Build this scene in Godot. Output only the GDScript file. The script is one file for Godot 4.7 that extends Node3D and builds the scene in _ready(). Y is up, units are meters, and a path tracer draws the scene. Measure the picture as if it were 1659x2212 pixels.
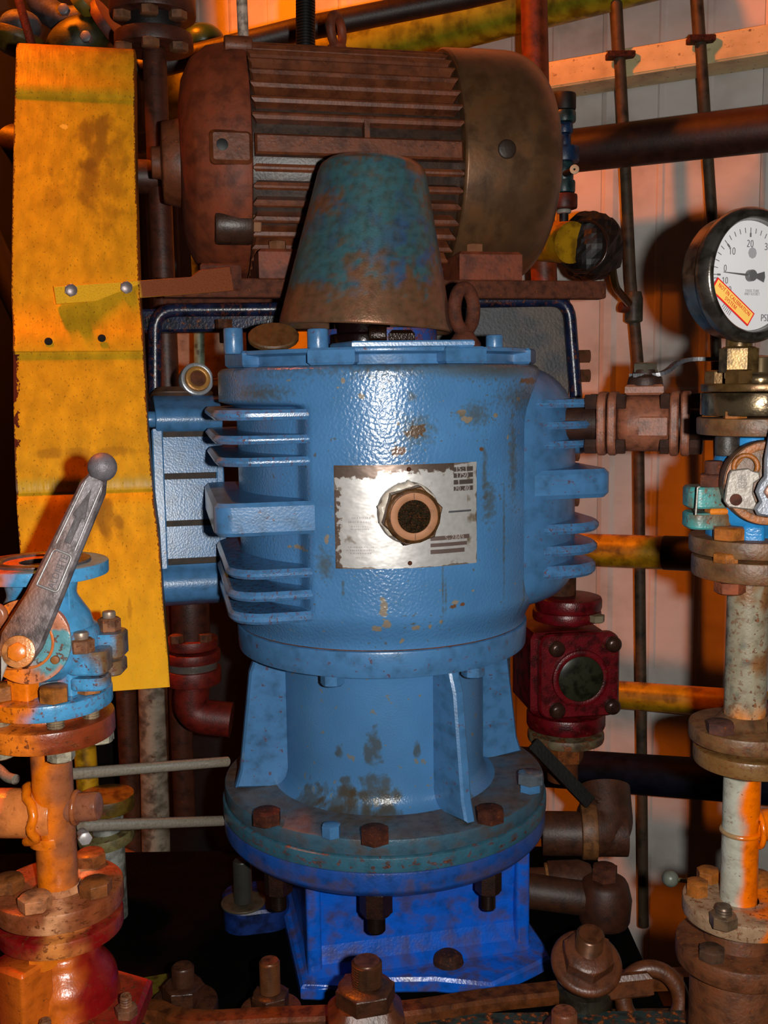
extends Node3D
# A blue right-angle gear drive with its motor, belt guard and pipework, in front of a metal-clad wall.

const FPX := 2200.0                    # focal length in pixels of the 1659 x 2212 photograph
const EYE := Vector3(0, 1.5, 0)
const ID := Transform3D.IDENTITY
var lens_basis: Basis
var used := {}
var mats := {}
var tex := {}
var wobble := FastNoiseLite.new()
var fine := FastNoiseLite.new()


func _ready() -> void:
	# camera
	lens_basis = Basis(Vector3.RIGHT, deg_to_rad(-7.2)) * Basis(Vector3.BACK, deg_to_rad(-0.8))
	var cam := Camera3D.new()
	cam.name = "camera"
	cam.fov = rad_to_deg(2.0 * atan(1106.0 / FPX))
	cam.near = 0.05
	cam.far = 40.0
	cam.transform = Transform3D(lens_basis, EYE)
	add_child(cam)
	cam.current = true
	# air and exposure
	var we := WorldEnvironment.new()
	we.name = "environment"
	var en := Environment.new()
	en.background_mode = Environment.BG_COLOR
	en.background_color = Color(0.05, 0.03, 0.02)
	en.tonemap_mode = Environment.TONE_MAPPER_LINEAR
	en.tonemap_exposure = 1.0
	en.sdfgi_enabled = true
	en.ssao_enabled = true
	en.ssil_enabled = true
	we.environment = en
	add_child(we)
	# the camera's flash, a hand's breadth to the right of the lens
	var fl := OmniLight3D.new()
	fl.name = "camera_flash"
	fl.light_color = Color(1.0, 0.985, 0.96)
	fl.light_energy = 1.58
	fl.light_size = 0.012
	fl.omni_range = 12.0
	fl.omni_attenuation = 2.0
	fl.shadow_enabled = true
	fl.position = EYE + lens_basis * Vector3(0.077, 0.004, -0.01)
	add_child(fl)
	wobble.seed = 7
	wobble.noise_type = FastNoiseLite.TYPE_SIMPLEX_SMOOTH
	wobble.frequency = 22.0
	wobble.fractal_octaves = 4
	fine.seed = 11
	fine.noise_type = FastNoiseLite.TYPE_SIMPLEX_SMOOTH
	fine.frequency = 0.02
	fine.fractal_octaves = 4
	make_textures()
	build_lamp()
	build_room()
	build_gear_drive()
	build_pedestal_base()
	build_guard()
	build_motor()
	build_cone()
	build_left_pipework()
	build_right_pipework()
	build_background()
	build_foreground()


# ---------------------------------------------------------------- places

func P(x: float, y: float, d: float) -> Vector3:      # the point d metres in front of the eye that the photograph shows at (x, y)
	var v := lens_basis * Vector3((x - 829.5) / FPX, (1106.0 - y) / FPX, -1.0)
	return EYE + v * (d / -v.z)

func hy(x: float, y: float, d: float) -> float:
	return P(x, y, d).y

func R(px: float, x: float, y: float, d: float) -> float:   # metres that px pixels measure there
	var v := lens_basis * Vector3((x - 829.5) / FPX, (1106.0 - y) / FPX, -1.0)
	return px * d / -v.z / FPX

func on_level(x: float, y: float, h: float) -> Vector3:
	var v := lens_basis * Vector3((x - 829.5) / FPX, (1106.0 - y) / FPX, -1.0)
	return EYE + v * ((h - EYE.y) / v.y)

const WALL_TURN := 0.506
func on_wall(x: float, y: float, off := 0.0) -> Vector3:      # the point on the wall's plane, off metres in front of it
	var n := Vector3(-sin(WALL_TURN), 0, cos(WALL_TURN))
	var o := P(1659, 1106, 2.3)
	o.y = 0
	o += n * off
	var v := lens_basis * Vector3((x - 829.5) / FPX, (1106.0 - y) / FPX, -1.0)
	return EYE + v * ((o - EYE).dot(n) / v.dot(n))

# a transform whose y axis points along dir
func X(at: Vector3, dir := Vector3.UP, turn := 0.0, size := 1.0) -> Transform3D:
	var y := dir.normalized()
	var x := Vector3.RIGHT if absf(y.x) < 0.9 else Vector3.BACK
	var z := x.cross(y).normalized()
	x = y.cross(z)
	return Transform3D(Basis(x, y, z) * Basis(Vector3.UP, turn) * size, at)


# ---------------------------------------------------------------- mesh building

class Buf:
	var v := PackedVector3Array()
	var n := PackedVector3Array()
	var c := PackedColorArray()
	var uv := PackedVector2Array()
	func corner(p: Vector3, nn: Vector3, t := Vector2.ZERO) -> void:
		v.append(p)
		n.append(nn)
		c.append(Color.WHITE)
		uv.append(t)
	func tri(a: Vector3, b: Vector3, d: Vector3, na: Vector3, nb: Vector3, nd: Vector3, ta := Vector2.ZERO, tb := Vector2.ZERO, td := Vector2.ZERO) -> void:
		var g := (b - a).cross(d - a)
		if g.length_squared() < 1e-18:
			return
		if g.dot(na + nb + nd) > 0.0:      # front faces run clockwise
			corner(a, na, ta); corner(d, nd, td); corner(b, nb, tb)
		else:
			corner(a, na, ta); corner(b, nb, tb); corner(d, nd, td)
	func quad(a: Vector3, b: Vector3, d: Vector3, e: Vector3, na: Vector3, nb: Vector3, nd: Vector3, ne: Vector3, ta := Vector2.ZERO, tb := Vector2.ZERO, td := Vector2.ZERO, te := Vector2.ZERO) -> void:
		tri(a, b, d, na, nb, nd, ta, tb, td)
		tri(a, d, e, na, nd, ne, ta, td, te)
	func flat(a: Vector3, b: Vector3, d: Vector3, e: Vector3, out: Vector3) -> void:
		var g := (b - a).cross(d - a)
		if g.length_squared() < 1e-18:
			g = (d - a).cross(e - a)
		g = g.normalized()
		if g.dot(out) < 0.0:
			g = -g
		quad(a, b, d, e, g, g, g, g)


func mesh(b: Buf) -> ArrayMesh:
	var arr := []
	arr.resize(Mesh.ARRAY_MAX)
	arr[Mesh.ARRAY_VERTEX] = b.v
	arr[Mesh.ARRAY_NORMAL] = b.n
	arr[Mesh.ARRAY_COLOR] = b.c
	arr[Mesh.ARRAY_TEX_UV] = b.uv
	var m := ArrayMesh.new()
	m.add_surface_from_arrays(Mesh.PRIMITIVE_TRIANGLES, arr)
	return m

# rounds the corners of a profile
func rounded(prof: Array, r: float) -> Array:
	if r <= 0.0:
		return prof
	var out := [prof[0]]
	for i in range(1, prof.size() - 1):
		var p: Vector2 = prof[i]
		var a: Vector2 = prof[i - 1] - p
		var b: Vector2 = prof[i + 1] - p
		if a.length() < 1e-6 or b.length() < 1e-6:
			continue
		if absf(a.normalized().angle_to(-b.normalized())) < 0.45:
			out.append(p)
			continue
		var k := minf(r, 0.45 * minf(a.length(), b.length()))
		var s := p + a.normalized() * k
		var e := p + b.normalized() * k
		out.append(s)
		out.append((s + e) * 0.25 + p * 0.5)
		out.append(e)
	out.append(prof[prof.size() - 1])
	return out

func split(prof: Array, most: float) -> Array:
	var out := [prof[0]]
	for i in range(1, prof.size()):
		var a: Vector2 = prof[i - 1]
		var b: Vector2 = prof[i]
		var k := maxi(1, ceili(a.distance_to(b) / most))
		for j in k:
			out.append(a.lerp(b, float(j + 1) / k))
	return out

# turns a profile of (radius, height) about the y axis; from the bottom, outside, to the top
func lathe(b: Buf, prof: Array, xf := ID, seg := 40, bevel := 0.0015, most := 0.0, from := 0.0, to := TAU) -> Buf:
	prof = rounded(prof, bevel)
	if most > 0.0:
		prof = split(prof, most)
	var nn := []
	for i in prof.size() - 1:
		var e: Vector2 = prof[i + 1] - prof[i]
		nn.append(Vector2(e.y, -e.x).normalized())
	var cs := []
	for j in seg + 1:
		var a := lerpf(from, to, float(j) / seg)
		cs.append(Vector2(sin(a), cos(a)))
	var way := xf.basis
	for i in prof.size() - 1:
		var p: Vector2 = prof[i]
		var q: Vector2 = prof[i + 1]
		var n0: Vector2 = nn[i]
		var n1: Vector2 = nn[i]
		if i > 0 and nn[i - 1].dot(nn[i]) > 0.68:
			n0 = (nn[i - 1] + nn[i]).normalized()
		if i < nn.size() - 1 and nn[i + 1].dot(nn[i]) > 0.68:
			n1 = (nn[i + 1] + nn[i]).normalized()
		for j in seg:
			var s: Vector2 = cs[j]
			var t: Vector2 = cs[j + 1]
			b.quad(xf * Vector3(p.x * s.x, p.y, p.x * s.y), xf * Vector3(q.x * s.x, q.y, q.x * s.y), xf * Vector3(q.x * t.x, q.y, q.x * t.y), xf * Vector3(p.x * t.x, p.y, p.x * t.y),
				(way * Vector3(n0.x * s.x, n0.y, n0.x * s.y)).normalized(), (way * Vector3(n1.x * s.x, n1.y, n1.x * s.y)).normalized(),
				(way * Vector3(n1.x * t.x, n1.y, n1.x * t.y)).normalized(), (way * Vector3(n0.x * t.x, n0.y, n0.x * t.y)).normalized())
	return b

# an upright cylinder from y0 to y1
func cyl(b: Buf, r: float, y0: float, y1: float, xf := ID, seg := 32, bevel := 0.0015, most := 0.0) -> Buf:
	return lathe(b, [Vector2(0, y0), Vector2(r, y0), Vector2(r, y1), Vector2(0, y1)], xf, seg, bevel, most)

func ring(b: Buf, r0: float, r1: float, y0: float, y1: float, xf := ID, seg := 40, bevel := 0.0015, most := 0.0) -> Buf:
	return lathe(b, [Vector2(r0, y0), Vector2(r1, y0), Vector2(r1, y1), Vector2(r0, y1), Vector2(r0, y0)], xf, seg, bevel, most)

func ball(b: Buf, r: float, xf := ID, seg := 24, squash := 1.0) -> Buf:
	var prof := []
	for i in 13:
		var a := -PI / 2 + PI * i / 12.0
		prof.append(Vector2(cos(a) * r, sin(a) * r * squash))
	return lathe(b, prof, xf, seg, 0.0)

# a prism over an outline in x and z, between the heights y0 and y1, its edges chamfered
func prism(b: Buf, poly: PackedVector2Array, y0: float, y1: float, xf := ID, bevel := 0.0012, smooth := 0.7) -> Buf:
	var k := poly.size()
	if Geometry2D.is_polygon_clockwise(poly):
		poly = poly.duplicate()
		poly.reverse()
	var en := PackedVector2Array()
	for i in k:
		var e := (poly[(i + 1) % k] - poly[i]).normalized()
		en.append(Vector2(e.y, -e.x))
	if en[0].dot(poly[0] - (poly[0] + en[0])) > 0.0:
		pass
	var inn := PackedVector2Array()
	var vn := PackedVector2Array()
	for i in k:
		var m := (en[(i + k - 1) % k] + en[i]).normalized()
		vn.append(m)
		inn.append(poly[i] - m * bevel / maxf(0.4, m.dot(en[i])))
	# which way is out
	var side := 1.0
	var probe := (poly[0] + poly[1]) * 0.5 + en[0] * 1e-4
	if Geometry2D.is_point_in_polygon(probe, poly):
		side = -1.0
		for i in k:
			inn[i] = poly[i] + (poly[i] - inn[i])
	var way := xf.basis
	var levels := [[inn, y0], [poly, y0 + bevel], [poly, y1 - bevel], [inn, y1]]
	for s in 3:
		var lo: PackedVector2Array = levels[s][0]
		var hi: PackedVector2Array = levels[s + 1][0]
		var ya: float = levels[s][1]
		var yb: float = levels[s + 1][1]
		if bevel <= 0.0 and s != 1:
			continue
		var lift: float = [-0.7, 0.0, 0.7][s]
		for i in k:
			var j := (i + 1) % k
			var na := en[i]
			var nb := en[i]
			if en[(i + k - 1) % k].dot(en[i]) > smooth:
				na = vn[i]
			if en[j].dot(en[i]) > smooth:
				nb = vn[j]
			na *= side
			nb *= side
			var pa := (way * Vector3(na.x, lift, na.y)).normalized()
			var pb := (way * Vector3(nb.x, lift, nb.y)).normalized()
			b.quad(xf * Vector3(lo[i].x, ya, lo[i].y), xf * Vector3(hi[i].x, yb, hi[i].y), xf * Vector3(hi[j].x, yb, hi[j].y), xf * Vector3(lo[j].x, ya, lo[j].y), pa, pa, pb, pb)
	var ix := Geometry2D.triangulate_polygon(inn)
	var up := (way * Vector3.UP).normalized()
	for i in range(0, ix.size(), 3):
		var p := inn[ix[i]]
		var q := inn[ix[i + 1]]
		var r := inn[ix[i + 2]]
		b.tri(xf * Vector3(p.x, y1, p.y), xf * Vector3(q.x, y1, q.y), xf * Vector3(r.x, y1, r.y), up, up, up)
		b.tri(xf * Vector3(p.x, y0, p.y), xf * Vector3(q.x, y0, q.y), xf * Vector3(r.x, y0, r.y), -up, -up, -up)
	return b

func rect(w: float, h: float, r := 0.0, at := Vector2.ZERO) -> PackedVector2Array:
	var o := PackedVector2Array()
	if r <= 0.0:
		for s in [Vector2(-1, -1), Vector2(1, -1), Vector2(1, 1), Vector2(-1, 1)]:
			o.append(at + Vector2(s.x * w / 2, s.y * h / 2))
		return o
	for q in 4:
		var s: Vector2 = [Vector2(1, 1), Vector2(-1, 1), Vector2(-1, -1), Vector2(1, -1)][q]
		for i in 6:
			var a := PI / 2 * (q + i / 5.0)
			o.append(at + Vector2(s.x * (w / 2 - r), s.y * (h / 2 - r)) + Vector2(cos(a), sin(a)) * r)
	return o

func ngon(k: int, r: float, turn := 0.0) -> PackedVector2Array:
	var o := PackedVector2Array()
	for i in k:
		o.append(Vector2(cos(turn + TAU * i / k), sin(turn + TAU * i / k)) * r)
	return o

func pts(list: Array) -> PackedVector2Array:      # x, y, x, y ...
	var o := PackedVector2Array()
	for i in range(0, list.size(), 2):
		o.append(Vector2(list[i], list[i + 1]))
	return o

func box(b: Buf, x: float, y: float, z: float, xf := ID, bevel := 0.0015) -> Buf:
	return prism(b, rect(x, z), -y / 2, y / 2, xf, minf(bevel, 0.3 * minf(x, minf(y, z))))

# a hexagon head or nut, standing on y = 0
func hexa(b: Buf, r: float, h: float, xf := ID, both := false) -> Buf:
	var cut := r * 0.14
	prism(b, ngon(6, r), 0.0, h - cut * 0.6, xf, r * 0.03, 2.0)
	lathe(b, [Vector2(r * 0.86, h - cut * 0.7), Vector2(r * 0.9, h - cut * 0.6), Vector2(r * 0.8, h), Vector2(0, h)], xf, 24, 0.0)
	if both:
		lathe(b, [Vector2(0, -cut * 0.4), Vector2(r * 0.84, -cut * 0.4), Vector2(r * 0.92, 0.001)], xf, 24, 0.0)
	return b

# a threaded stud from y = 0 to h
func stud(b: Buf, r: float, h: float, xf := ID, pitch := 0.0025) -> Buf:
	var prof := [Vector2(0, 0), Vector2(r, 0)]
	var k := maxi(2, int(h / pitch))
	for i in k:
		prof.append(Vector2(r * 0.86, h * (i + 0.5) / k))
		prof.append(Vector2(r, h * (i + 1.0) / k))
	prof[prof.size() - 1] = Vector2(r * 0.84, h)
	prof.append(Vector2(0, h))
	return lathe(b, prof, xf, 20, 0.0)

# a round bar along a path; r may be an array with a radius for each point
func tube(b: Buf, path: Array, r: Variant, seg := 20, closed := false, caps := true) -> Buf:
	var k := path.size()
	var rings := []
	var norms := []
	var side := Vector3.ZERO
	for i in k:
		var before: Vector3 = path[(i + k - 1) % k] if closed or i > 0 else path[0]
		var after: Vector3 = path[(i + 1) % k] if closed or i < k - 1 else path[k - 1]
		var t := (after - before).normalized()
		if side == Vector3.ZERO:
			side = t.cross(Vector3.UP if absf(t.y) < 0.9 else Vector3.RIGHT).normalized()
		side = (side - t * side.dot(t)).normalized()
		var other := t.cross(side)
		var rad: float = r[i] if r is Array else r
		var row := PackedVector3Array()
		var nor := PackedVector3Array()
		for j in seg + 1:
			var a := TAU * j / seg
			var o := side * cos(a) + other * sin(a)
			row.append(path[i] + o * rad)
			nor.append(o)
		rings.append(row)
		norms.append(nor)
	for i in (k if closed else k - 1):
		var m := (i + 1) % k
		for j in seg:
			b.quad(rings[i][j], rings[m][j], rings[m][j + 1], rings[i][j + 1], norms[i][j], norms[m][j], norms[m][j + 1], norms[i][j + 1])
	if caps and not closed:
		for e in [0, k - 1]:
			var out: Vector3 = (path[0] - path[1] if e == 0 else path[k - 1] - path[k - 2]).normalized()
			for j in seg:
				b.tri(path[e], rings[e][j], rings[e][j + 1], out, out, out)
	return b

func smooth_path(p: Array, per := 6) -> Array:
	var out := []
	for i in p.size() - 1:
		var a: Vector3 = p[maxi(i - 1, 0)]
		var d: Vector3 = p[mini(i + 2, p.size() - 1)]
		for j in per:
			out.append((p[i] as Vector3).cubic_interpolate(p[i + 1], a, d, float(j) / per))
	out.append(p[p.size() - 1])
	return out

# rounds the bends of a path of straight runs
func bends(p: Array, r: float, steps := 6) -> Array:
	var out := [p[0]]
	for i in range(1, p.size() - 1):
		var q: Vector3 = p[i]
		var a: Vector3 = p[i - 1] - q
		var c: Vector3 = p[i + 1] - q
		var k := minf(r, 0.48 * minf(a.length(), c.length()))
		var s := q + a.normalized() * k
		var e := q + c.normalized() * k
		for j in steps + 1:
			var t := float(j) / steps
			out.append(s.lerp(q, t).lerp(q.lerp(e, t), t))
	out.append(p[p.size() - 1])
	return out

func circle_path(r: float, xf: Transform3D, k := 32) -> Array:
	var o := []
	for i in k:
		o.append(xf * Vector3(cos(TAU * i / k) * r, 0, sin(TAU * i / k) * r))
	return o

# colours each corner: colour_at takes the corner's place (a paint edge, overspray)
func tint(b: Buf, colour_at: Callable) -> Buf:
	for i in b.v.size():
		b.c[i] = colour_at.call(b.v[i])
	return b

func lin(r: int, g: int, bl: int) -> Color:
	return Color8(r, g, bl).srgb_to_linear()


# ---------------------------------------------------------------- naming

func numbered(called: String) -> String:
	if not used.has(called):
		used[called] = 0
		return called
	used[called] += 1
	return "%s_%03d" % [called, used[called]]

func thing(called: String, label: String, category: String, at := Vector3.ZERO, turn := 0.0, group := "") -> Node3D:
	var o := Node3D.new()
	o.name = numbered(called)
	o.position = at
	o.rotation.y = turn
	o.set_meta("label", label)
	o.set_meta("category", category)
	if group:
		o.set_meta("group", group)
	add_child(o)
	return o

func single(called: String, label: String, category: String, b: Variant, m: Material, at := Vector3.ZERO, turn := 0.0, group := "") -> MeshInstance3D:
	var o := MeshInstance3D.new()
	o.name = numbered(called)
	o.mesh = b if b is Mesh else mesh(b)
	o.material_override = m
	o.position = at
	o.rotation.y = turn
	o.set_meta("label", label)
	o.set_meta("category", category)
	if group:
		o.set_meta("group", group)
	add_child(o)
	return o

func part(par: Node3D, called: String, b: Variant, m: Material, xf := ID, label := "") -> MeshInstance3D:
	var o := MeshInstance3D.new()
	o.name = called
	o.mesh = b if b is Mesh else mesh(b)
	o.material_override = m
	o.transform = xf
	if label:
		o.set_meta("label", label)
	par.add_child(o, true)
	return o

func struct(called: String, b: Variant, m: Material, at := Vector3.ZERO) -> MeshInstance3D:
	var o := MeshInstance3D.new()
	o.name = called
	o.mesh = b if b is Mesh else mesh(b)
	o.material_override = m
	o.position = at
	o.set_meta("kind", "structure")
	add_child(o)
	return o


# ---------------------------------------------------------------- materials

func noise_tex(freq: float, seed_: int, stops: Array, octaves := 5, kind := FastNoiseLite.TYPE_SIMPLEX_SMOOTH, size := 512) -> NoiseTexture2D:
	var f := FastNoiseLite.new()
	f.seed = seed_
	f.noise_type = kind
	f.frequency = freq
	f.fractal_octaves = octaves
	f.fractal_gain = 0.55
	var t := NoiseTexture2D.new()
	t.width = size
	t.height = size
	t.seamless = true
	t.noise = f
	if stops:
		var g := Gradient.new()
		var off := PackedFloat32Array()
		var col := PackedColorArray()
		for s in stops:
			off.append(s[0])
			col.append(s[1])
		g.offsets = off
		g.colors = col
		t.color_ramp = g
	return t

func make_textures() -> void:
	tex.mottle = noise_tex(0.012, 3, [[0.0, Color(0.7, 0.68, 0.66)], [0.35, Color(0.92, 0.91, 0.9)], [0.6, Color.WHITE], [1.0, Color.WHITE]])
	tex.grime = noise_tex(0.01, 5, [[0.0, Color(0.32, 0.29, 0.27)], [0.3, Color(0.6, 0.57, 0.55)], [0.55, Color(0.95, 0.94, 0.92)], [1.0, Color.WHITE]], 6)
	tex.specks = noise_tex(0.11, 9, [[0.0, Color(0.45, 0.42, 0.4)], [0.22, Color(0.82, 0.8, 0.78)], [0.36, Color.WHITE], [1.0, Color.WHITE]], 4)
	var dark := Color(0.2, 0.1, 0.06)
	var mid := Color(0.42, 0.21, 0.1)
	var hot := Color(0.58, 0.3, 0.12)
	for k in [["few", 0.8], ["some", 0.69], ["much", 0.52]]:
		var e: float = k[1]
		tex["rust_" + k[0]] = noise_tex(0.02, 21 + int(e * 50), [[0.0, Color(mid, 0.0)], [e, Color(mid, 0.0)], [e + 0.035, Color(mid, 0.75)], [e + 0.1, Color(dark, 0.9)], [minf(e + 0.19, 0.99), Color(hot, 0.95)], [1.0, Color(mid, 1.0)]], 6)
	tex.dust = noise_tex(0.008, 41, [[0.0, Color(0.36, 0.27, 0.2, 0.0)], [0.42, Color(0.36, 0.27, 0.2, 0.0)], [0.75, Color(0.33, 0.25, 0.18, 0.6)], [1.0, Color(0.3, 0.22, 0.15, 0.8)]], 5)
	tex.rust = noise_tex(0.014, 33, [[0.0, Color(0.5, 0.47, 0.46)], [0.3, Color(0.74, 0.7, 0.67)], [0.5, Color(0.92, 0.89, 0.86)], [0.7, Color(1.0, 0.93, 0.86)], [1.0, Color(1.0, 0.85, 0.7)]], 6)
	tex.cast = noise_tex(0.07, 51, [], 3)
	tex.peel = noise_tex(0.085, 52, [], 2)
	tex.pits = noise_tex(0.06, 53, [], 5)

# how: base (texture), scale (repeats a metre), over (a texture laid over by its alpha), rough, metal, bump (centimetres), relief (texture), coat
func mat(col: Color, how := {}) -> StandardMaterial3D:
	var key := str(col) + str(how)
	if mats.has(key):
		return mats[key]
	var m := StandardMaterial3D.new()
	m.albedo_color = col
	m.albedo_texture = tex[how.get("base", "mottle")]
	var s: float = how.get("scale", 4.0)
	m.uv1_triplanar = true
	m.uv1_world_triplanar = true
	m.uv1_scale = Vector3.ONE * s
	m.roughness = how.get("rough", 0.5)
	m.metallic = how.get("metal", 0.0)
	m.vertex_color_use_as_albedo = true
	if how.has("over"):
		m.detail_enabled = true
		m.detail_blend_mode = BaseMaterial3D.BLEND_MODE_MIX
		m.detail_albedo = tex[how.over]
		m.detail_uv_layer = BaseMaterial3D.DETAIL_UV_2
		m.uv2_triplanar = true
		m.uv2_world_triplanar = true
		m.uv2_scale = Vector3.ONE * float(how.get("over_scale", s * 0.8))
		m.uv2_offset = Vector3.ONE * 0.37
	var bump: float = how.get("bump", 0.05) * 0.5
	if bump > 0.0:
		m.heightmap_enabled = true
		m.heightmap_scale = bump
		m.heightmap_texture = tex[how.get("relief", "cast")]
	if how.get("coat", 0.0) > 0.0:
		m.clearcoat_enabled = true
		m.clearcoat = how.coat
		m.clearcoat_roughness = how.get("coat_rough", 0.15)
	if how.has("spec"):
		m.metallic_specular = how.spec
	mats[key] = m
	return m

func rusty(col := Color(0.38, 0.23, 0.15), rough := 0.75) -> StandardMaterial3D:
	return mat(col, {"base": "rust", "scale": 7.0, "over": "rust_some", "over_scale": 9.0, "rough": rough, "bump": 0.1, "relief": "pits", "spec": 0.35})

func steel(col := Color(0.6, 0.58, 0.55), rough := 0.38) -> StandardMaterial3D:
	return mat(col, {"base": "mottle", "scale": 9.0, "rough": rough, "metal": 0.55, "bump": 0.02, "relief": "pits"})

func painted(col: Color, wear := "few", rough := 0.35, scale := 6.0) -> StandardMaterial3D:
	return mat(col, {"base": "mottle", "scale": scale, "over": "rust_" + wear, "over_scale": scale * 1.3, "rough": rough, "bump": 0.06, "relief": "peel", "spec": 0.5})

func plain(col: Color, rough := 0.5, metal := 0.0) -> StandardMaterial3D:
	var key := "plain" + str(col) + str(rough) + str(metal)
	if not mats.has(key):
		var m := StandardMaterial3D.new()
		m.albedo_color = col
		m.roughness = rough
		m.metallic = metal
		mats[key] = m
	return mats[key]


# ---------------------------------------------------------------- the room

const LAMP := Vector3(-1.1, 3.5, -1.7)

func build_lamp() -> void:
	# a high-bay sodium lamp over the machine
	var at := LAMP - Vector3(0, 0.05, 0)
	var t := thing("high_bay_lamp", "round sodium high bay lamp hanging over the machinery under the roof", "lamp", at)
	part(t, "shade", lathe(Buf.new(), [Vector2(0.22, 0.02), Vector2(0.23, 0.02), Vector2(0.1, 0.26), Vector2(0.05, 0.3), Vector2(0.05, 0.29), Vector2(0.09, 0.25), Vector2(0.22, 0.02)], ID, 32, 0.002), steel())
	part(t, "ballast", cyl(Buf.new(), 0.07, 0.29, 0.4), mat(Color(0.3, 0.3, 0.32)))
	part(t, "hook", cyl(Buf.new(), 0.008, 0.4, 0.46), steel())
	var glow := StandardMaterial3D.new()
	glow.albedo_color = Color(1, 0.7, 0.3)
	glow.emission_enabled = true
	glow.emission = Color(1.0, 0.5, 0.1)
	glow.emission_energy_multiplier = 3.0
	part(t, "bulb", ball(Buf.new(), 0.06, X(Vector3(0, 0.05, 0)), 20, 1.3), glow)
	var l := OmniLight3D.new()
	l.name = "sodium_light"
	l.light_color = Color(1.0, 0.45, 0.03)
	l.light_energy = 7.5
	l.light_size = 0.1
	l.omni_range = 15.0
	l.omni_attenuation = 2.0
	l.shadow_enabled = true
	l.position = at + Vector3(0, 0.05, 0)
	add_child(l)

func slab(called: String, a: Vector3, c: Vector3, m: Material) -> void:
	struct(called, box(Buf.new(), absf(c.x - a.x), absf(c.y - a.y), absf(c.z - a.z), ID, 0.0), m, (a + c) * 0.5)

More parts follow.
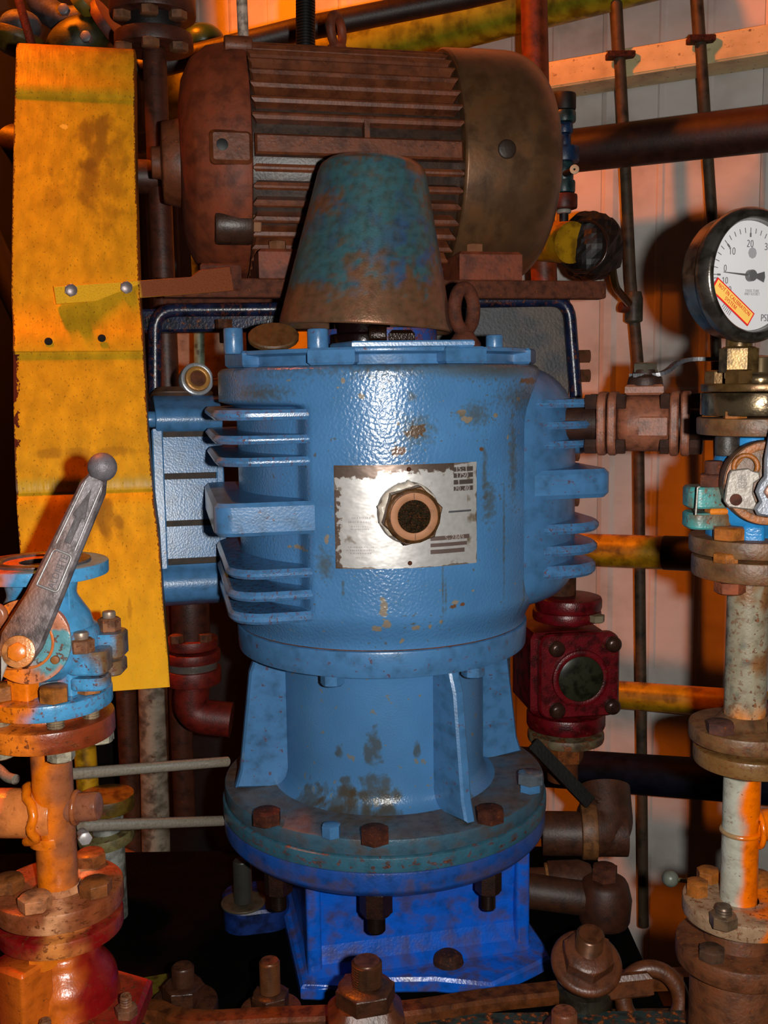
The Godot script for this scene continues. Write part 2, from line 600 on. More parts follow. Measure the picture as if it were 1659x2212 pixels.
func build_room() -> void:
	var dull := mat(Color(0.2, 0.17, 0.15), {"base": "grime", "scale": 0.8, "rough": 0.8})
	slab("floor", Vector3(-4, -0.2, -5), Vector3(4, 0, 3), dull)
	slab("ceiling", Vector3(-4, 5.0, -5), Vector3(4, 5.2, 3), dull)
	slab("wall_left", Vector3(-4.2, -0.2, -5), Vector3(-4, 5.2, 3), dull)
	slab("wall_right", Vector3(4, -0.2, -5), Vector3(4.2, 5.2, 3), dull)
	slab("wall_front", Vector3(-4.2, -0.2, 3), Vector3(4.2, 5.2, 3.2), dull)
	slab("wall_back", Vector3(-4.2, -0.2, -5.2), Vector3(4.2, 5.2, -5), dull)
	# the clad wall on the right, set at an angle: backing and ribbed sheets
	var o := P(1659, 1106, 2.3)
	o.y = 0
	var w := Node3D.new()
	w.name = "wall_cladding"
	w.position = o
	w.rotation.y = -WALL_TURN
	w.set_meta("kind", "structure")
	add_child(w)
	part(w, "backing", box(Buf.new(), 6.0, 5.0, 0.06, X(Vector3(-1.4, 2.5, -0.075)), 0.0), mat(Color(0.45, 0.45, 0.43)))
	var sheet := mat(Color(0.82, 0.81, 0.79), {"base": "mottle", "scale": 0.8, "rough": 0.55, "bump": 0.02})
	var wide := 0.36
	var outline := pts([0, -0.03, 0, -0.006, 0.012, 0.0, 0.03, 0.0, 0.042, -0.006, 0.13, -0.006, 0.135, -0.003, 0.145, -0.003, 0.15, -0.006, 0.235, -0.006, 0.24, -0.003, 0.25, -0.003, 0.255, -0.006, wide - 0.001, -0.006, wide - 0.001, -0.03])
	var sheet_mesh := mesh(prism(Buf.new(), outline, 0.0, 4.98, ID, 0.0, 0.99))
	for i in 15:
		part(w, "wall_sheet", sheet_mesh, sheet, Transform3D(Basis(), Vector3(-4.0 + i * wide, 0, 0)))
	# the girt along the wall
	var g0 := on_wall(1000, 190, 0.0)
	var g1 := on_wall(1659, 60, 0.0)
	var n := Vector3(-sin(WALL_TURN), 0, cos(WALL_TURN))
	var along := Vector3(cos(WALL_TURN), 0, sin(WALL_TURN))
	var top := on_wall(1420, 97, 0.1).y
	var low := on_wall(1420, 152, 0.1).y
	var mid := on_wall(1300, 120, 0.065)
	mid.y = (top + low) / 2
	var gb := Buf.new()
	var gx := Transform3D(Basis(along, Vector3.UP, n), mid)
	box(gb, 4.4, top - low, 0.006, gx.translated_local(Vector3(0, 0, 0.036)))
	box(gb, 4.4, 0.006, 0.1, gx.translated_local(Vector3(0, (top - low) / 2, -0.013)))
	box(gb, 4.4, 0.006, 0.1, gx.translated_local(Vector3(0, -(top - low) / 2, -0.013)))
	struct("trim_1", gb, mat(Color(0.86, 0.8, 0.6), {"base": "mottle", "scale": 1.2, "over": "rust_few", "over_scale": 6.0, "rough": 0.5}))
	# roof truss between the lamp and the wall, above the picture
	var tb := Buf.new()
	var lamp := LAMP
	for pair in [[[1150, 612], [1750, 615], 0.045], [[1180, 735], [1600, 722], 0.055], [[1330, 430], [1450, 300], 0.03], [[1270, 720], [1400, 610], 0.03], [[1500, 480], [1640, 300], 0.035], [[1520, 40], [1720, 20], 0.05], [[560, 110], [440, -40], 0.03], [[1380, 640], [1380, 420], 0.02]]:
		var a := lamp.lerp(on_wall(pair[0][0], pair[0][1]), 0.42)
		var c := lamp.lerp(on_wall(pair[1][0], pair[1][1]), 0.42)
		var y := (c - a).normalized()
		tube(tb, [a, c], pair[2] * 0.3, 12)
	single("roof_bracing", "steel angle bracing under the roof, above the clad wall", "roof bracing", tb, mat(Color(0.3, 0.28, 0.26)))
	# ventilation duct slung below the lamp
	var duct := thing("ventilation_duct", "square galvanized ventilation duct slung beneath the high bay lamp, over the machine", "duct", LAMP + Vector3(0.49, -0.72, 0.5))
	part(duct, "duct_section", box(Buf.new(), 0.36, 0.3, 1.1, X(Vector3(0, 0.15, 0)), 0.004), mat(Color(0.45, 0.46, 0.47), {"base": "mottle", "scale": 2.0, "rough": 0.5, "metal": 0.4}))
	for z in [-0.55, 0.0, 0.55]:
		part(duct, "joint_flange", box(Buf.new(), 0.40, 0.34, 0.03, X(Vector3(0, 0.15, z)), 0.003), mat(Color(0.4, 0.41, 0.42), {"rough": 0.5, "metal": 0.4}))
	for z in [-0.3, 0.3]:
		part(duct, "hanger_rod", cyl(Buf.new(), 0.006, 0.3, 5.0 - LAMP.y + 0.72, X(Vector3(0.15, 0, z))), steel())
	# oily steel deck that everything stands on
	var oily := mat(Color(0.016, 0.013, 0.011), {"base": "grime", "scale": 3.0, "rough": 0.9, "bump": 0.2, "spec": 0.15})
	slab("floor_deck", Vector3(-1.6, 0.66, -1.72), Vector3(0.36, 0.68, -0.75), oily)
	slab("floor_deck_right", Vector3(0.36, 0.66, -1.25), Vector3(1.3, 0.68, -0.75), oily)
	slab("floor_plinth", Vector3(-1.5, 0, -1.65), Vector3(0.34, 0.66, -0.85), mat(Color(0.03, 0.025, 0.02)))
	slab("floor_plinth_right", Vector3(0.34, 0, -1.2), Vector3(1.2, 0.66, -0.85), mat(Color(0.03, 0.025, 0.02)))


# ---------------------------------------------------------------- the gear drive

const BLUE := Color(0.28, 0.475, 0.665)
const DRIVE := Vector3(-0.005, 0.8886, -1.45)
const YAW := deg_to_rad(12.0)

func shell_texture() -> ImageTexture:
	var w := 1600
	var h := 512
	var top := 1.53
	var tall := 0.37
	var data := PackedByteArray()
	data.resize(w * h * 3)
	var coarse := FastNoiseLite.new()
	coarse.seed = 4
	coarse.frequency = 0.006
	coarse.fractal_octaves = 4
	var blue := BLUE
	# flaked spots: angle in degrees, height, half width in degrees, half height, kind (0 bare primer, 1 rust, 2 grime)
	var spots := [[-0.2, 1.443, 3.3, 0.0089, 1], [-0.2, 1.443, 6.0, 0.02, 2], [-5.8, 1.42, 2.6, 0.008, 1], [-22.9, 1.504, 0.7, 0.0033, 0], [-17.0, 1.484, 1.3, 0.0039, 0], [-6.0, 1.452, 0.7, 0.0022, 0], [-1.6, 1.484, 1.5, 0.0066, 2], [-11.4, 1.225, 1.3, 0.0139, 0],
		[-10.4, 1.205, 1.5, 0.0058, 0], [-13.4, 1.199, 1.5, 0.0041, 0], [-0.9, 1.198, 1.4, 0.0041, 0], [4.0, 1.199, 0.6, 0.0041, 0], [7.6, 1.204, 0.5, 0.0029, 0], [-5.1, 1.18, 0.7, 0.0047, 0], [12.6, 1.228, 1.5, 0.0024, 0], [-41.7, 1.295, 4.9, 0.0029, 0],
		[-47.3, 1.295, 1.2, 0.0024, 0], [-29.2, 1.311, 0.8, 0.0081, 0], [15.1, 1.224, 0.9, 0.0024, 1], [50.6, 1.501, 7.0, 0.0042, 1], [15.4, 1.464, 1.7, 0.0045, 0], [28.7, 1.458, 0.9, 0.0035, 0], [41.4, 1.478, 1.6, 0.0024, 0], [-53.7, 1.49, 14.0, 0.012, 2], [22.6, 1.417, 0.8, 0.0023, 1],
		[30.0, 1.515, 30.0, 0.012, 2], [45.0, 1.48, 16.0, 0.02, 2], [20.0, 1.46, 7.0, 0.016, 2], [17.0, 1.455, 2.0, 0.004, 0], [-30.0, 1.28, 3.0, 0.02, 2], [26.0, 1.35, 3.0, 0.03, 2], [9.0, 1.238, 0.5, 0.02, 2], [11.5, 1.222, 1.3, 0.003, 1], [35.0, 1.43, 0.7, 0.004, 0], [-24.0, 1.25, 0.5, 0.012, 2], [50.0, 1.36, 0.9, 0.17, 2], [46.0, 1.22, 1.0, 0.04, 2], [53.0, 1.44, 0.8, 0.05, 2], [33.0, 1.3, 0.6, 0.08, 2], [8.0, 1.25, 0.4, 0.05, 2], [24.0, 1.38, 1.2, 0.05, 2], [38.0, 1.4, 2.5, 0.06, 2]]
	var cols := [Color(0.55, 0.48, 0.4), Color(0.42, 0.25, 0.14), Color(0.3, 0.27, 0.22)]
	for j in h:
		var y := top - tall * (j + 0.5) / h
		for i in w:
			var ang := -180.0 + 360.0 * (i + 0.5) / w
			var n := coarse.get_noise_2d(i, j)
			var c := blue * (1.0 + 0.1 * n)
			if absf(ang) < 110.0:
				var f := fine.get_noise_2d(i * 4.0, j * 4.0)
				var dirt := clampf((y - 1.505) / 0.02 + f * 0.9 + n * 0.7, 0.0, 1.0) * 0.75
				c = c.lerp(Color(0.3, 0.25, 0.2), dirt * clampf((ang + 120.0) / 120.0, 0.15, 1.0) * 0.8)
				if f > 0.5 and n > 0.2:
					c = c.lerp(Color(0.36, 0.3, 0.22), 0.6)
				if f < -0.56 and n < -0.15:
					c = c.lerp(Color(0.55, 0.48, 0.4), 0.9)
				for s in spots:
					var dx: float = (ang - s[0]) / s[2]
					if dx > 1.6 or dx < -1.6:
						continue
					var dy: float = (y - s[1]) / s[3]
					if dy > 1.6 or dy < -1.6:
						continue
					var e := sqrt(dx * dx + dy * dy) + f * 0.75
					var k: int = s[4]
					if k == 2:
						c = c.lerp(cols[2], clampf(1.15 - e, 0.0, 1.0) * 0.55)
					elif e < 1.0:
						c = c.lerp(cols[k], clampf((1.0 - e) * 6.0, 0.0, 0.9))
			var at := (j * w + i) * 3
			data[at] = clampi(int(c.r * 255.0), 0, 255)
			data[at + 1] = clampi(int(c.g * 255.0), 0, 255)
			data[at + 2] = clampi(int(c.b * 255.0), 0, 255)
	return ImageTexture.create_from_image(Image.create_from_data(w, h, false, Image.FORMAT_RGB8, data))

func shell_radius(ang: float, y: float) -> float:
	var r := 0.224
	if y < 1.215:
		r = lerpf(0.2055, 0.224, smoothstep(1.168, 1.215, y))
	if y > 1.514:
		var k := (y - 1.514) / 0.0085
		r = 0.224 - 0.0085 * (1.0 - sqrt(maxf(0.0, 1.0 - k * k)))
	var deg := rad_to_deg(ang)
	var inset := smoothstep(-33.0, -44.0, deg) * smoothstep(-150.0, -130.0, deg)
	inset *= smoothstep(1.2, 1.225, y) * (1.0 - smoothstep(1.47, 1.478, y))
	return r - 0.024 * inset

func build_gear_drive() -> void:
	var y0 := DRIVE.y
	var t := thing("gear_drive", "large blue right-angle gear drive with cooling fins, nameplate and round sight glass", "gear drive", DRIVE, YAW)
	var blue := painted(BLUE, "few", 0.3, 5.0)
	blue.heightmap_scale = 0.012
	var worn_blue := mat(BLUE, {"base": "mottle", "scale": 8.0, "over": "rust_some", "over_scale": 12.0, "rough": 0.28, "bump": 0.03, "relief": "peel"})
	var skin := StandardMaterial3D.new()
	skin.albedo_texture = shell_texture()
	skin.roughness = 0.28
	skin.heightmap_enabled = true
	skin.heightmap_texture = tex.peel
	skin.heightmap_scale = 0.05
	skin.metallic_specular = 0.55
	# relief is on its own tiling of the shell's own coordinates
	var relief := noise_tex(0.12, 77, [], 2, FastNoiseLite.TYPE_SIMPLEX_SMOOTH, 2048)
	relief.height = 537
	skin.heightmap_texture = relief
	# the round shell, with a recess behind the left-hand fins
	var b := Buf.new()
	var cols := 240
	var ys := []
	for i in 9:
		ys.append(1.168 + 0.006 * i)
	for i in 10:
		ys.append(1.222 + 0.02 * i)
	for v in [1.41, 1.42, 1.43, 1.445, 1.455, 1.466, 1.47, 1.474, 1.478, 1.482, 1.495, 1.506, 1.514, 1.5155, 1.517, 1.5185, 1.52, 1.5212, 1.5222, 1.5225]:
		ys.append(v)
	var grid := []
	var nor := []
	for y: float in ys:
		var row := PackedVector3Array()
		var nrow := PackedVector3Array()
		for i in cols + 1:
			var a := -PI + TAU * i / cols
			var e := 0.002
			var r := shell_radius(a, y)
			var p := Vector3(sin(a) * r, y - y0, cos(a) * r)
			var yl := minf(y + e, 1.5224)
			var ra := shell_radius(a + 0.01, y)
			var rb := shell_radius(a - 0.01, y)
			var ua := Vector3(sin(a + 0.01) * ra, 0, cos(a + 0.01) * ra) - Vector3(sin(a - 0.01) * rb, 0, cos(a - 0.01) * rb)
			var va := Vector3(sin(a), 0, cos(a)) * (shell_radius(a, yl) - shell_radius(a, y - e)) + Vector3.UP * (yl - y + e)
			row.append(p)
			nrow.append(va.cross(ua).normalized() * -1.0 if va.cross(ua).dot(p * Vector3(1, 0, 1)) < 0.0 else va.cross(ua).normalized())
		grid.append(row)
		nor.append(nrow)
	for j in ys.size() - 1:
		var v0: float = (1.53 - ys[j]) / 0.37
		var v1: float = (1.53 - ys[j + 1]) / 0.37
		for i in cols:
			var u0 := float(i) / cols
			var u1 := float(i + 1) / cols
			b.quad(grid[j][i], grid[j + 1][i], grid[j + 1][i + 1], grid[j][i + 1], nor[j][i], nor[j + 1][i], nor[j + 1][i + 1], nor[j][i + 1], Vector2(u0, v0), Vector2(u0, v1), Vector2(u1, v1), Vector2(u1, v0))
	part(t, "shell", b, skin)
	var cap := lathe(Buf.new(), [Vector2(0.216, 1.5224 - y0), Vector2(0, 1.5226 - y0)], ID, 60, 0.0)
	part(t, "shell_top", cap, blue)
	# the housing bulging to the right and behind
	var lobe := Transform3D(Basis(), Vector3(0.105, 0, -0.02))
	var prof := [Vector2(0, 1.188 - y0), Vector2(0.12, 1.188 - y0)]
	for i in 9:
		var a := PI / 2 * i / 8.0
		prof.append(Vector2(0.135 + 0.05 * sin(a), 1.24 - 0.05 * cos(a) - y0))
	for i in 11:
		var a := PI / 2 * i / 10.0
		prof.append(Vector2(0.105 + 0.08 * cos(a), 1.44 + 0.082 * sin(a) - y0))
	prof.append(Vector2(0, 1.522 - y0))
	part(t, "side_housing", lathe(Buf.new(), prof, lobe, 72, 0.0), blue)
	# cooling fins left and right, and the two thick bands
	var lf := Transform3D(Basis(), Vector3(-0.048, 0, 0.014))
	var rf := Transform3D(Basis(), Vector3(0.112, 0, -0.012))
	for f in [[1.464, 0.0125, 0.241], [1.434, 0.0105, 0.241], [1.407, 0.011, 0.239], [1.268, 0.012, 0.230], [1.240, 0.012, 0.230], [1.212, 0.014, 0.228]]:
		var far: float = f[2]
		part(t, "cooling_fin", prism(Buf.new(), rect(far, 0.30, 0.045, Vector2(-far / 2, 0.034)), f[0] - f[1] / 2 - y0, f[0] + f[1] / 2 - y0, ID, 0.0042), worn_blue)
	part(t, "mounting_band", prism(Buf.new(), rect(0.244, 0.30, 0.022, Vector2(-0.122, 0.038)), 1.317 - y0, 1.358 - y0, ID, 0.005), blue)
	for f in [[1.470, 0.011, 0.292], [1.441, 0.010, 0.286], [1.415, 0.010, 0.284], [1.301, 0.014, 0.294], [1.271, 0.014, 0.292], [1.242, 0.018, 0.290]]:
		var far: float = f[2]
		part(t, "cooling_fin", prism(Buf.new(), rect(far, 0.32, 0.06, Vector2(far / 2, -0.018)), f[0] - f[1] / 2 - y0, f[0] + f[1] / 2 - y0, ID, 0.0045), worn_blue)
	part(t, "mounting_band", prism(Buf.new(), rect(0.255, 0.34, 0.022, Vector2(0.163, -0.02)), 1.343 - y0, 1.382 - y0, ID, 0.006), blue)
	# cap screws and a plug on the right-hand side
	for hh in [1.325, 1.392]:
		part(t, "bolt", hexa(Buf.new(), 0.011, 0.012), rusty(), X(Vector3(0.285, hh - y0, 0.01), Vector3(1, 0, 0.1)))
	part(t, "pipe_plug", hexa(cyl(Buf.new(), 0.017, -0.05, 0.0), 0.014, 0.02), blue, X(Vector3(0.303, 1.430 - y0, 0.02), Vector3(1, 0, 0)))
	part(t, "side_port", cyl(Buf.new(), 0.034, -0.09, 0.0, ID, 28, 0.004), blue, X(Vector3(0.303, 1.426 - y0, 0.01), Vector3(1, 0, 0)))
	# the lip and the rust-lined joint under the shell
	part(t, "joint", cyl(Buf.new(), 0.2045, 1.160 - y0, 1.1685 - y0, ID, 80, 0.0), rusty(Color(0.4, 0.24, 0.13)), ID, "rusty joint line")
	part(t, "lip", lathe(Buf.new(), [Vector2(0.1, 1.131 - y0), Vector2(0.207, 1.131 - y0), Vector2(0.2085, 1.166 - y0), Vector2(0.2, 1.167 - y0)], ID, 96, 0.003), blue)
	# top cover: a plate on radial bosses, with gaps under its rim
	part(t, "top_cover", lathe(Buf.new(), [Vector2(0.0, 1.523 - y0), Vector2(0.196, 1.523 - y0), Vector2(0.196, 1.536 - y0), Vector2(0.214, 1.538 - y0), Vector2(0.214, 1.5435 - y0), Vector2(0.10, 1.547 - y0), Vector2(0.0, 1.547 - y0)], ID, 96, 0.0015), blue)
	for k in 8:
		var a := deg_to_rad(-27.0 + 45.0 * k)
		var xf := Transform3D(Basis(Vector3.UP, a), Vector3.ZERO)
		part(t, "cover_boss", prism(Buf.new(), pts([-0.028, 0.19, 0.028, 0.19, 0.03, 0.2175, -0.03, 0.2175]), 1.523 - y0, 1.5438 - y0, xf, 0.003), blue)
	part(t, "cover_rib", prism(Buf.new(), pts([-0.07, 0.12, 0.105, 0.12, 0.105, 0.198, -0.045, 0.198]), 1.543 - y0, 1.5515 - y0, Transform3D(Basis(Vector3.UP, deg_to_rad(-8)), Vector3.ZERO), 0.002), blue)
	# painted studs on the cover
	for s in [[505, 768, 1.33, 0.0125, 0.030], [687, 752, 1.30, 0.0135, 0.026], [1068, 748, 1.36, 0.0115, 0.018]]:
		var at := P(s[0], s[1], s[2])
		at.y = 1.5435
		part(t, "cap_screw", cyl(Buf.new(), s[3], -0.004, s[4], ID, 28, 0.003), blue, X(t.transform.affine_inverse() * at))
	# bearing stub, clamp and ring under the cone
	part(t, "bearing_ring", ring(Buf.new(), 0.06, 0.083, 1.546 - y0, 1.574 - y0, ID, 48, 0.002), painted(Color(0.15, 0.3, 0.6), "much", 0.5), ID, "blue ring under heavy rust")
	part(t, "shaft_stub", lathe(Buf.new(), [Vector2(0, 1.546 - y0), Vector2(0.045, 1.546 - y0), Vector2(0.045, 1.566 - y0), Vector2(0.038, 1.567 - y0), Vector2(0.038, 1.61 - y0), Vector2(0, 1.61 - y0)], Transform3D(Basis(), Vector3(-0.03, 0, 0.04)), 40), mat(Color(0.1, 0.05, 0.05), {"rough": 0.22, "metal": 0.3, "bump": 0.05}), ID, "greasy dark shaft")
	var cl := Buf.new()
	ring(cl, 0.008, 0.0135, -0.012, 0.012, X(Vector3(-0.018, 1.563 - y0, 0.085), Vector3(0.9, 0, 0.2)), 20, 0.003)
	box(cl, 0.035, 0.018, 0.016, Transform3D(Basis(), Vector3(0.014, 1.561 - y0, 0.082)), 0.005)
	part(t, "shaft_clamp", cl, mat(Color(0.16, 0.09, 0.05), {"base": "rust", "scale": 8.0, "rough": 0.3, "bump": 0.1, "metal": 0.3}), ID, "greasy brown clamp")
	# nameplate, following the shell
	var np := Buf.new()
	var steps := 24
	var a0 := deg_to_rad(-26.2)
	var a1 := deg_to_rad(20.4)
	var fl := func(a: float, y: float) -> Vector3:
		return Vector3(sin(a) * 0.2252, y - y0, cos(a) * 0.2252)
	for i in steps:
		var p := lerpf(a0, a1, float(i) / steps)
		var q := lerpf(a0, a1, float(i + 1) / steps)
		for j in 8:
			var ya := lerpf(1.2752, 1.4022, j / 8.0)
			var yb := lerpf(1.2752, 1.4022, (j + 1) / 8.0)
			np.quad(fl.call(p, ya), fl.call(p, yb), fl.call(q, yb), fl.call(q, ya), Vector3(sin(p), 0, cos(p)), Vector3(sin(p), 0, cos(p)), Vector3(sin(q), 0, cos(q)), Vector3(sin(q), 0, cos(q)),
				Vector2(float(i) / steps, 1 - j / 8.0), Vector2(float(i) / steps, 1 - (j + 1) / 8.0), Vector2((i + 1.0) / steps, 1 - (j + 1) / 8.0), Vector2((i + 1.0) / steps, 1 - j / 8.0))
	for e in [a0, a1]:
		np.flat(Vector3(sin(e) * 0.2235, 1.2752 - y0, cos(e) * 0.2235), Vector3(sin(e) * 0.2235, 1.4022 - y0, cos(e) * 0.2235), fl.call(e, 1.4022), fl.call(e, 1.2752), Vector3(cos(e), 0, -sin(e)) * (1.0 if e > 0 else -1.0))
	for yy in [1.2752, 1.4022]:
		for i in steps:
			var p := lerpf(a0, a1, float(i) / steps)
			var q := lerpf(a0, a1, float(i + 1) / steps)
			np.flat(fl.call(p, yy), fl.call(q, yy), fl.call(q, yy) * Vector3(0.992, 1, 0.992), fl.call(p, yy) * Vector3(0.992, 1, 0.992), Vector3(0, yy - 1.33, 0))
	var pm := StandardMaterial3D.new()
	pm.albedo_texture = plate_texture()
	pm.metallic = 0.55
	pm.roughness = 0.33
	pm.heightmap_enabled = true
	pm.heightmap_texture = noise_tex(0.012, 91, [], 3)
	pm.heightmap_scale = 0.02
	var plate := part(t, "nameplate", np, pm, ID, "silver nameplate, worn and stained")
	for s in [1.2815, 1.3965]:
		part(plate, "rivet", ball(Buf.new(), 0.0028), rusty(Color(0.3, 0.16, 0.1)), X(Vector3(sin(-0.05) * 0.2256, s - y0, cos(-0.05) * 0.2256)))
	# stamped entries
	var ink := mat(Color(0.78, 0.76, 0.74), {"rough": 0.4, "metal": 0.5, "bump": 0.0})
	for e in [["15:1", 1.394, 14.6], ["1750", 1.3865, 14.8], ["1", 1.378, 13.6], ["20.40", 1.370, 14.9], ["S-2849", 1.310, 12.0]]:
		var a := deg_to_rad(e[2])
		part(plate, "stamped_figures", letters(e[0], 0.0056), ink, Transform3D(Basis(Vector3.UP, a), Vector3(sin(a) * 0.2255, e[1] - y0, cos(a) * 0.2255)))
	# sight glass
	var sa := deg_to_rad(-3.4)
	var sx := X(Vector3(sin(sa) * 0.218, 1.3445 - y0, cos(sa) * 0.218), Vector3(sin(sa), 0, cos(sa)), 0.0)
	var sg := part(t, "sight_glass", lathe(Buf.new(), [Vector2(0.0, 0.0), Vector2(0.0375, 0.0), Vector2(0.0375, 0.018), Vector2(0.033, 0.024), Vector2(0, 0.024)], ID, 48, 0.003), painted(Color(0.55, 0.5, 0.45), "some", 0.35), sx, "round sight glass in a brass nut")
	var brass := mat(Color(0.4, 0.27, 0.14), {"base": "grime", "scale": 9.0, "rough": 0.45, "metal": 0.35, "bump": 0.04, "relief": "pits"})
	var hx := hexa(Buf.new(), 0.0365, 0.028, Transform3D(Basis(Vector3.UP, 0.25), Vector3(0, 0.022, 0)))
	part(sg, "nut", hx, brass, ID, "dark brass hexagon nut")
	part(sg, "bezel", ring(Buf.new(), 0.0195, 0.0285, 0.047, 0.0525, ID, 48, 0.001), mat(Color(0.62, 0.42, 0.28), {"rough": 0.6, "metal": 0.2, "bump": 0.02}), ID, "tan ring round the glass")
	part(sg, "glass", cyl(Buf.new(), 0.0198, 0.045, 0.0505, ID, 40, 0.001), mat(Color(0.13, 0.11, 0.06), {"base": "grime", "scale": 30.0, "over": "rust_some", "over_scale": 40.0, "rough": 0.7, "bump": 0.05, "relief": "pits", "spec": 0.15}), ID, "dirty dark glass")
	part(sg, "mark", box(box(Buf.new(), 0.0006, 0.0004, 0.007, Transform3D(Basis(), Vector3(0.001, 0.0527, 0.024))), 0.0006, 0.0004, 0.007, Transform3D(Basis(), Vector3(0, 0.0527, -0.024))), plain(Color(0.12, 0.07, 0.04)))
	var seal := Buf.new()
	var sp := []
	var sr := []
	for i in 26:
		var a := lerpf(1.9, 6.0, i / 25.0)
		sp.append(Vector3(cos(a), 0, sin(a)) * (0.0325 + 0.0015 * sin(i * 2.3)) + Vector3.UP * (0.0225 + 0.001 * cos(i * 1.7)))
		sr.append(0.0058 * sin(PI * (i + 1.0) / 27.0) + 0.0014 * sin(i * 3.1) + 0.001)
	tube(seal, sp, sr, 10)
	part(sg, "sealant", seal, mat(Color(0.82, 0.78, 0.72), {"rough": 0.35, "bump": 0.1, "relief": "pits"}), ID, "smeared white sealant")
	# the ribbed side cover on the left
	build_side_cover(t, blue)
	# pedestal: neck, gussets, flange
	var neck := [Vector2(0.15, 1.133 - y0), Vector2(0.146, 1.11 - y0), Vector2(0.146, 0.955 - y0), Vector2(0.149, 0.943 - y0), Vector2(0.156, 0.935 - y0), Vector2(0.166, 0.931 - y0)]
	neck.reverse()
	var nm := StandardMaterial3D.new()
	nm.albedo_texture = neck_texture()
	nm.roughness = 0.3
	nm.heightmap_enabled = true
	nm.heightmap_texture = relief
	nm.heightmap_scale = 0.025
	var nb := lathe(Buf.new(), neck, ID, 96, 0.0, 0.02)
	for i in nb.v.size():
		var p := nb.v[i]
		nb.uv[i] = Vector2(clampf(atan2(p.x, p.z) / PI * 0.5 + 0.5, 0.0, 1.0), 1.0 - p.y / (1.135 - y0))
	part(t, "neck", nb, nm)
	for deg in [-86.0, 18.5, 96.0, 160.0, 222.0]:
		var ra := deg_to_rad(deg)
		var xf := Transform3D(Basis(Vector3(sin(ra), 0, cos(ra)), Vector3(cos(ra), 0, -sin(ra)), Vector3.UP), Vector3.ZERO)
		# outline in the plate's own plane: x outward, y up
		var out := pts([0.135, 1.133 - y0, 0.183, 1.133 - y0, 0.196, 1.10 - y0, 0.213, 0.96 - y0, 0.221, 0.934 - y0, 0.135, 0.925 - y0])
		var g := prism(Buf.new(), out, -0.008, 0.008, xf, 0.003)
		part(t, "gusset", g, blue)
	part(t, "base_flange", dusty(lathe(Buf.new(), [Vector2(0.1, 0.9095 - y0), Vector2(0.234, 0.9095 - y0), Vector2(0.234, 0.9315 - y0), Vector2(0.19, 0.932 - y0), Vector2(0.14, 0.9325 - y0)], ID, 110, 0.003, 0.012), 0.9312 - y0, lin(58, 92, 112), lin(96, 82, 70)), mat(Color.WHITE, {"base": "mottle", "scale": 7.0, "over": "dust", "over_scale": 6.0, "rough": 0.4, "bump": 0.06, "relief": "pits"}), ID, "dusty blue flange")
	part(t, "flange_ring", lathe(Buf.new(), [Vector2(0.1, 0.0), Vector2(0.2375, 0.0), Vector2(0.2375, 0.9085 - y0), Vector2(0.23, 0.9095 - y0)], ID, 110, 0.0025), mat(Color(0.2, 0.38, 0.46), {"base": "mottle", "scale": 6.0, "over": "rust_some", "over_scale": 6.0, "rough": 0.35, "bump": 0.06, "relief": "pits"}), ID, "teal ring streaked with rust")
	# bolts on the flange: rusty heads, two small blue heads
	var inv := t.transform.affine_inverse()
	var head := mesh(hexa(Buf.new(), 0.0195, 0.0175))
	for s in [[577, 1777], [810, 1817], [1058, 1772], [610, 1650], [960, 1640]]:
		part(t, "bolt", head, rusty(Color(0.3, 0.15, 0.1)), X(inv * on_level(s[0], s[1], 0.9315), Vector3.UP, 0.35), "rusty hexagon head")
	for s in [[716, 1806, 0.0125, 0.016], [1145, 1708, 0.0155, 0.012]]:
		part(t, "bolt", hexa(Buf.new(), s[2], s[3]), blue, X(inv * on_level(s[0], s[1], 0.9315), Vector3.UP, 0.2))
	part(t, "bolt", hexa(Buf.new(), 0.019, 0.015), steel(Color(0.5, 0.55, 0.6), 0.2), X(inv * on_level(1146, 1690, 0.9455), Vector3.UP, 0.15), "shiny wet hexagon head")
	for s in [[718, 1464, 1.131], [1022, 1446, 1.131]]:
		part(t, "bolt", hexa(Buf.new(), 0.0155, 0.014), blue, X(inv * on_level(s[0], s[1] - 8, s[2]), Vector3.DOWN, 0.3))

# dust lies on what faces up above the height y
func dusty(b: Buf, y: float, paint: Color, dust: Color) -> Buf:
	for i in b.v.size():
		var n := wobble.get_noise_3dv(b.v[i] * 0.7)
		b.c[i] = paint.lerp(dust, clampf(0.62 + 0.7 * n, 0.0, 1.0)) if b.v[i].y > y else paint
	return b

func letters(s: String, tall: float, thick := 0.0006, face := "Droid Sans Mono") -> TextMesh:
	var f := SystemFont.new()
	f.font_names = PackedStringArray([face])
	var m := TextMesh.new()
	m.text = s
	m.font = f
	m.font_size = 32
	m.pixel_size = tall / 24.0
	m.depth = thick
	return m

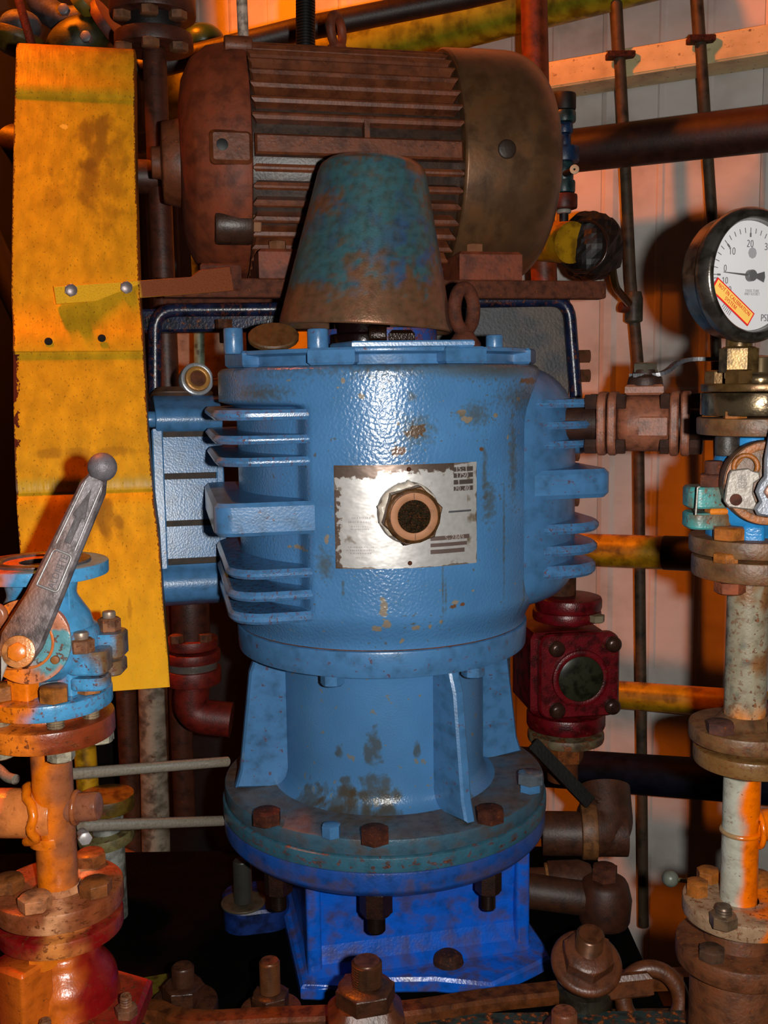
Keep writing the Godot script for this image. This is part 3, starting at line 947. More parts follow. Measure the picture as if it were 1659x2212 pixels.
func plate_texture() -> ImageTexture:
	var w := 512
	var h := 384
	var im := Image.create(w, h, false, Image.FORMAT_RGB8)
	for j in h:
		for i in w:
			var n := fine.get_noise_2d(i * 1.5, j * 1.5)
			var g := fine.get_noise_2d(i * 0.5 + 900.0, j * 0.5)
			var c := Color(0.84, 0.83, 0.82) * (1.0 + 0.06 * n)
			# rust and dirt creeping in from the edges
			var edge := minf(minf(i, w - i) * 1.0, minf(j, h - j) * 1.0)
			var top_left := (30.0 - j + 20.0 * n + (20.0 if i < 150 else 0.0)) / 8.0
			if top_left > 0.0 and i < 420:
				c = c.lerp(Color(0.36, 0.29, 0.25), clampf(top_left, 0.0, 0.9))
			var lower := (26.0 - i + 26.0 * n) / 8.0
			if lower - 1.2 > 0.0 and j > 90:
				c = c.lerp(Color(0.4, 0.31, 0.26), clampf(lower - 1.2, 0.0, 0.85))
			if edge < 3.0 + 12.0 * g:
				c = c.lerp(Color(0.38, 0.3, 0.25), 0.6)
			if i > 470 and g > 0.0:
				c = c.lerp(Color(0.48, 0.4, 0.3), clampf(g * 2.0, 0.0, 0.7))
			if g > 0.45:
				c = c.lerp(Color(0.45, 0.38, 0.32), clampf((g - 0.45) * 3.0, 0.0, 0.6))
			im.set_pixel(i, j, c)
	# the printed boxes and rules
	for r in [[418, 16, 78, 17], [418, 39, 78, 17], [418, 64, 78, 17], [418, 88, 78, 17]]:
		im.fill_rect(Rect2i(r[0], r[1], r[2], r[3]), Color(0.4, 0.36, 0.34))
	for r in [[330, 270, 150, 16], [330, 296, 140, 14], [330, 320, 130, 16]]:
		im.fill_rect(Rect2i(r[0], r[1], r[2], r[3]), Color(0.5, 0.42, 0.4))
	im.fill_rect(Rect2i(398, 178, 90, 7), Color(0.42, 0.42, 0.44))
	# faint worn lettering in the left column: only its grey lines are left
	var rng := RandomNumberGenerator.new()
	rng.seed = 5
	for row in [[60, 190, 60, 7], [48, 205, 80, 8], [58, 224, 60, 4], [55, 234, 66, 4], [44, 300, 90, 5], [40, 312, 96, 5], [52, 323, 74, 5], [70, 340, 40, 3]]:
		var x: int = row[0]
		while x < row[0] + row[2]:
			var wd := rng.randi_range(2, 5)
			var old := im.get_pixel(x, row[1])
			im.fill_rect(Rect2i(x, row[1], wd, row[3]), old.lerp(Color(0.45, 0.42, 0.42), 0.35))
			x += wd + rng.randi_range(2, 4)
	return ImageTexture.create_from_image(im)

func neck_texture() -> ImageTexture:
	var w := 1024
	var h := 256
	var im := Image.create(w, h, false, Image.FORMAT_RGB8)
	# smears of grime: along (0..1 round the neck), down (0..1), half sizes
	var smears := [[0.452, 0.47, 0.014, 0.12], [0.40, 0.5, 0.008, 0.05], [0.41, 0.72, 0.014, 0.08], [0.40, 0.8, 0.03, 0.12], [0.43, 0.84, 0.03, 0.13], [0.455, 0.74, 0.035, 0.12], [0.38, 0.88, 0.04, 0.09], [0.47, 0.8, 0.02, 0.1], [0.515, 0.5, 0.007, 0.07], [0.42, 0.95, 0.02, 0.05], [0.60, 0.6, 0.006, 0.1], [0.60, 0.8, 0.006, 0.08], [0.35, 0.8, 0.02, 0.1]]
	for j in h:
		for i in w:
			var n := fine.get_noise_2d(i * 2.0, j * 2.0)
			var c := BLUE * (1.0 + 0.06 * fine.get_noise_2d(i * 0.4, j * 0.4 + 500.0))
			var u := (i + 0.5) / w
			var v := (j + 0.5) / h
			if v > 0.9:
				c = c.lerp(Color(0.34, 0.28, 0.24), clampf((v - 0.9) * 9.0 + n * 0.5, 0.0, 0.8))
			for s in smears:
				var dx: float = (u - s[0]) / s[2]
				var dy: float = (v - s[1]) / s[3]
				var e := dx * dx + dy * dy + n * 1.3
				if e < 1.0:
					c = c.lerp(Color(0.27, 0.22, 0.16), clampf((1.0 - e) * 0.8, 0.0, 0.55))
			if n > 0.52:
				c = c.lerp(Color(0.5, 0.44, 0.36), 0.7)
			im.set_pixel(i, j, c)
	return ImageTexture.create_from_image(im)

func build_side_cover(t: Node3D, blue: Material) -> void:
	var y0 := DRIVE.y
	var d := 1.44
	var h := func(py: float) -> float:
		return hy(410, py, d) - y0
	# outline across: z forward, y up; it is drawn out along x
	var zf := 0.008
	var o := PackedVector2Array()
	o.append(Vector2(-0.14, h.call(845)))
	o.append(Vector2(-0.02, h.call(850)))
	o.append(Vector2(0.0, h.call(868)))
	for i in 9:      # the upper roll
		var a := lerpf(1.3, -1.35, i / 8.0)
		o.append(Vector2(zf - 0.004 + 0.017 * cos(a), h.call(908) + 0.019 * sin(a)))
	for py in [942.0, 1037.0, 1142.0, 1226.0]:
		o.append(Vector2(zf, h.call(py - 7)))
		o.append(Vector2(zf - 0.014, h.call(py - 7)))
		o.append(Vector2(zf - 0.014, h.call(py + 7)))
		o.append(Vector2(zf, h.call(py + 7)))
	for i in 9:      # the lower roll
		var a := lerpf(1.3, -1.5, i / 8.0)
		o.append(Vector2(zf - 0.004 + 0.019 * cos(a), h.call(1276) + 0.026 * sin(a)))
	o.append(Vector2(-0.02, h.call(1325)))
	o.append(Vector2(-0.14, h.call(1325)))
	# prism lays its outline in (x, z) and rises along y: turn so that outline x is z, outline z is y, rise is x
	var turn := Transform3D(Basis(Vector3(0, 0, 1), Vector3(1, 0, 0), Vector3(0, 1, 0)), Vector3.ZERO)
	var c := part(t, "side_cover", prism(Buf.new(), o, -0.312, -0.215, turn, 0.0015, 0.6), mat(BLUE, {"base": "mottle", "scale": 6.0, "rough": 0.3, "bump": 0.035, "relief": "peel"}), Transform3D(Basis(Vector3.RIGHT, deg_to_rad(-7.0)), Vector3(0, 0.003, -0.5 * sin(deg_to_rad(7.0)))) * Transform3D(Basis(Vector3.UP, deg_to_rad(5.0)), Vector3(-0.262 + 0.262 * cos(deg_to_rad(5.0)), 0, -0.262 * sin(deg_to_rad(5.0)))), "ribbed blue side cover with slots")
	part(c, "edge_strip", prism(Buf.new(), pts([zf - 0.02, h.call(930), zf + 0.002, h.call(930), zf + 0.002, h.call(1245), zf - 0.02, h.call(1245)]), -0.318, -0.302, turn, 0.002), blue)
	var gap := mat(Color(0.2, 0.14, 0.09), {"base": "rust", "scale": 9.0, "rough": 0.7})
	for py in [942.0, 1037.0, 1142.0, 1226.0]:
		part(c, "slot_liner", prism(Buf.new(), pts([zf - 0.02, h.call(py - 6.5), zf - 0.003, h.call(py - 6.5), zf - 0.003, h.call(py + 6.5), zf - 0.02, h.call(py + 6.5)]), -0.303, -0.226, turn, 0.0005), gap, ID, "rusty slot")
	part(c, "edge_strip", prism(Buf.new(), pts([zf - 0.02, h.call(930), zf + 0.001, h.call(930), zf + 0.001, h.call(1245), zf - 0.02, h.call(1245)]), -0.226, -0.2145, turn, 0.002), blue)
	for py in [908.0, 1276.0]:
		part(c, "hinge_pin", cyl(Buf.new(), 0.012, 0.0, 0.014, X(Vector3(-0.312, h.call(py), zf - 0.003), Vector3.LEFT)), blue)
	part(c, "dusty_top", prism(Buf.new(), rect(0.094, 0.12, 0.025, Vector2(-0.266, -0.075)), h.call(850) - 0.004, h.call(828), ID, 0.008), mat(Color(0.3, 0.2, 0.13), {"base": "rust", "scale": 5.0, "rough": 0.6}), ID, "domed top brown with dust")
	# a pipe port with a pale collar behind the cover
	var at := t.transform.affine_inverse() * P(427, 818, 1.55)
	var px := X(at, Vector3(0.25, 0.25, 1))
	var e := part(t, "breather_port", ring(Buf.new(), 0.019, 0.0255, -0.02, 0.0, ID, 32, 0.003), steel(Color(0.7, 0.72, 0.75), 0.3), px, "grey collar round a brass port")
	part(e, "brass_ring", ring(Buf.new(), 0.012, 0.019, -0.015, 0.004, ID, 32, 0.002), mat(Color(0.7, 0.5, 0.25), {"rough": 0.4, "metal": 0.4}))
	part(e, "plug", cyl(Buf.new(), 0.0125, -0.02, 0.0), rusty())

func build_pedestal_base() -> void:
	var y0 := 0.675
	var t := thing("discharge_head", "bright blue cast discharge head under the gear drive, bolted to the oily deck", "pump head", Vector3(DRIVE.x, y0, DRIVE.z), YAW)
	var blue := mat(Color(0.05, 0.36, 0.8), {"base": "mottle", "scale": 5.0, "over": "dust", "over_scale": 6.0, "rough": 0.3, "bump": 0.08, "relief": "cast"})
	part(t, "top_flange", lathe(Buf.new(), [Vector2(0.1, 0.8515 - y0), Vector2(0.226, 0.8515 - y0), Vector2(0.236, 0.862 - y0), Vector2(0.236, 0.8882 - y0), Vector2(0.1, 0.8884 - y0)], ID, 110, 0.003), mat(Color(0.1, 0.29, 0.6), {"base": "mottle", "scale": 6.0, "over": "dust", "over_scale": 5.0, "rough": 0.35, "bump": 0.06, "relief": "pits"}), ID, "oil-stained blue flange")
	# waisted body
	var b := Buf.new()
	var levels := [[0.8515, 0.158, 0.128], [0.83, 0.155, 0.122], [0.77, 0.153, 0.115], [0.735, 0.153, 0.116], [0.712, 0.156, 0.124], [0.703, 0.162, 0.14], [0.700, 0.17, 0.16]]
	for i in levels.size() - 1:
		var p: Array = levels[i]
		var q: Array = levels[i + 1]
		var a := rect(p[1] * 2, p[2] * 2, 0.02, Vector2(0.022, 0))
		var c := rect(q[1] * 2, q[2] * 2, 0.02, Vector2(0.022, 0))
		for k in a.size():
			var m := (k + 1) % a.size()
			var nk := (a[k] - Vector2(0.022, 0)).normalized()
			b.flat(Vector3(a[k].x, p[0] - y0, a[k].y), Vector3(a[m].x, p[0] - y0, a[m].y), Vector3(c[m].x, q[0] - y0, c[m].y), Vector3(c[k].x, q[0] - y0, c[k].y), Vector3(nk.x, 0.3, nk.y))
	part(t, "body", b, blue)
	for s in [-1, 1]:
		part(t, "corner_rib", prism(Buf.new(), rect(0.02, 0.02, 0.005, Vector2(0.022 + s * 0.149, 0.121)), 0.70 - y0, 0.8515 - y0, ID, 0.001), blue)
	var foot := PackedVector2Array()
	for p in [[-0.15, -0.17], [-0.15, 0.15], [-0.10, 0.165], [-0.04, 0.16], [0.03, 0.175], [0.1, 0.205], [0.17, 0.175], [0.2, 0.16], [0.205, 0.12], [0.205, -0.17]]:
		foot.append(Vector2(p[0], p[1]))
	part(t, "foot", prism(Buf.new(), foot, 0.680 - y0, 0.702 - y0, ID, 0.004, 0.6), blue)
	var inv := t.transform.affine_inverse()
	part(t, "bolt", lathe(Buf.new(), [Vector2(0.022, -0.004), Vector2(0.02, 0.006), Vector2(0.013, 0.012), Vector2(0, 0.013)], X(inv * on_level(968, 2075, 0.704)), 24, 0.001), rusty(Color(0.22, 0.12, 0.08)), ID, "dark round bolt head")
	# nuts and stud ends under the flange
	for s in [[-45.0, 0, 0.019], [-3.5, 0, 0.0215], [42.5, 0, 0.018]]:
		var na := deg_to_rad(s[0]) - YAW
		var xf := X(Vector3(sin(na) * 0.205, 0.8515 - y0, cos(na) * 0.205), Vector3.DOWN, 0.3)
		var nut := part(t, "nut", hexa(Buf.new(), s[2], 0.034), mat(Color(0.16, 0.08, 0.05), {"base": "rust", "scale": 8.0, "rough": 0.4, "bump": 0.05}), xf, "dark rusty nut")
		part(nut, "stud_end", stud(Buf.new(), s[2] * 0.56, 0.058), mat(Color(0.14, 0.09, 0.06), {"base": "rust", "scale": 8.0, "rough": 0.35, "bump": 0.0, "metal": 0.4}))
	# bracket arm at the left with its stud
	var at := P(540, 1950, 1.47)
	var br := thing("support_bracket", "dark blue bracket arm with a stud, left of the bright blue head", "bracket", at, YAW)
	part(br, "arm", prism(Buf.new(), rect(0.1, 0.1, 0.03, Vector2(0.01, -0.02)), -0.045, 0.0, ID, 0.004), mat(Color(0.07, 0.17, 0.42), {"base": "grime", "scale": 5.0, "rough": 0.4}))
	part(br, "washer", ring(Buf.new(), 0.012, 0.034, 0.0, 0.004, X(Vector3(-0.01, 0, 0))), steel(Color(0.4, 0.36, 0.3)))
	part(br, "stud", stud(Buf.new(), 0.014, 0.07), mat(Color(0.2, 0.2, 0.18), {"rough": 0.4}), X(Vector3(-0.01, 0, 0)))
	part(br, "post", cyl(Buf.new(), 0.022, 0.68 - at.y, -0.045), mat(Color(0.1, 0.07, 0.06)), X(Vector3(0.0, 0, -0.01)))


# ---------------------------------------------------------------- belt guard, motor, cone

func guard_texture() -> ImageTexture:
	var w := 384
	var h := 1408
	var data := PackedByteArray()
	data.resize(w * h * 3)
	# smudges: across, down, half sizes, how dark
	var smudges := [[0.66, 0.22, 0.16, 0.05, 0.5], [0.6, 0.28, 0.12, 0.04, 0.45], [0.75, 0.26, 0.2, 0.1, 0.3], [0.34, 0.3, 0.1, 0.03, 0.25], [0.66, 0.78, 0.1, 0.03, 0.6], [0.5, 0.76, 0.16, 0.05, 0.3], [0.62, 0.965, 0.04, 0.006, 0.9], [0.76, 0.9, 0.02, 0.02, 0.6], [0.3, 0.05, 0.3, 0.03, 0.25], [0.8, 0.05, 0.15, 0.04, 0.3], [0.5, 0.69, 0.5, 0.008, 0.35], [0.3, 0.27, 0.03, 0.01, 0.3]]
	for j in h:
		for i in w:
			var n := fine.get_noise_2d(i * 0.8, j * 0.8)
			var f := fine.get_noise_2d(i * 6.0, j * 6.0)
			var u := (i + 0.5) / w
			var v := (j + 0.5) / h
			var c := Color(0.79, 0.585, 0.095)
			c = c * (1.0 + 0.14 * n)
			if f < -0.42:
				c = c.lerp(Color(0.34, 0.22, 0.08), clampf((-0.42 - f) * 3.5, 0.0, 0.6))
			for s in smudges:
				var dx: float = (u - s[0]) / s[2]
				var dy: float = (v - s[1]) / s[3]
				if absf(dx) > 1.5 or absf(dy) > 1.5:
					continue
				var e := dx * dx + dy * dy + n * 1.1
				if e < 1.0:
					c = c.lerp(Color(0.4, 0.26, 0.1), clampf((1.0 - e) * 1.4, 0.0, 1.0) * float(s[4]) * 0.7)
			# bare edges and a pale blob of paint
			var edge := minf(u, 1.0 - u) * w
			if edge < 3.0 + 5.0 * f + 4.0 * n:
				c = c.lerp(Color(0.28, 0.13, 0.07), 0.8)
			if u < 0.05 and v > 0.55 and v < 0.68 and n > -0.15 and u < 0.035 + 0.03 * f:
				c = Color(0.3, 0.12, 0.08)
			var bx := (u - 0.41) / 0.035
			var by := (v - 0.195) / 0.0042
			if bx * bx + by * by < 1.0 + f:
				c = Color(0.95, 0.74, 0.25)
			if v > 0.82:
				c = c.lerp(Color(0.72, 0.62, 0.1), (v - 0.82) * 4.0)
			var at := (j * w + i) * 3
			data[at] = clampi(int(c.r * 255.0), 0, 255)
			data[at + 1] = clampi(int(c.g * 255.0), 0, 255)
			data[at + 2] = clampi(int(c.b * 255.0), 0, 255)
	return ImageTexture.create_from_image(Image.create_from_data(w, h, false, Image.FORMAT_RGB8, data))

func build_guard() -> void:
	var across := Vector3(-cos(YAW), 0, sin(YAW)) * 0.172
	var back := Vector3(-sin(YAW), 0, -cos(YAW))
	var rows := []       # the right-hand edge of the front sheet, top to bottom
	for s in [[294, 118, 1.70], [291, 106, 1.67], [290, 108, 1.65], [290, 120, 1.636], [291, 150, 1.622], [291, 186, 1.611], [291, 189, 1.608], [291, 208, 1.604], [291, 213, 1.6035], [291, 216, 1.6055], [293, 350, 1.56], [297, 500, 1.51], [302, 640, 1.465], [308, 710, 1.446], [308.5, 713, 1.443], [310, 757, 1.429], [310.5, 760, 1.432], [318, 900, 1.387], [327, 1020, 1.352], [329, 1046, 1.346], [330, 1056, 1.347], [331, 1066, 1.342], [332, 1082, 1.334], [334, 1096, 1.331], [345, 1180, 1.303], [352, 1300, 1.262], [361, 1400, 1.229], [367, 1484, 1.2]]:
		rows.append(P(s[0], s[1], s[2]))
	var base: Vector3 = rows[rows.size() - 1]
	base.y = 0.68
	var t := thing("belt_guard", "tall yellow sheet metal belt guard, stained, standing left of the gear drive", "belt guard", base)
	var k := 12
	var b := Buf.new()
	var span := 0.0
	var sums := [0.0]
	for i in range(1, rows.size()):
		span += (rows[i] as Vector3).distance_to(rows[i - 1])
		sums.append(span)
	var nn := []
	for i in rows.size() - 1:
		var step: Vector3 = rows[i] - rows[i + 1]
		nn.append(step.cross(across).normalized())
		if nn[i].dot(back) > 0.0:
			nn[i] = -nn[i]
	for i in rows.size() - 1:
		var n0: Vector3 = nn[i]
		var n1: Vector3 = nn[i]
		if i > 0 and nn[i - 1].dot(nn[i]) > 0.75:
			n0 = (nn[i - 1] + nn[i]).normalized()
		if i < nn.size() - 1 and nn[i + 1].dot(nn[i]) > 0.75:
			n1 = (nn[i + 1] + nn[i]).normalized()
		for j in k:
			var u0 := float(j) / k
			var u1 := float(j + 1) / k
			var a: Vector3 = rows[i] - base
			var c: Vector3 = rows[i + 1] - base
			b.quad(a + across * (1 - u0), c + across * (1 - u0), c + across * (1 - u1), a + across * (1 - u1), n0, n1, n1, n0, Vector2(u0, sums[i] / span), Vector2(u0, sums[i + 1] / span), Vector2(u1, sums[i + 1] / span), Vector2(u1, sums[i] / span))
	# the sheet's thickness, its two sides and the underside
	for s in [0.0, 1.0]:
		for i in rows.size() - 1:
			var a: Vector3 = rows[i] - base + across * s
			var c: Vector3 = rows[i + 1] - base + across * s
			var deep := 0.16
			b.flat(a, c, c + back * deep, a + back * minf(deep, 0.03 + 0.05 * i), across * (s - 0.5))
	var last: Vector3 = rows[rows.size() - 1] - base
	b.flat(last, last + across, last + across + back * 0.16, last + back * 0.16, Vector3.DOWN)
	var m := StandardMaterial3D.new()
	m.albedo_texture = guard_texture()
	m.roughness = 0.42
	m.metallic_specular = 0.35
	m.heightmap_enabled = true
	m.heightmap_texture = noise_tex(0.03, 61, [], 5)
	m.heightmap_scale = 0.05
	part(t, "cover_sheet", b, m)
	# a leg to the deck, out of sight behind
	part(t, "support_leg", prism(Buf.new(), rect(0.05, 0.05), 0.0, last.y + 0.1, Transform3D(Basis(), across * 1.05 + back * 0.3), 0.002), rusty())
	for s in [[105, 738], [220, 731]]:
		var at := P(s[0], s[1], 1.409 if s[0] < 150 else 1.424)
		part(t, "bolt_hole", cyl(Buf.new(), 0.0054, 0.0, 0.0016, ID, 20, 0.0003), plain(Color(0.02, 0.012, 0.01), 0.9), X(at - base, -back + Vector3(0, 0.3, 0)), "dark open bolt hole")
	# bolted steel strap from the guard to the motor's base
	var a := P(118, 637, 1.432)
	var e := P(500, 609, 1.53)
	var s := thing("guard_strap", "flat steel strap, yellow at the bolted end and rusty at the motor", "strap", a)
	var dir := (e - a).normalized()
	var nrm := dir.cross(Vector3.UP).normalized()
	if nrm.z < 0.0:
		nrm = -nrm
	var upw := nrm.cross(dir).normalized()
	if upw.y < 0.0:
		upw = -upw
	var bx := Transform3D(Basis(dir, nrm, upw), Vector3.ZERO)     # outline x along, z up; rises along the face
	var long := a.distance_to(e)
	var sb := prism(Buf.new(), pts([0, -0.013, long, -0.013, long, 0.022, long - 0.045, 0.02, long - 0.06, 0.011, 0, 0.011]), -0.003, 0.004, bx, 0.001)
	# more corners along the strap, so that the paint can end where it does
	var dense := Buf.new()
	for i in 40:
		var x0 := long * i / 40.0
		var x1 := long * (i + 1) / 40.0
		dense.flat(bx * Vector3(x0, 0.0042, -0.0125), bx * Vector3(x1, 0.0042, -0.0125), bx * Vector3(x1, 0.0042, 0.0105), bx * Vector3(x0, 0.0042, 0.0105), nrm)
	sb.v.append_array(dense.v); sb.n.append_array(dense.n); sb.c.append_array(dense.c); sb.uv.append_array(dense.uv)
	var edge := long * 0.455
	tint(sb, func(p: Vector3) -> Color:
		return lin(236, 172, 30) if p.dot(dir) < edge else lin(128, 68, 40))
	part(s, "bar", sb, mat(Color.WHITE, {"base": "specks", "scale": 8.0, "spec": 0.2, "rough": 0.6, "bump": 0.08, "relief": "pits"}))
	for px in [[152, 628], [271, 622]]:
		var at := P(px[0], px[1], lerpf(1.432, 1.53, (px[0] - 118.0) / 382.0)) - a
		part(s, "bolt", hexa(cyl(Buf.new(), 0.0075, -0.02, 0.0), 0.0092, 0.006), steel(Color(0.55, 0.5, 0.5), 0.4), X(at + nrm * 0.004, nrm, 0.4))

func build_motor() -> void:
	var at := Vector3(-0.013, 1.856, -1.765)
	var base := 1.66
	var t := thing("electric_motor", "large rusty brown finned electric motor behind the cone, above the gear drive", "motor", Vector3(at.x, base, at.z), YAW)
	var y := at.y - base
	var lie := Transform3D(Basis(Vector3(0, 1, 0), Vector3(1, 0, 0), Vector3(0, 0, -1)), Vector3(0, y, 0))     # y of the lathe along the motor, left to right
	var brown := mat(Color(0.48, 0.27, 0.165), {"base": "rust", "scale": 3.5, "over": "rust_some", "over_scale": 5.0, "rough": 0.5, "bump": 0.08, "relief": "pits", "spec": 0.5})
	var groove := mat(Color(0.26, 0.2, 0.17), {"base": "rust", "scale": 5.0, "rough": 0.4, "bump": 0.05, "relief": "pits"})
	var warm := mat(Color(0.53, 0.26, 0.15), {"base": "rust", "scale": 4.0, "over": "rust_few", "over_scale": 5.0, "rough": 0.5, "bump": 0.08, "relief": "pits"})
	part(t, "frame", lathe(Buf.new(), [Vector2(0, -0.22), Vector2(0.164, -0.22), Vector2(0.164, 0.12), Vector2(0, 0.12)], lie, 96, 0.002), groove)
	var fin := Buf.new()
	prism(fin, pts([-0.207, 0.155, 0.102, 0.155, 0.108, 0.1845, -0.213, 0.1845]), -0.0056, 0.0056, ID, 0.004)
	var fin_mesh := mesh(fin)
	var k := 0
	for i in 46:
		var a := 11.5 + 8.2 * i
		if a > 350.0:
			continue
		var r := deg_to_rad(a)
		var out := Vector3(0, sin(r), cos(r))
		part(t, "fin", fin_mesh, brown, Transform3D(Basis(Vector3.RIGHT, Vector3.RIGHT.cross(out) * -1.0, out), Vector3(0, y, 0)))
	# the flat pad between the fins, its divider, the rail
	part(t, "name_pad", prism(Buf.new(), pts([-0.21, -0.02, 0.106, -0.02, 0.106, 0.009, -0.21, 0.009]), 0.15, 0.185, Transform3D(Basis(Vector3.RIGHT, Vector3.BACK, Vector3.UP), Vector3(0, y, 0)), 0.003), brown)
	part(t, "divider", box(Buf.new(), 0.008, 0.075, 0.03, Transform3D(Basis(), Vector3(-0.043, y + 0.0, 0.168)), 0.002), brown)
	# end bell
	warm.roughness = 0.62
	part(t, "end_bell", lathe(Buf.new(), [Vector2(0, -0.315), Vector2(0.09, -0.315), Vector2(0.125, -0.31), Vector2(0.156, -0.296), Vector2(0.176, -0.27), Vector2(0.184, -0.235), Vector2(0.184, -0.214), Vector2(0.15, -0.21)], lie, 96, 0.004), warm)
	part(t, "shaft_hub", lathe(Buf.new(), [Vector2(0, -0.36), Vector2(0.025, -0.36), Vector2(0.025, -0.345), Vector2(0.062, -0.343), Vector2(0.07, -0.31), Vector2(0, -0.31)], lie, 40, 0.003), brown)
	part(t, "bell_boss", prism(Buf.new(), rect(0.062, 0.048, 0.008), 0.15, 0.187, Transform3D(Basis(Vector3.RIGHT, Vector3.BACK, Vector3.UP), Vector3(-0.245, y - 0.012, 0)), 0.005), brown)
	part(t, "drain_hole", cyl(Buf.new(), 0.0085, 0.0, 0.001), plain(Color(0.05, 0.03, 0.02)), X(Vector3(-0.258, y - 0.01, 0.1872), Vector3.BACK))
	var lug := cyl(Buf.new(), 0.03, -0.028, 0.03, X(Vector3.ZERO, Vector3.RIGHT), 32, 0.006)
	part(t, "bolt_lug", lug, mat(Color(0.28, 0.19, 0.15), {"base": "rust", "scale": 6.0, "rough": 0.4, "bump": 0.05}), Transform3D(Basis(), Vector3(-0.242, y - 0.113, 0.12)))
	part(t, "bolt", hexa(Buf.new(), 0.014, 0.012), mat(Color(0.6, 0.42, 0.3), {"rough": 0.5}), X(Vector3(-0.212, y - 0.113, 0.132), Vector3.RIGHT))
	part(t, "bolt_lug", mesh(cyl(Buf.new(), 0.014, -0.02, 0.022, X(Vector3.ZERO, Vector3.RIGHT), 24, 0.003)), brown, Transform3D(Basis(), Vector3(-0.225, y + 0.155, 0.1)))
	# fan cowl
	var cowl := [Vector2(0.15, 0.108), Vector2(0.1895, 0.108), Vector2(0.192, 0.112), Vector2(0.193, 0.17)]
	for i in 12:
		var a := PI / 2 * i / 11.0
		cowl.append(Vector2(0.118 + 0.075 * cos(a), 0.212 + 0.075 * sin(a)))
	cowl.append(Vector2(0.06, 0.29))
	cowl.append(Vector2(0.0, 0.29))
	part(t, "fan_cowl", lathe(Buf.new(), cowl, lie, 110, 0.001), mat(Color(0.48, 0.35, 0.235), {"base": "rust", "scale": 2.6, "over": "dust", "over_scale": 3.0, "rough": 0.38, "metal": 0.35, "bump": 0.04, "relief": "pits"}), ID, "dull brown rounded fan cowl")
	part(t, "cowl_plug", lathe(Buf.new(), [Vector2(0, 0), Vector2(0.0145, 0), Vector2(0.0145, 0.003), Vector2(0.011, 0.0045), Vector2(0, 0.0045)], ID, 28, 0.001), mat(Color(0.2, 0.14, 0.1), {"rough": 0.5}), X(Vector3(0.172, y - 0.004, 0.1925), Vector3(0, -0.02, 1)))
	# lifting eye on top
	part(t, "lifting_eye", tube(Buf.new(), circle_path(0.024, X(Vector3(-0.055, y + 0.217, 0.0), Vector3(0.85, 0, 0.55)), 28), 0.0075, 14, true), warm, ID, "rusty lifting eye")
	part(t, "eye_collar", cyl(Buf.new(), 0.016, 0.17, 0.195, Transform3D(Basis(), Vector3(-0.055, y, 0)), 24, 0.003), warm)
	# feet
	for x in [-0.155, 0.16]:
		var foot := part(t, "foot", prism(Buf.new(), pts([-0.06, -0.12, 0.06, -0.12, 0.052, 0.152, -0.052, 0.152]), -0.004, 0.045, Transform3D(Basis(), Vector3(x, 0, 0)), 0.005), warm)
		part(foot, "bolt", hexa(Buf.new(), 0.014, 0.014), mat(Color(0.55, 0.36, 0.24), {"rough": 0.5}), X(Vector3(x - 0.02, 0.045, 0.128), Vector3.UP, 0.3))
	# the motor's slide rails
	var rail := thing("motor_rail", "rusty brown steel slide rail under the motor, level with the strap", "rail", Vector3(at.x, 1.615, at.z), YAW)
	part(rail, "bar", box(Buf.new(), 0.70, 0.028, 0.03, Transform3D(Basis(), Vector3(0.0, 0.03, 0.15)), 0.002), rusty(Color(0.4, 0.22, 0.15)))
	part(rail, "bar", box(Buf.new(), 0.70, 0.028, 0.03, Transform3D(Basis(), Vector3(0.0, 0.03, -0.15)), 0.002), rusty(Color(0.4, 0.22, 0.15)))
	part(rail, "stop_block", box(Buf.new(), 0.06, 0.04, 0.04, Transform3D(Basis(), Vector3(-0.265, 0.045, 0.15)), 0.003), rusty(Color(0.38, 0.2, 0.14)))
	# bent steel frame that carries the motor, dark blue
	var f := thing("motor_support", "dark blue bent steel motor support frame, chipped, behind the gear drive", "frame", Vector3(DRIVE.x, 0.68, -1.72))
	var o := f.position
	var navy := mat(Color(0.1, 0.14, 0.26), {"base": "grime", "scale": 5.0, "over": "rust_some", "over_scale": 7.0, "rough": 0.3, "bump": 0.05})
	var path := [P(335, 900, 1.60) - o, P(335, 670, 1.60) - o, P(600, 668, 1.62) - o, P(800, 655, 1.66) - o, P(1228, 648, 1.70) - o, P(1246, 880, 1.70) - o]
	var rim := bends(path, 0.032)
	part(f, "rim", tube(Buf.new(), rim, 0.0105, 16), navy)
	part(f, "plate", prism(Buf.new(), pts([0.02, 0.60, 0.318, 0.60, 0.318, 0.955, 0.02, 0.955]), -0.008, 0.004, Transform3D(Basis(Vector3.RIGHT, Vector3.BACK, Vector3.UP), Vector3(0, 0, 0.0)), 0.002), mat(Color(0.06, 0.08, 0.14), {"base": "grime", "scale": 4.0, "over": "dust", "over_scale": 3.0, "rough": 0.5}), ID, "dark plate inside the rim")
	part(f, "beam", box(Buf.new(), 0.52, 0.036, 0.05, Transform3D(Basis(), P(540, 690, 1.63) - o + Vector3(0.06, 0.0, -0.02)), 0.004), navy)
	for px in [[1258, 770], [1258, 812]]:
		part(f, "bolt", hexa(Buf.new(), 0.012, 0.02), rusty(), X(P(px[0] - 10, px[1], 1.71) - o, Vector3.RIGHT))
	for x in [-0.2, 0.2]:
		part(f, "post", box(Buf.new(), 0.05, 0.92, 0.05, Transform3D(Basis(), Vector3(x, 0.46, -0.06)), 0.003), mat(Color(0.07, 0.07, 0.09)))
	var hb := part(f, "hanging_bolt", hexa(Buf.new(), 0.013, 0.018), rusty(), X(P(483, 690, 1.595) - o, Vector3.DOWN))
	part(hb, "bolt_end", cyl(Buf.new(), 0.0075, 0.016, 0.036, ID, 20, 0.002), steel(Color(0.5, 0.42, 0.4), 0.5))

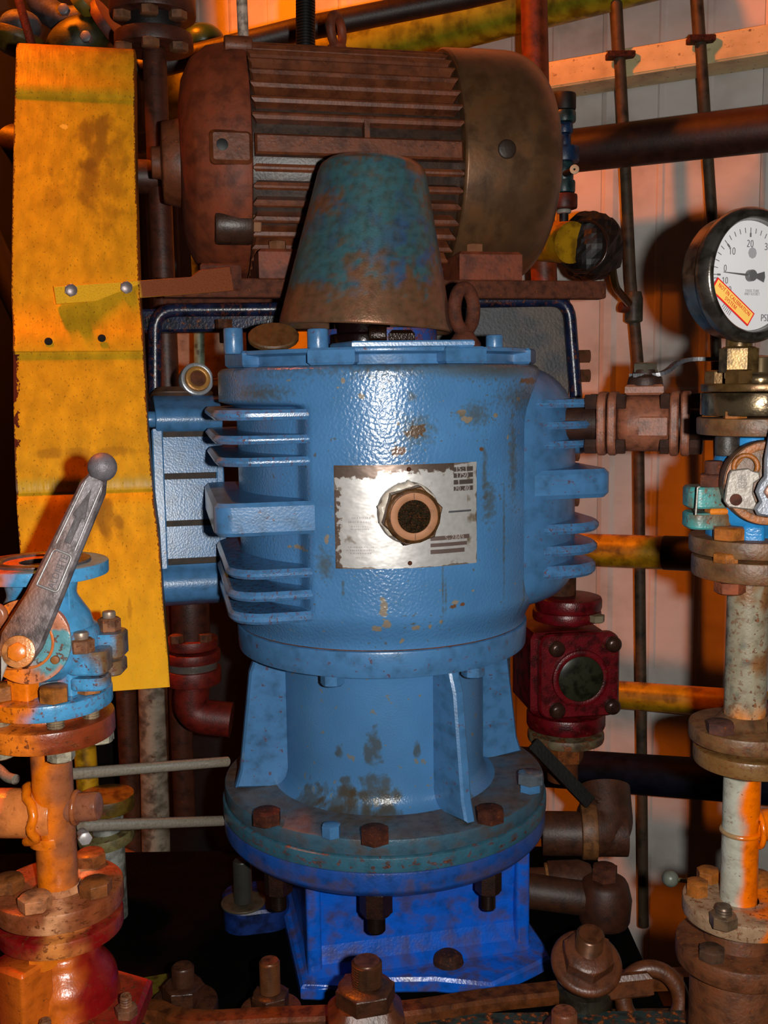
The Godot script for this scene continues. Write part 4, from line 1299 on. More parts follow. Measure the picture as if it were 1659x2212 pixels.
func build_cone() -> void:
	var at := P(790, 712, 1.44)
	var t := thing("shaft_cone", "worn blue and rust sheet metal cone over the shaft on the gear drive", "cover", at, YAW)
	t.rotation.z = deg_to_rad(-3.5)
	var prof := [Vector2(0.119, 0.0), Vector2(0.1205, 0.002), Vector2(0.119, 0.012), Vector2(0.075, 0.208), Vector2(0.071, 0.2185), Vector2(0.062, 0.2255), Vector2(0.0, 0.232)]
	var b := lathe(Buf.new(), prof, ID, 120, 0.002, 0.004)
	lathe(b, [Vector2(0.119, 0.0), Vector2(0.117, 0.001), Vector2(0.073, 0.2), Vector2(0, 0.22)], ID, 60, 0.0)
	var nz := FastNoiseLite.new()
	nz.seed = 3
	nz.frequency = 10.0
	nz.fractal_octaves = 4
	tint(b, func(p: Vector3) -> Color:
		var n := nz.get_noise_3dv(p)
		var m := nz.get_noise_3dv(p * 2.4 + Vector3(3, 1, 7))
		var f := nz.get_noise_3dv(p * 7.0)
		var c := lin(76, 122, 132)
		c = c.lerp(lin(76, 112, 136), smoothstep(0.0, 0.3, m + 0.5 * n))
		c = c.lerp(lin(72, 100, 156), 0.7 * smoothstep(0.0, 0.03, p.x) * smoothstep(0.045, 0.06, p.y) * (1.0 - smoothstep(0.13, 0.16, p.y)) * smoothstep(-0.15, 0.1, m))
		var rust := n * 1.2 + 0.6 * f + clampf((0.075 - p.y) / 0.05, 0.0, 1.2) + clampf((p.y - 0.2) / 0.03, 0.0, 0.5) + (0.18 if p.x > 0.03 else 0.0)
		c = c.lerp(lin(146, 94, 60), clampf((rust - 0.18) * 2.2, 0.0, 0.9))
		return c.lerp(lin(92, 88, 66), clampf(f + 0.15, 0.0, 0.4)))
	part(t, "cone_sheet", b, mat(Color.WHITE, {"base": "mottle", "scale": 9.0, "rough": 0.36, "metal": 0.45, "bump": 0.04, "relief": "pits"}))
	# a lug at the cone's left foot
	var lug := PackedVector2Array()
	for i in 20:
		var a := TAU * i / 20.0
		lug.append(Vector2(cos(a) * 0.034, sin(a) * 0.026))
	part(t, "foot_lug", prism(Buf.new(), lug, -0.004, 0.005, Transform3D(Basis(Vector3(0, 0, 1), 0.12) * Basis(Vector3.RIGHT, 0.75), Vector3(-0.132, -0.02, 0.04)), 0.002), mat(Color(0.38, 0.28, 0.16), {"base": "rust", "scale": 8.0, "over": "rust_some", "over_scale": 12.0, "rough": 0.5}), ID, "rusty rounded lug")
	# eye bolt on the gear drive's cover
	var e := P(1003, 745, 1.335)
	var eb := thing("eye_bolt", "rusty eye bolt screwed upright into the top cover of the gear drive", "eye bolt", Vector3(e.x, 1.545, e.z))
	part(eb, "collar", lathe(Buf.new(), [Vector2(0, -0.003), Vector2(0.0215, -0.003), Vector2(0.0215, 0.005), Vector2(0.015, 0.014), Vector2(0.011, 0.02), Vector2(0, 0.02)], ID, 32, 0.002), rusty(Color(0.38, 0.22, 0.17)))
	var eye := []
	for i in 32:
		var a := TAU * i / 32.0
		eye.append(Vector3(0, 0.048 + sin(a) * 0.027, 0) + Vector3(0.72, 0, -0.69) * cos(a) * 0.0185)
	part(eb, "eye", tube(Buf.new(), eye, 0.0088, 16, true), rusty(Color(0.36, 0.2, 0.15)))


# ---------------------------------------------------------------- pipework on the left

var orange := Color(0.84, 0.42, 0.06)

# base paint with orange overspray on the side below x0, frayed by noise
func sprayed(b: Buf, base: Color, over: Color, x0: float, soft := 0.014, side := -1.0, rough := 0.022) -> Buf:
	return tint(b, func(p: Vector3) -> Color:
		var n := wobble.get_noise_3dv(p)
		var k := smoothstep(-soft, soft, (p.x - x0 + n * rough) * side)
		return base.lerp(over, k))

func paint_mat(rough := 0.3, over := "rust_few") -> StandardMaterial3D:
	return mat(Color.WHITE, {"base": "mottle", "scale": 8.0, "over": over, "over_scale": 11.0, "rough": rough, "bump": 0.05, "relief": "pits"})

func build_left_pipework() -> void:
	var D := 1.0
	var ax := P(100, 1450, D)
	var X0 := ax.x
	var f := func(py: float, r: float) -> float:
		return hy(100, py, D - r)
	var lorange := lin(222, 112, 18)
	var lblue := lin(70, 140, 186)
	var lred := lin(122, 50, 28)
	var lbrown := lin(124, 74, 46)
	var glossy := paint_mat(0.28)
	var worn := paint_mat(0.34, "rust_some")
	# ---- the ball valve with its lever
	var yb: float = f.call(1565, 0.064)
	var v := thing("ball_valve", "light blue flanged ball valve with orange overspray and a grey ball-ended lever", "valve", Vector3(X0, yb, -D))
	var h := func(py: float, r: float) -> float:
		return f.call(py, r) - yb
	var dull := lin(92, 74, 66)
	part(v, "top_flange", sprayed(lathe(Buf.new(), [Vector2(0.02, h.call(1269, 0.066)), Vector2(0.066, h.call(1269, 0.066)), Vector2(0.066, h.call(1239, 0.066)), Vector2(0.02, h.call(1239, 0.066))], ID, 80, 0.002, 0.006), lblue, lorange, -0.012), glossy)
	part(v, "raised_face", lathe(Buf.new(), [Vector2(0.03, h.call(1240, 0.066)), Vector2(0.049, h.call(1240, 0.066)), Vector2(0.049, h.call(1226, 0.049)), Vector2(0.036, h.call(1226, 0.049)), Vector2(0.034, h.call(1240, 0.049)), Vector2(0.0, h.call(1244, 0.049))], ID, 64, 0.002), mat(Color(0.42, 0.34, 0.32), {"base": "grime", "scale": 9.0, "rough": 0.35, "metal": 0.4, "bump": 0.03}), ID, "bare grey raised face")
	part(v, "upper_body", sprayed(lathe(Buf.new(), [Vector2(0.02, h.call(1400, 0.05)), Vector2(0.052, h.call(1400, 0.05)), Vector2(0.046, h.call(1350, 0.045)), Vector2(0.033, h.call(1300, 0.035)), Vector2(0.036, h.call(1269, 0.04)), Vector2(0.0, h.call(1268, 0.04))], ID, 64, 0.004, 0.006), lblue, lin(196, 178, 160), -0.02), glossy)
	# upright web at the right
	part(v, "web", sprayed(prism(Buf.new(), rect(0.03, 0.006, 0.001, Vector2(0.025, 0)), h.call(1375, 0.02), h.call(1267, 0.05), Transform3D(Basis(Vector3.UP, -0.5), Vector3(0, 0, 0.0)), 0.001), lblue, lorange, -0.2), glossy)
	# body halves with bolted ears on the right
	part(v, "body", sprayed(lathe(Buf.new(), [Vector2(0.0, h.call(1480, 0.04)), Vector2(0.035, h.call(1480, 0.04)), Vector2(0.052, h.call(1455, 0.052)), Vector2(0.0565, h.call(1420, 0.055)), Vector2(0.053, h.call(1380, 0.05)), Vector2(0.03, h.call(1360, 0.05)), Vector2(0, h.call(1360, 0.05))], ID, 72, 0.004, 0.006), lblue, lorange, 0.005, 0.012), worn)
	for e in [[0.05, 0.018, 1392, 1440, 0.02], [0.05, 0.018, 1448, 1474, 0.018], [0.058, -0.014, 1372, 1425, 0.02], [0.056, -0.014, 1432, 1462, 0.02]]:
		var r: float = e[4]
		part(v, "ear", sprayed(prism(Buf.new(), rect(r * 2, r * 1.9, r * 0.55, Vector2(e[0], e[1])), h.call(e[3], 0.0), h.call(e[2], 0.0), ID, 0.002), lblue, lin(110, 84, 58), 0.064, 0.006, 1.0, 0.03), worn)
	for e in [[0.046, 0.03, 1392, 0.0125], [0.061, -0.018, 1372, 0.0115]]:
		var n := part(v, "nut", hexa(Buf.new(), e[3], 0.013), rusty(Color(0.52, 0.36, 0.26)), X(Vector3(e[0], h.call(e[2], 0.0), e[1]), Vector3.UP, 0.2), "rusty nut")
		part(n, "stud_end", cyl(Buf.new(), e[3] * 0.58, 0.012, 0.02, ID, 20, 0.002), steel(Color(0.6, 0.52, 0.46), 0.45))
	# lower neck with its webs and nuts
	part(v, "lower_neck", sprayed(cyl(Buf.new(), 0.031, 0.01, h.call(1470, 0.03), ID, 40, 0.001, 0.006), lin(86, 100, 112), lorange, -0.2), glossy)
	for a in [-0.35, 1.1, 2.6, 4.1]:
		part(v, "web", tint(prism(Buf.new(), rect(0.026, 0.03, 0.004, Vector2(0, 0.03)), 0.012, h.call(1465, 0.045), Transform3D(Basis(Vector3.UP, a), Vector3.ZERO), 0.002), func(p: Vector3) -> Color: return lorange if p.x < 0.02 else lblue), glossy)
	part(v, "lower_flange", sprayed(lathe(Buf.new(), [Vector2(0.02, 0.0), Vector2(0.064, 0.0), Vector2(0.064, h.call(1529, 0.064)), Vector2(0.02, h.call(1526, 0.064))], ID, 90, 0.002, 0.005), lblue, lorange, 0.004, 0.014, -1.0, 0.03), worn)
	var hexnut := mesh(hexa(Buf.new(), 0.0145, 0.015))
	var stud_mesh := mesh(stud(Buf.new(), 0.0085, 0.05))
	var ftop: float = h.call(1527, 0.064)
	for a in [-0.75, 0.45, 1.25, 2.5, 3.8]:
		var c := Vector3(sin(a) * 0.05, 0, cos(a) * 0.05)
		var n := part(v, "nut", hexnut, mat(Color(0.62, 0.38, 0.14), {"base": "rust", "scale": 9.0, "rough": 0.45, "bump": 0.05}), X(c + Vector3(0, ftop, 0), Vector3.UP, a + 0.3), "rust and orange nut")
		part(n, "stud", stud_mesh, mat(Color(0.62, 0.54, 0.44), {"base": "grime", "scale": 20.0, "rough": 0.5, "metal": 0.3, "bump": 0.0}), Transform3D(Basis(), Vector3(0, -0.036, 0)))
	# bonnet plate facing the viewer
	var pc := P(62, 1385, 0.935) - v.position
	var bx := X(pc, Vector3(0.02, 0.05, 1))
	part(v, "stem_housing", cyl(Buf.new(), 0.03, -0.05, 0.0, bx, 40, 0.002), mat(orange, {"rough": 0.35}))
	part(v, "bonnet_plate", tint(cyl(Buf.new(), 0.0405, 0.0, 0.004, bx, 64, 0.0012, 0.004), func(p: Vector3) -> Color:
		var n := wobble.get_noise_3dv(p)
		var k := smoothstep(-0.012, 0.012, p.x - 0.003 + n * 0.02)
		if p.y - pc.y > 0.008 + n * 0.01 or p.y - pc.y < -0.02 + n * 0.02:
			k *= 0.35
		return lorange.lerp(lin(88, 140, 150), k)), worn)
	part(v, "bonnet_ring", ring(Buf.new(), 0.023, 0.0255, 0.004, 0.006, bx, 48, 0.0006), mat(Color(0.75, 0.4, 0.16), {"rough": 0.4}))
	part(v, "stop_pin", cyl(Buf.new(), 0.004, 0.003, 0.008, bx.translated_local(Vector3(0.026, 0, 0.017)), 16, 0.001), mat(Color(0.5, 0.3, 0.12)))
	part(v, "stop_plate", prism(Buf.new(), rect(0.06, 0.05, 0.012, Vector2(-0.024, 0.0)), 0.006, 0.011, bx, 0.001), mat(Color(0.8, 0.44, 0.16), {"base": "rust", "scale": 7.0, "rough": 0.35}), ID, "orange stop plate")
	part(v, "screw", lathe(Buf.new(), [Vector2(0, 0.01), Vector2(0.012, 0.01), Vector2(0.012, 0.013), Vector2(0.009, 0.016), Vector2(0, 0.0165)], bx.translated_local(Vector3(-0.026, 0, -0.027)), 24, 0.001), mat(Color(0.56, 0.32, 0.2), {"rough": 0.35}))
	# the lever
	var hub := P(45, 1407, 0.905) - v.position
	var tip := P(222, 1010, 0.95) - v.position
	var along := (tip - hub).normalized()
	var face := Vector3(0.06, 0.05, 1.0)
	face = (face - along * face.dot(along)).normalized()
	var cross := face.cross(along).normalized()      # across the lever
	if cross.x < 0.0:
		cross = -cross
	var L := hub.distance_to(tip)
	var lx := Transform3D(Basis(along, face, cross), hub)
	var grey := mat(Color(0.48, 0.46, 0.48), {"base": "grime", "scale": 8.0, "rough": 0.42, "metal": 0.3, "bump": 0.04, "relief": "pits"})
	var lev := Buf.new()
	prism(lev, pts([-0.012, -0.018, 0.01, -0.023, 0.05, -0.017, L * 0.5, -0.0145, L - 0.022, -0.0125, L - 0.010, -0.0085, L - 0.010, 0.0085, L - 0.022, 0.0125, L * 0.5, 0.0145, 0.05, 0.016, 0.01, 0.017, -0.012, 0.012]), -0.003, 0.008, lx, 0.0025)
	sprayed(lev, Color.WHITE, lin(250, 140, 40), hub.x + 0.018, 0.01, -1.0, 0.02)
	var le := part(v, "lever", lev, grey, ID, "grey cast lever")
	part(le, "ball_end", ball(Buf.new(), 0.0136, Transform3D(Basis(), tip + face * 0.003), 32), mat(Color(0.42, 0.40, 0.42), {"base": "mottle", "scale": 20.0, "rough": 0.5, "metal": 0.3, "bump": 0.08, "relief": "pits"}))
	# raised border, label and arrow
	var raised := Buf.new()
	var q := func(a: float, c: float) -> Vector3:
		return lx * Vector3(L * a, 0.0082, c)
	tube(raised, bends([q.call(0.335, -0.0098), q.call(0.53, -0.0088), q.call(0.53, 0.0088), q.call(0.335, 0.0098), q.call(0.335, -0.0098)], 0.004), 0.0013, 8)
	tube(raised, [q.call(0.56, -0.009), q.call(0.90, -0.0075)], 0.001, 8)
	tube(raised, [q.call(0.56, 0.009), q.call(0.90, 0.0075)], 0.001, 8)
	part(le, "raised_border", raised, mat(Color(0.58, 0.56, 0.56), {"base": "mottle", "scale": 9.0, "rough": 0.4, "metal": 0.5, "bump": 0.02}))
	var arrow := prism(Buf.new(), pts([L * 0.58, -0.003, L * 0.72, -0.003, L * 0.72, -0.006, L * 0.875, 0.0, L * 0.72, 0.006, L * 0.72, 0.003, L * 0.58, 0.003]), 0.0078, 0.0087, lx, 0.0003)
	part(le, "arrow", arrow, mat(Color(0.3, 0.28, 0.29), {"rough": 0.5, "metal": 0.5}))
	part(le, "lettering", letters("ALONITE", 0.0062, 0.0012, "Droid Sans"), mat(Color(0.3, 0.28, 0.29), {"rough": 0.45, "metal": 0.5, "bump": 0.0}), Transform3D(Basis(along, -cross, face), lx * Vector3(L * 0.4325, 0.0085, 0.003)))
	var hb := X(hub, face)
	part(le, "washer", cyl(Buf.new(), 0.0148, 0.007, 0.011, hb, 32, 0.0015), mat(Color(0.78, 0.52, 0.3), {"base": "rust", "scale": 9.0, "rough": 0.3, "metal": 0.2}))
	part(le, "bolt", hexa(Buf.new(), 0.0088, 0.006), mat(Color(0.84, 0.44, 0.1), {"rough": 0.3}), hb * Transform3D(Basis(Vector3.UP, 0.5), Vector3(0, 0.011, 0)))
	part(le, "pointer", prism(Buf.new(), pts([-0.03, -0.004, -0.006, -0.015, 0.004, -0.006]), 0.004, 0.008, lx, 0.001), mat(Color(0.7, 0.66, 0.62), {"rough": 0.3, "metal": 0.4}))

	# ---- the welded spool below: flange, tee, flange
	var sb: float = f.call(2023, 0.064)
	var s := thing("pipe_spool", "orange and red-brown welded pipe spool with a side branch, under the lever valve", "pipe", Vector3(X0, sb, -D))
	var g := func(py: float, r: float) -> float:
		return f.call(py, r) - sb
	var spot := func(b: Buf, base: Color, over: Color, x0: float, x1: float) -> Buf:
		return tint(b, func(p: Vector3) -> Color:
			var n := wobble.get_noise_3dv(p)
			var k := smoothstep(x0 - 0.014, x0 + 0.01, p.x + n * 0.02) * (1.0 - smoothstep(x1 - 0.01, x1 + 0.014, p.x + n * 0.02))
			return base.lerp(over, clampf(k + n * 0.25, 0.0, 1.0)))
	var shine := paint_mat(0.26, "rust_few")
	part(s, "upper_flange", sprayed(lathe(Buf.new(), [Vector2(0.015, g.call(1636, 0.065)), Vector2(0.065, g.call(1636, 0.065)), Vector2(0.065, g.call(1588, 0.065)), Vector2(0.043, g.call(1586, 0.065)), Vector2(0.042, g.call(1566, 0.055)), Vector2(0.0, g.call(1566, 0.055))], ID, 90, 0.0025, 0.006), lred, lin(226, 118, 30), 0.0, 0.022, -1.0, 0.03), worn)
	part(s, "pipe", spot.call(cyl(Buf.new(), 0.0205, 0.0, g.call(1630, 0.02), ID, 48, 0.0, 0.006), lin(140, 84, 56), lorange, -0.016, 0.006), shine)
	part(s, "lower_flange", spot.call(lathe(Buf.new(), [Vector2(0.0, 0.0), Vector2(0.0655, 0.0), Vector2(0.0655, g.call(1981, 0.0655)), Vector2(0.034, g.call(1978, 0.0655)), Vector2(0.027, g.call(1950, 0.03)), Vector2(0.021, g.call(1938, 0.03))], ID, 90, 0.0025, 0.006), lin(128, 66, 38), lin(214, 150, 104), 0.005, 0.025), worn)
	# tee: branch to the left, capped stub to the right, weld beads
	var ty: float = g.call(1757, 0.0)
	part(s, "branch", tint(cyl(Buf.new(), 0.025, 0.0, 0.26, X(Vector3(0, ty, 0), Vector3(-1, 0.03, 0.02)), 40, 0.001, 0.008), func(p: Vector3) -> Color: return lin(128, 72, 56).lerp(lin(206, 120, 60), smoothstep(-0.09, -0.03, p.x))), shine, ID, "left branch with red-brown paint")
	part(s, "stub", tint(cyl(Buf.new(), 0.0145, 0.0, 0.048, X(Vector3(0, ty + 0.004, 0), Vector3(1, 0.1, 0.06)), 32, 0.004, 0.006), func(p: Vector3) -> Color: return lin(138, 84, 60)), shine, ID, "capped stub on the right")
	var bead := Buf.new()
	var bp := []
	for i in 30:
		var a := TAU * i / 30.0
		var yy := cos(a) * 0.0275
		var zz := sin(a) * 0.0275
		bp.append(Vector3(-sqrt(maxf(0.0, 0.0215 * 0.0215 - minf(zz * zz, 0.0004))) - 0.006 - 0.002 * sin(i * 5.0), ty + yy, zz))
	tube(bead, bp, 0.0048, 10, true)
	var bp2 := []
	for i in 20:
		var a := TAU * i / 20.0
		bp2.append(Vector3(0.0225, ty + 0.006 + cos(a) * 0.0155, sin(a) * 0.0155))
	tube(bead, bp2, 0.003, 8, true)
	part(s, "weld_bead", spot.call(bead, lin(150, 84, 48), lorange, -0.1, 0.004), shine)
	# hose clamp with its tail
	part(s, "band_clamp", spot.call(ring(Buf.new(), 0.0195, 0.0222, g.call(1836, 0.02), g.call(1815, 0.02), X(Vector3.ZERO, Vector3(-0.06, 1, 0)), 48, 0.0008, 0.006), lin(150, 120, 96), lorange, -0.05, 0.012), shine)
	part(s, "clamp_screw", hexa(cyl(Buf.new(), 0.005, -0.018, 0.0, ID, 14), 0.007, 0.006), mat(Color(0.62, 0.6, 0.6), {"rough": 0.4, "metal": 0.3}), X(Vector3(0.034, g.call(1797, 0.0), 0.014), Vector3(0.5, 0.1, 1.0)))
	# bolts: white heads below the upper flange, heads on the lower one
	for a in [0.52, 1.7, -0.85, 3.0]:
		part(s, "bolt", hexa(Buf.new(), 0.0135, 0.011), mat(Color(0.66, 0.63, 0.55), {"base": "grime", "scale": 12.0, "rough": 0.4, "metal": 0.2}), X(Vector3(sin(a) * 0.05, g.call(1636, 0.065), cos(a) * 0.05), Vector3.DOWN, a), "pale bolt head")
	for a in [-0.15, 1.15, -1.35, 2.7]:
		part(s, "bolt", hexa(Buf.new(), 0.0165, 0.0135), tinted_mat(a), X(Vector3(sin(a) * 0.049, g.call(1979, 0.0655), cos(a) * 0.049), Vector3.UP, a + 0.4))
	# ---- red valve below it
	var rb := 0.68
	var w := thing("red_valve", "dark red valve body with orange overspray and a blank brown plate, lowest on the left", "valve", Vector3(X0, rb, -D))
	var u := func(py: float, r: float) -> float:
		return f.call(py, r) - rb
	var lr := lin(120, 16, 20)
	var lo := lin(196, 96, 24)
	part(w, "flange", spot.call(lathe(Buf.new(), [Vector2(0.0, u.call(2079, 0.064)), Vector2(0.064, u.call(2079, 0.064)), Vector2(0.064, u.call(2043, 0.064)), Vector2(0.048, u.call(2041, 0.064)), Vector2(0.048, u.call(2025, 0.06)), Vector2(0.0, u.call(2025, 0.06))], ID, 90, 0.0025, 0.006), lr, lin(206, 126, 62), 0.0, 0.03), worn)
	part(w, "nut", hexa(Buf.new(), 0.0155, 0.014), mat(Color(0.82, 0.42, 0.08), {"rough": 0.3}), X(Vector3(-0.004, u.call(2079, 0.064), 0.047), Vector3.DOWN, 0.1), "bright orange nut")
	var body := lathe(Buf.new(), [Vector2(0.0, 0.0), Vector2(0.055, 0.0), Vector2(0.058, u.call(2230, 0.05)), Vector2(0.054, u.call(2160, 0.05)), Vector2(0.04, u.call(2110, 0.04)), Vector2(0.036, u.call(2079, 0.04)), Vector2(0, u.call(2078, 0.04))], ID, 64, 0.006, 0.008)
	part(w, "body", spot.call(body, lr, lo, -0.05, 0.022), shine)
	var bxm := prism(Buf.new(), rect(0.05, 0.04, 0.004), u.call(2300, 0.07), u.call(2096, 0.07), Transform3D(Basis(Vector3.UP, -0.5), Vector3(-0.025, 0, 0.052)), 0.003)
	part(w, "square_boss", spot.call(bxm, lr, lo, -0.022, 0.08), shine)
	var bp3 := Transform3D(Basis(Vector3.UP, -0.85), Vector3(-0.045, 0, 0.07))
	part(w, "name_plate", box(Buf.new(), 0.03, 0.066, 0.002, bp3.translated_local(Vector3(0, u.call(2160, 0.09), 0.002)), 0.0005), mat(Color(0.2, 0.13, 0.08), {"base": "grime", "scale": 9.0, "rough": 0.4}), ID, "blank dark brown plate")
	for dy in [-0.02, 0.0, 0.02]:
		part(w, "rivet", ball(Buf.new(), 0.0018), mat(Color(0.6, 0.4, 0.2), {"rough": 0.4}), bp3.translated_local(Vector3(0.004, u.call(2160, 0.09) + dy, 0.0032)))
	var sk := PackedVector2Array()
	for p in [[-0.07, 0.08], [0.02, 0.085], [0.085, 0.06], [0.085, -0.03], [0.02, -0.06], [-0.07, -0.04]]:
		sk.append(Vector2(p[0], p[1]))
	part(w, "body_flange", spot.call(prism(Buf.new(), sk, u.call(2195, 0.0), u.call(2150, 0.0), ID, 0.004), lr, lin(150, 70, 30), -0.08, 0.03), worn)
	for p in [[0.005, 0.075], [0.074, 0.036]]:
		var n := part(w, "nut", hexa(Buf.new(), 0.0115, 0.01, ID), mat(Color(0.45, 0.3, 0.22), {"base": "rust", "scale": 9.0, "rough": 0.4}), X(Vector3(p[0], u.call(2150, 0.0), p[1])), "brown nut")
		part(n, "stud_end", stud(Buf.new(), 0.006, 0.022), rusty(Color(0.5, 0.35, 0.25), 0.5))
	# ---- steel tubes that run back to the gear drive
	var silver := mat(Color(0.8, 0.75, 0.66), {"base": "mottle", "scale": 30.0, "rough": 0.25, "metal": 0.55, "bump": 0.02, "relief": "pits"})
	single("steel_tube", "upper of two bare steel tubes behind the orange pipe", "tube", tube(Buf.new(), [P(100, 1675, 1.2), P(165, 1671, 1.22), P(490, 1645, 1.42)], R(12, 300, 1660, 1.3), 16), silver, Vector3.ZERO, 0.0, "bare steel tubes")
	single("steel_tube", "lower of two bare steel tubes behind the orange pipe", "tube", tube(Buf.new(), [P(175, 1784, 1.2), P(480, 1773, 1.42)], R(12, 300, 1780, 1.3), 16), silver, Vector3.ZERO, 0.0, "bare steel tubes")
	single("steel_tube", "short bent end of bare steel tube at the left picture edge", "tube", tube(Buf.new(), smooth_path([P(-40, 1640, 1.25), P(-5, 1660, 1.22), P(15, 1678, 1.2), P(34, 1684, 1.19)]), R(11, 10, 1670, 1.2), 16), silver, Vector3.ZERO, 0.0, "bare steel tubes")

func tinted_mat(a: float) -> StandardMaterial3D:
	return mat(Color(0.74, 0.5, 0.34) if absf(a) < 0.5 else Color(0.5, 0.3, 0.15), {"base": "rust", "scale": 9.0, "rough": 0.4, "bump": 0.05})


# ---------------------------------------------------------------- pipework on the right

func build_right_pipework() -> void:
	var D := 1.05
	var ax := P(1610, 1500, D)
	var X0 := ax.x
	var f := func(py: float, r: float) -> float:
		return hy(1610, py, D - r)
	var worn := paint_mat(0.36, "rust_some")
	var glossy := paint_mat(0.24, "rust_few")
	var tan_rust := mat(Color(0.42, 0.3, 0.18), {"base": "rust", "scale": 6.0, "over": "rust_some", "over_scale": 8.0, "rough": 0.5, "bump": 0.08, "relief": "pits"})
	var ochre := mat(Color(0.6, 0.36, 0.12), {"base": "rust", "scale": 9.0, "rough": 0.5, "bump": 0.08, "relief": "pits"})
	# ---- pressure gauge
	var c := P(1617, 596, 1.02)
	var g := thing("pressure_gauge", "round steel pressure gauge with a red and yellow sticker on its white dial", "gauge", c, deg_to_rad(25.0))
	var zx := X(Vector3.ZERO, Vector3.BACK)
	var chrome := mat(Color(0.42, 0.40, 0.38), {"base": "grime", "scale": 9.0, "rough": 0.24, "metal": 0.85, "bump": 0.02, "relief": "pits"})
	part(g, "case", lathe(Buf.new(), [Vector2(0, -0.034), Vector2(0.05, -0.034), Vector2(0.06, -0.028), Vector2(0.06, -0.006), Vector2(0.0655, -0.004), Vector2(0.0655, 0.006), Vector2(0.061, 0.0135), Vector2(0.0565, 0.0135), Vector2(0.0535, 0.009), Vector2(0.0535, 0.0), Vector2(0, 0)], zx, 96, 0.0025), chrome, ID, "dull steel case and bezel")
	var dial := part(g, "dial", cyl(Buf.new(), 0.0528, -0.001, 0.001, zx, 72, 0.0), plain(Color(0.84, 0.84, 0.85), 0.45), ID, "white dial with grey figures")
	var ticks := Buf.new()
	var bold := Buf.new()
	for i in range(-4, 26):
		var deg := 180.0 - 9.0 * i
		if i < 0:
			deg = 180.0 - 4.5 * i
		if deg > 200.0 or deg < -45.0:
			continue
		var a := deg_to_rad(deg)
		var major := i >= 0 and i % 5 == 0
		var r := 0.0435 if not major else 0.0415
		var tx := Transform3D(Basis(Vector3.BACK, a), Vector3(cos(a) * r, sin(a) * r, 0.0012))
		box(ticks, 0.005 if not major else 0.009, 0.0007, 0.0003, tx, 0.0)
		if major:
			box(bold, 0.004, 0.0018, 0.0004, Transform3D(Basis(Vector3.BACK, a), Vector3(cos(a) * 0.039, sin(a) * 0.039, 0.0012)), 0.0)
	for i in 6:
		var a := deg_to_rad(222.0 + 3.0 * i)
		box(ticks, 0.005, 0.0005, 0.0003, Transform3D(Basis(Vector3.BACK, a), Vector3(cos(a) * 0.0435, sin(a) * 0.0435, 0.0012)), 0.0)
	var ink := plain(Color(0.2, 0.2, 0.23), 0.6)
	part(dial, "tick_marks", ticks, ink)
	part(dial, "bold_marks", bold, ink)
	var faint := plain(Color(0.45, 0.45, 0.47), 0.6)
	for s in [["0", -0.0315, 0.006, 0.0064], ["10", -0.0235, 0.0225, 0.0068], ["20", -0.0005, 0.0305, 0.0068], ["30", 0.0225, 0.0285, 0.0068], ["10", -0.0315, -0.0055, 0.0062], ["20", -0.027, -0.014, 0.0062], ["PSI", 0.0215, -0.0405, 0.0066]]:
		part(dial, "figures", letters(s[0], s[3], 0.0003, "Droid Sans"), ink, Transform3D(Basis().scaled(Vector3(0.85, 1, 1)), Vector3(s[1], s[2], 0.0014)))
	for s in [["316SS TUBE", 0.004, -0.0145], ["AND SOCKET", 0.004, -0.0175]]:
		part(dial, "small_print", letters(s[0], 0.0026, 0.0002, "Droid Sans"), faint, Transform3D(Basis(), Vector3(s[1], s[2], 0.0013)))
	part(dial, "emblem", prism(Buf.new(), ngon(8, 0.0055), 0.0, 0.0003, X(Vector3(0.003, 0.022, 0.001), Vector3.BACK), 0.0), plain(Color(0.55, 0.55, 0.57), 0.6))
	var pt := Buf.new()
	var na := deg_to_rad(176.5)
	var nx := Transform3D(Basis(Vector3.BACK, na), Vector3(0, 0, 0.004))
	prism(pt, pts([0.0, -0.0012, 0.036, -0.0003, 0.036, 0.0003, 0.0, 0.0012]), 0.0, 0.0006, nx * Transform3D(Basis(Vector3.RIGHT, Vector3.BACK, Vector3.UP), Vector3.ZERO), 0.0)
	prism(pt, pts([-0.004, -0.0014, -0.016, -0.0052, -0.0172, 0.0, -0.016, 0.0052, -0.004, 0.0014]), 0.0, 0.0006, nx * Transform3D(Basis(Vector3.RIGHT, Vector3.BACK, Vector3.UP), Vector3.ZERO), 0.0)
	var pn := part(g, "pointer", pt, plain(Color(0.06, 0.06, 0.06), 0.5))
	part(pn, "pivot", lathe(Buf.new(), [Vector2(0, 0.001), Vector2(0.0058, 0.001), Vector2(0.0055, 0.0062), Vector2(0.003, 0.0064), Vector2(0, 0.0064)], zx, 28, 0.0005), mat(Color(0.3, 0.3, 0.3), {"rough": 0.3, "metal": 0.7}))
	var st := Transform3D(Basis(Vector3.BACK, deg_to_rad(-35.0)), Vector3(-0.0262, -0.0262, 0.0073))
	var sticker := part(g, "sticker", box(Buf.new(), 0.0585, 0.0150, 0.0004, st, 0.0001), plain(Color(0.85, 0.1, 0.12), 0.5), ID, "red-edged yellow sticker")
	part(sticker, "sticker_field", box(Buf.new(), 0.0555, 0.0122, 0.0003, st.translated_local(Vector3(0, 0, 0.00025)), 0.0), plain(Color(0.93, 0.74, 0.36), 0.5), ID, "yellow printed field")
	for s in [["NOT IN CALIBRATION", 0.0, 0.0024], ["SYSTEM", -0.002, -0.0029]]:
		part(sticker, "lettering", letters(s[0], 0.0038, 0.0003, "Droid Sans"), plain(Color(0.75, 0.14, 0.1), 0.5), st.translated_local(Vector3(s[1], s[2], 0.0005)))
	var pane := StandardMaterial3D.new()
	pane.albedo_color = Color(1, 1, 1, 0.04)
	pane.transparency = BaseMaterial3D.TRANSPARENCY_ALPHA
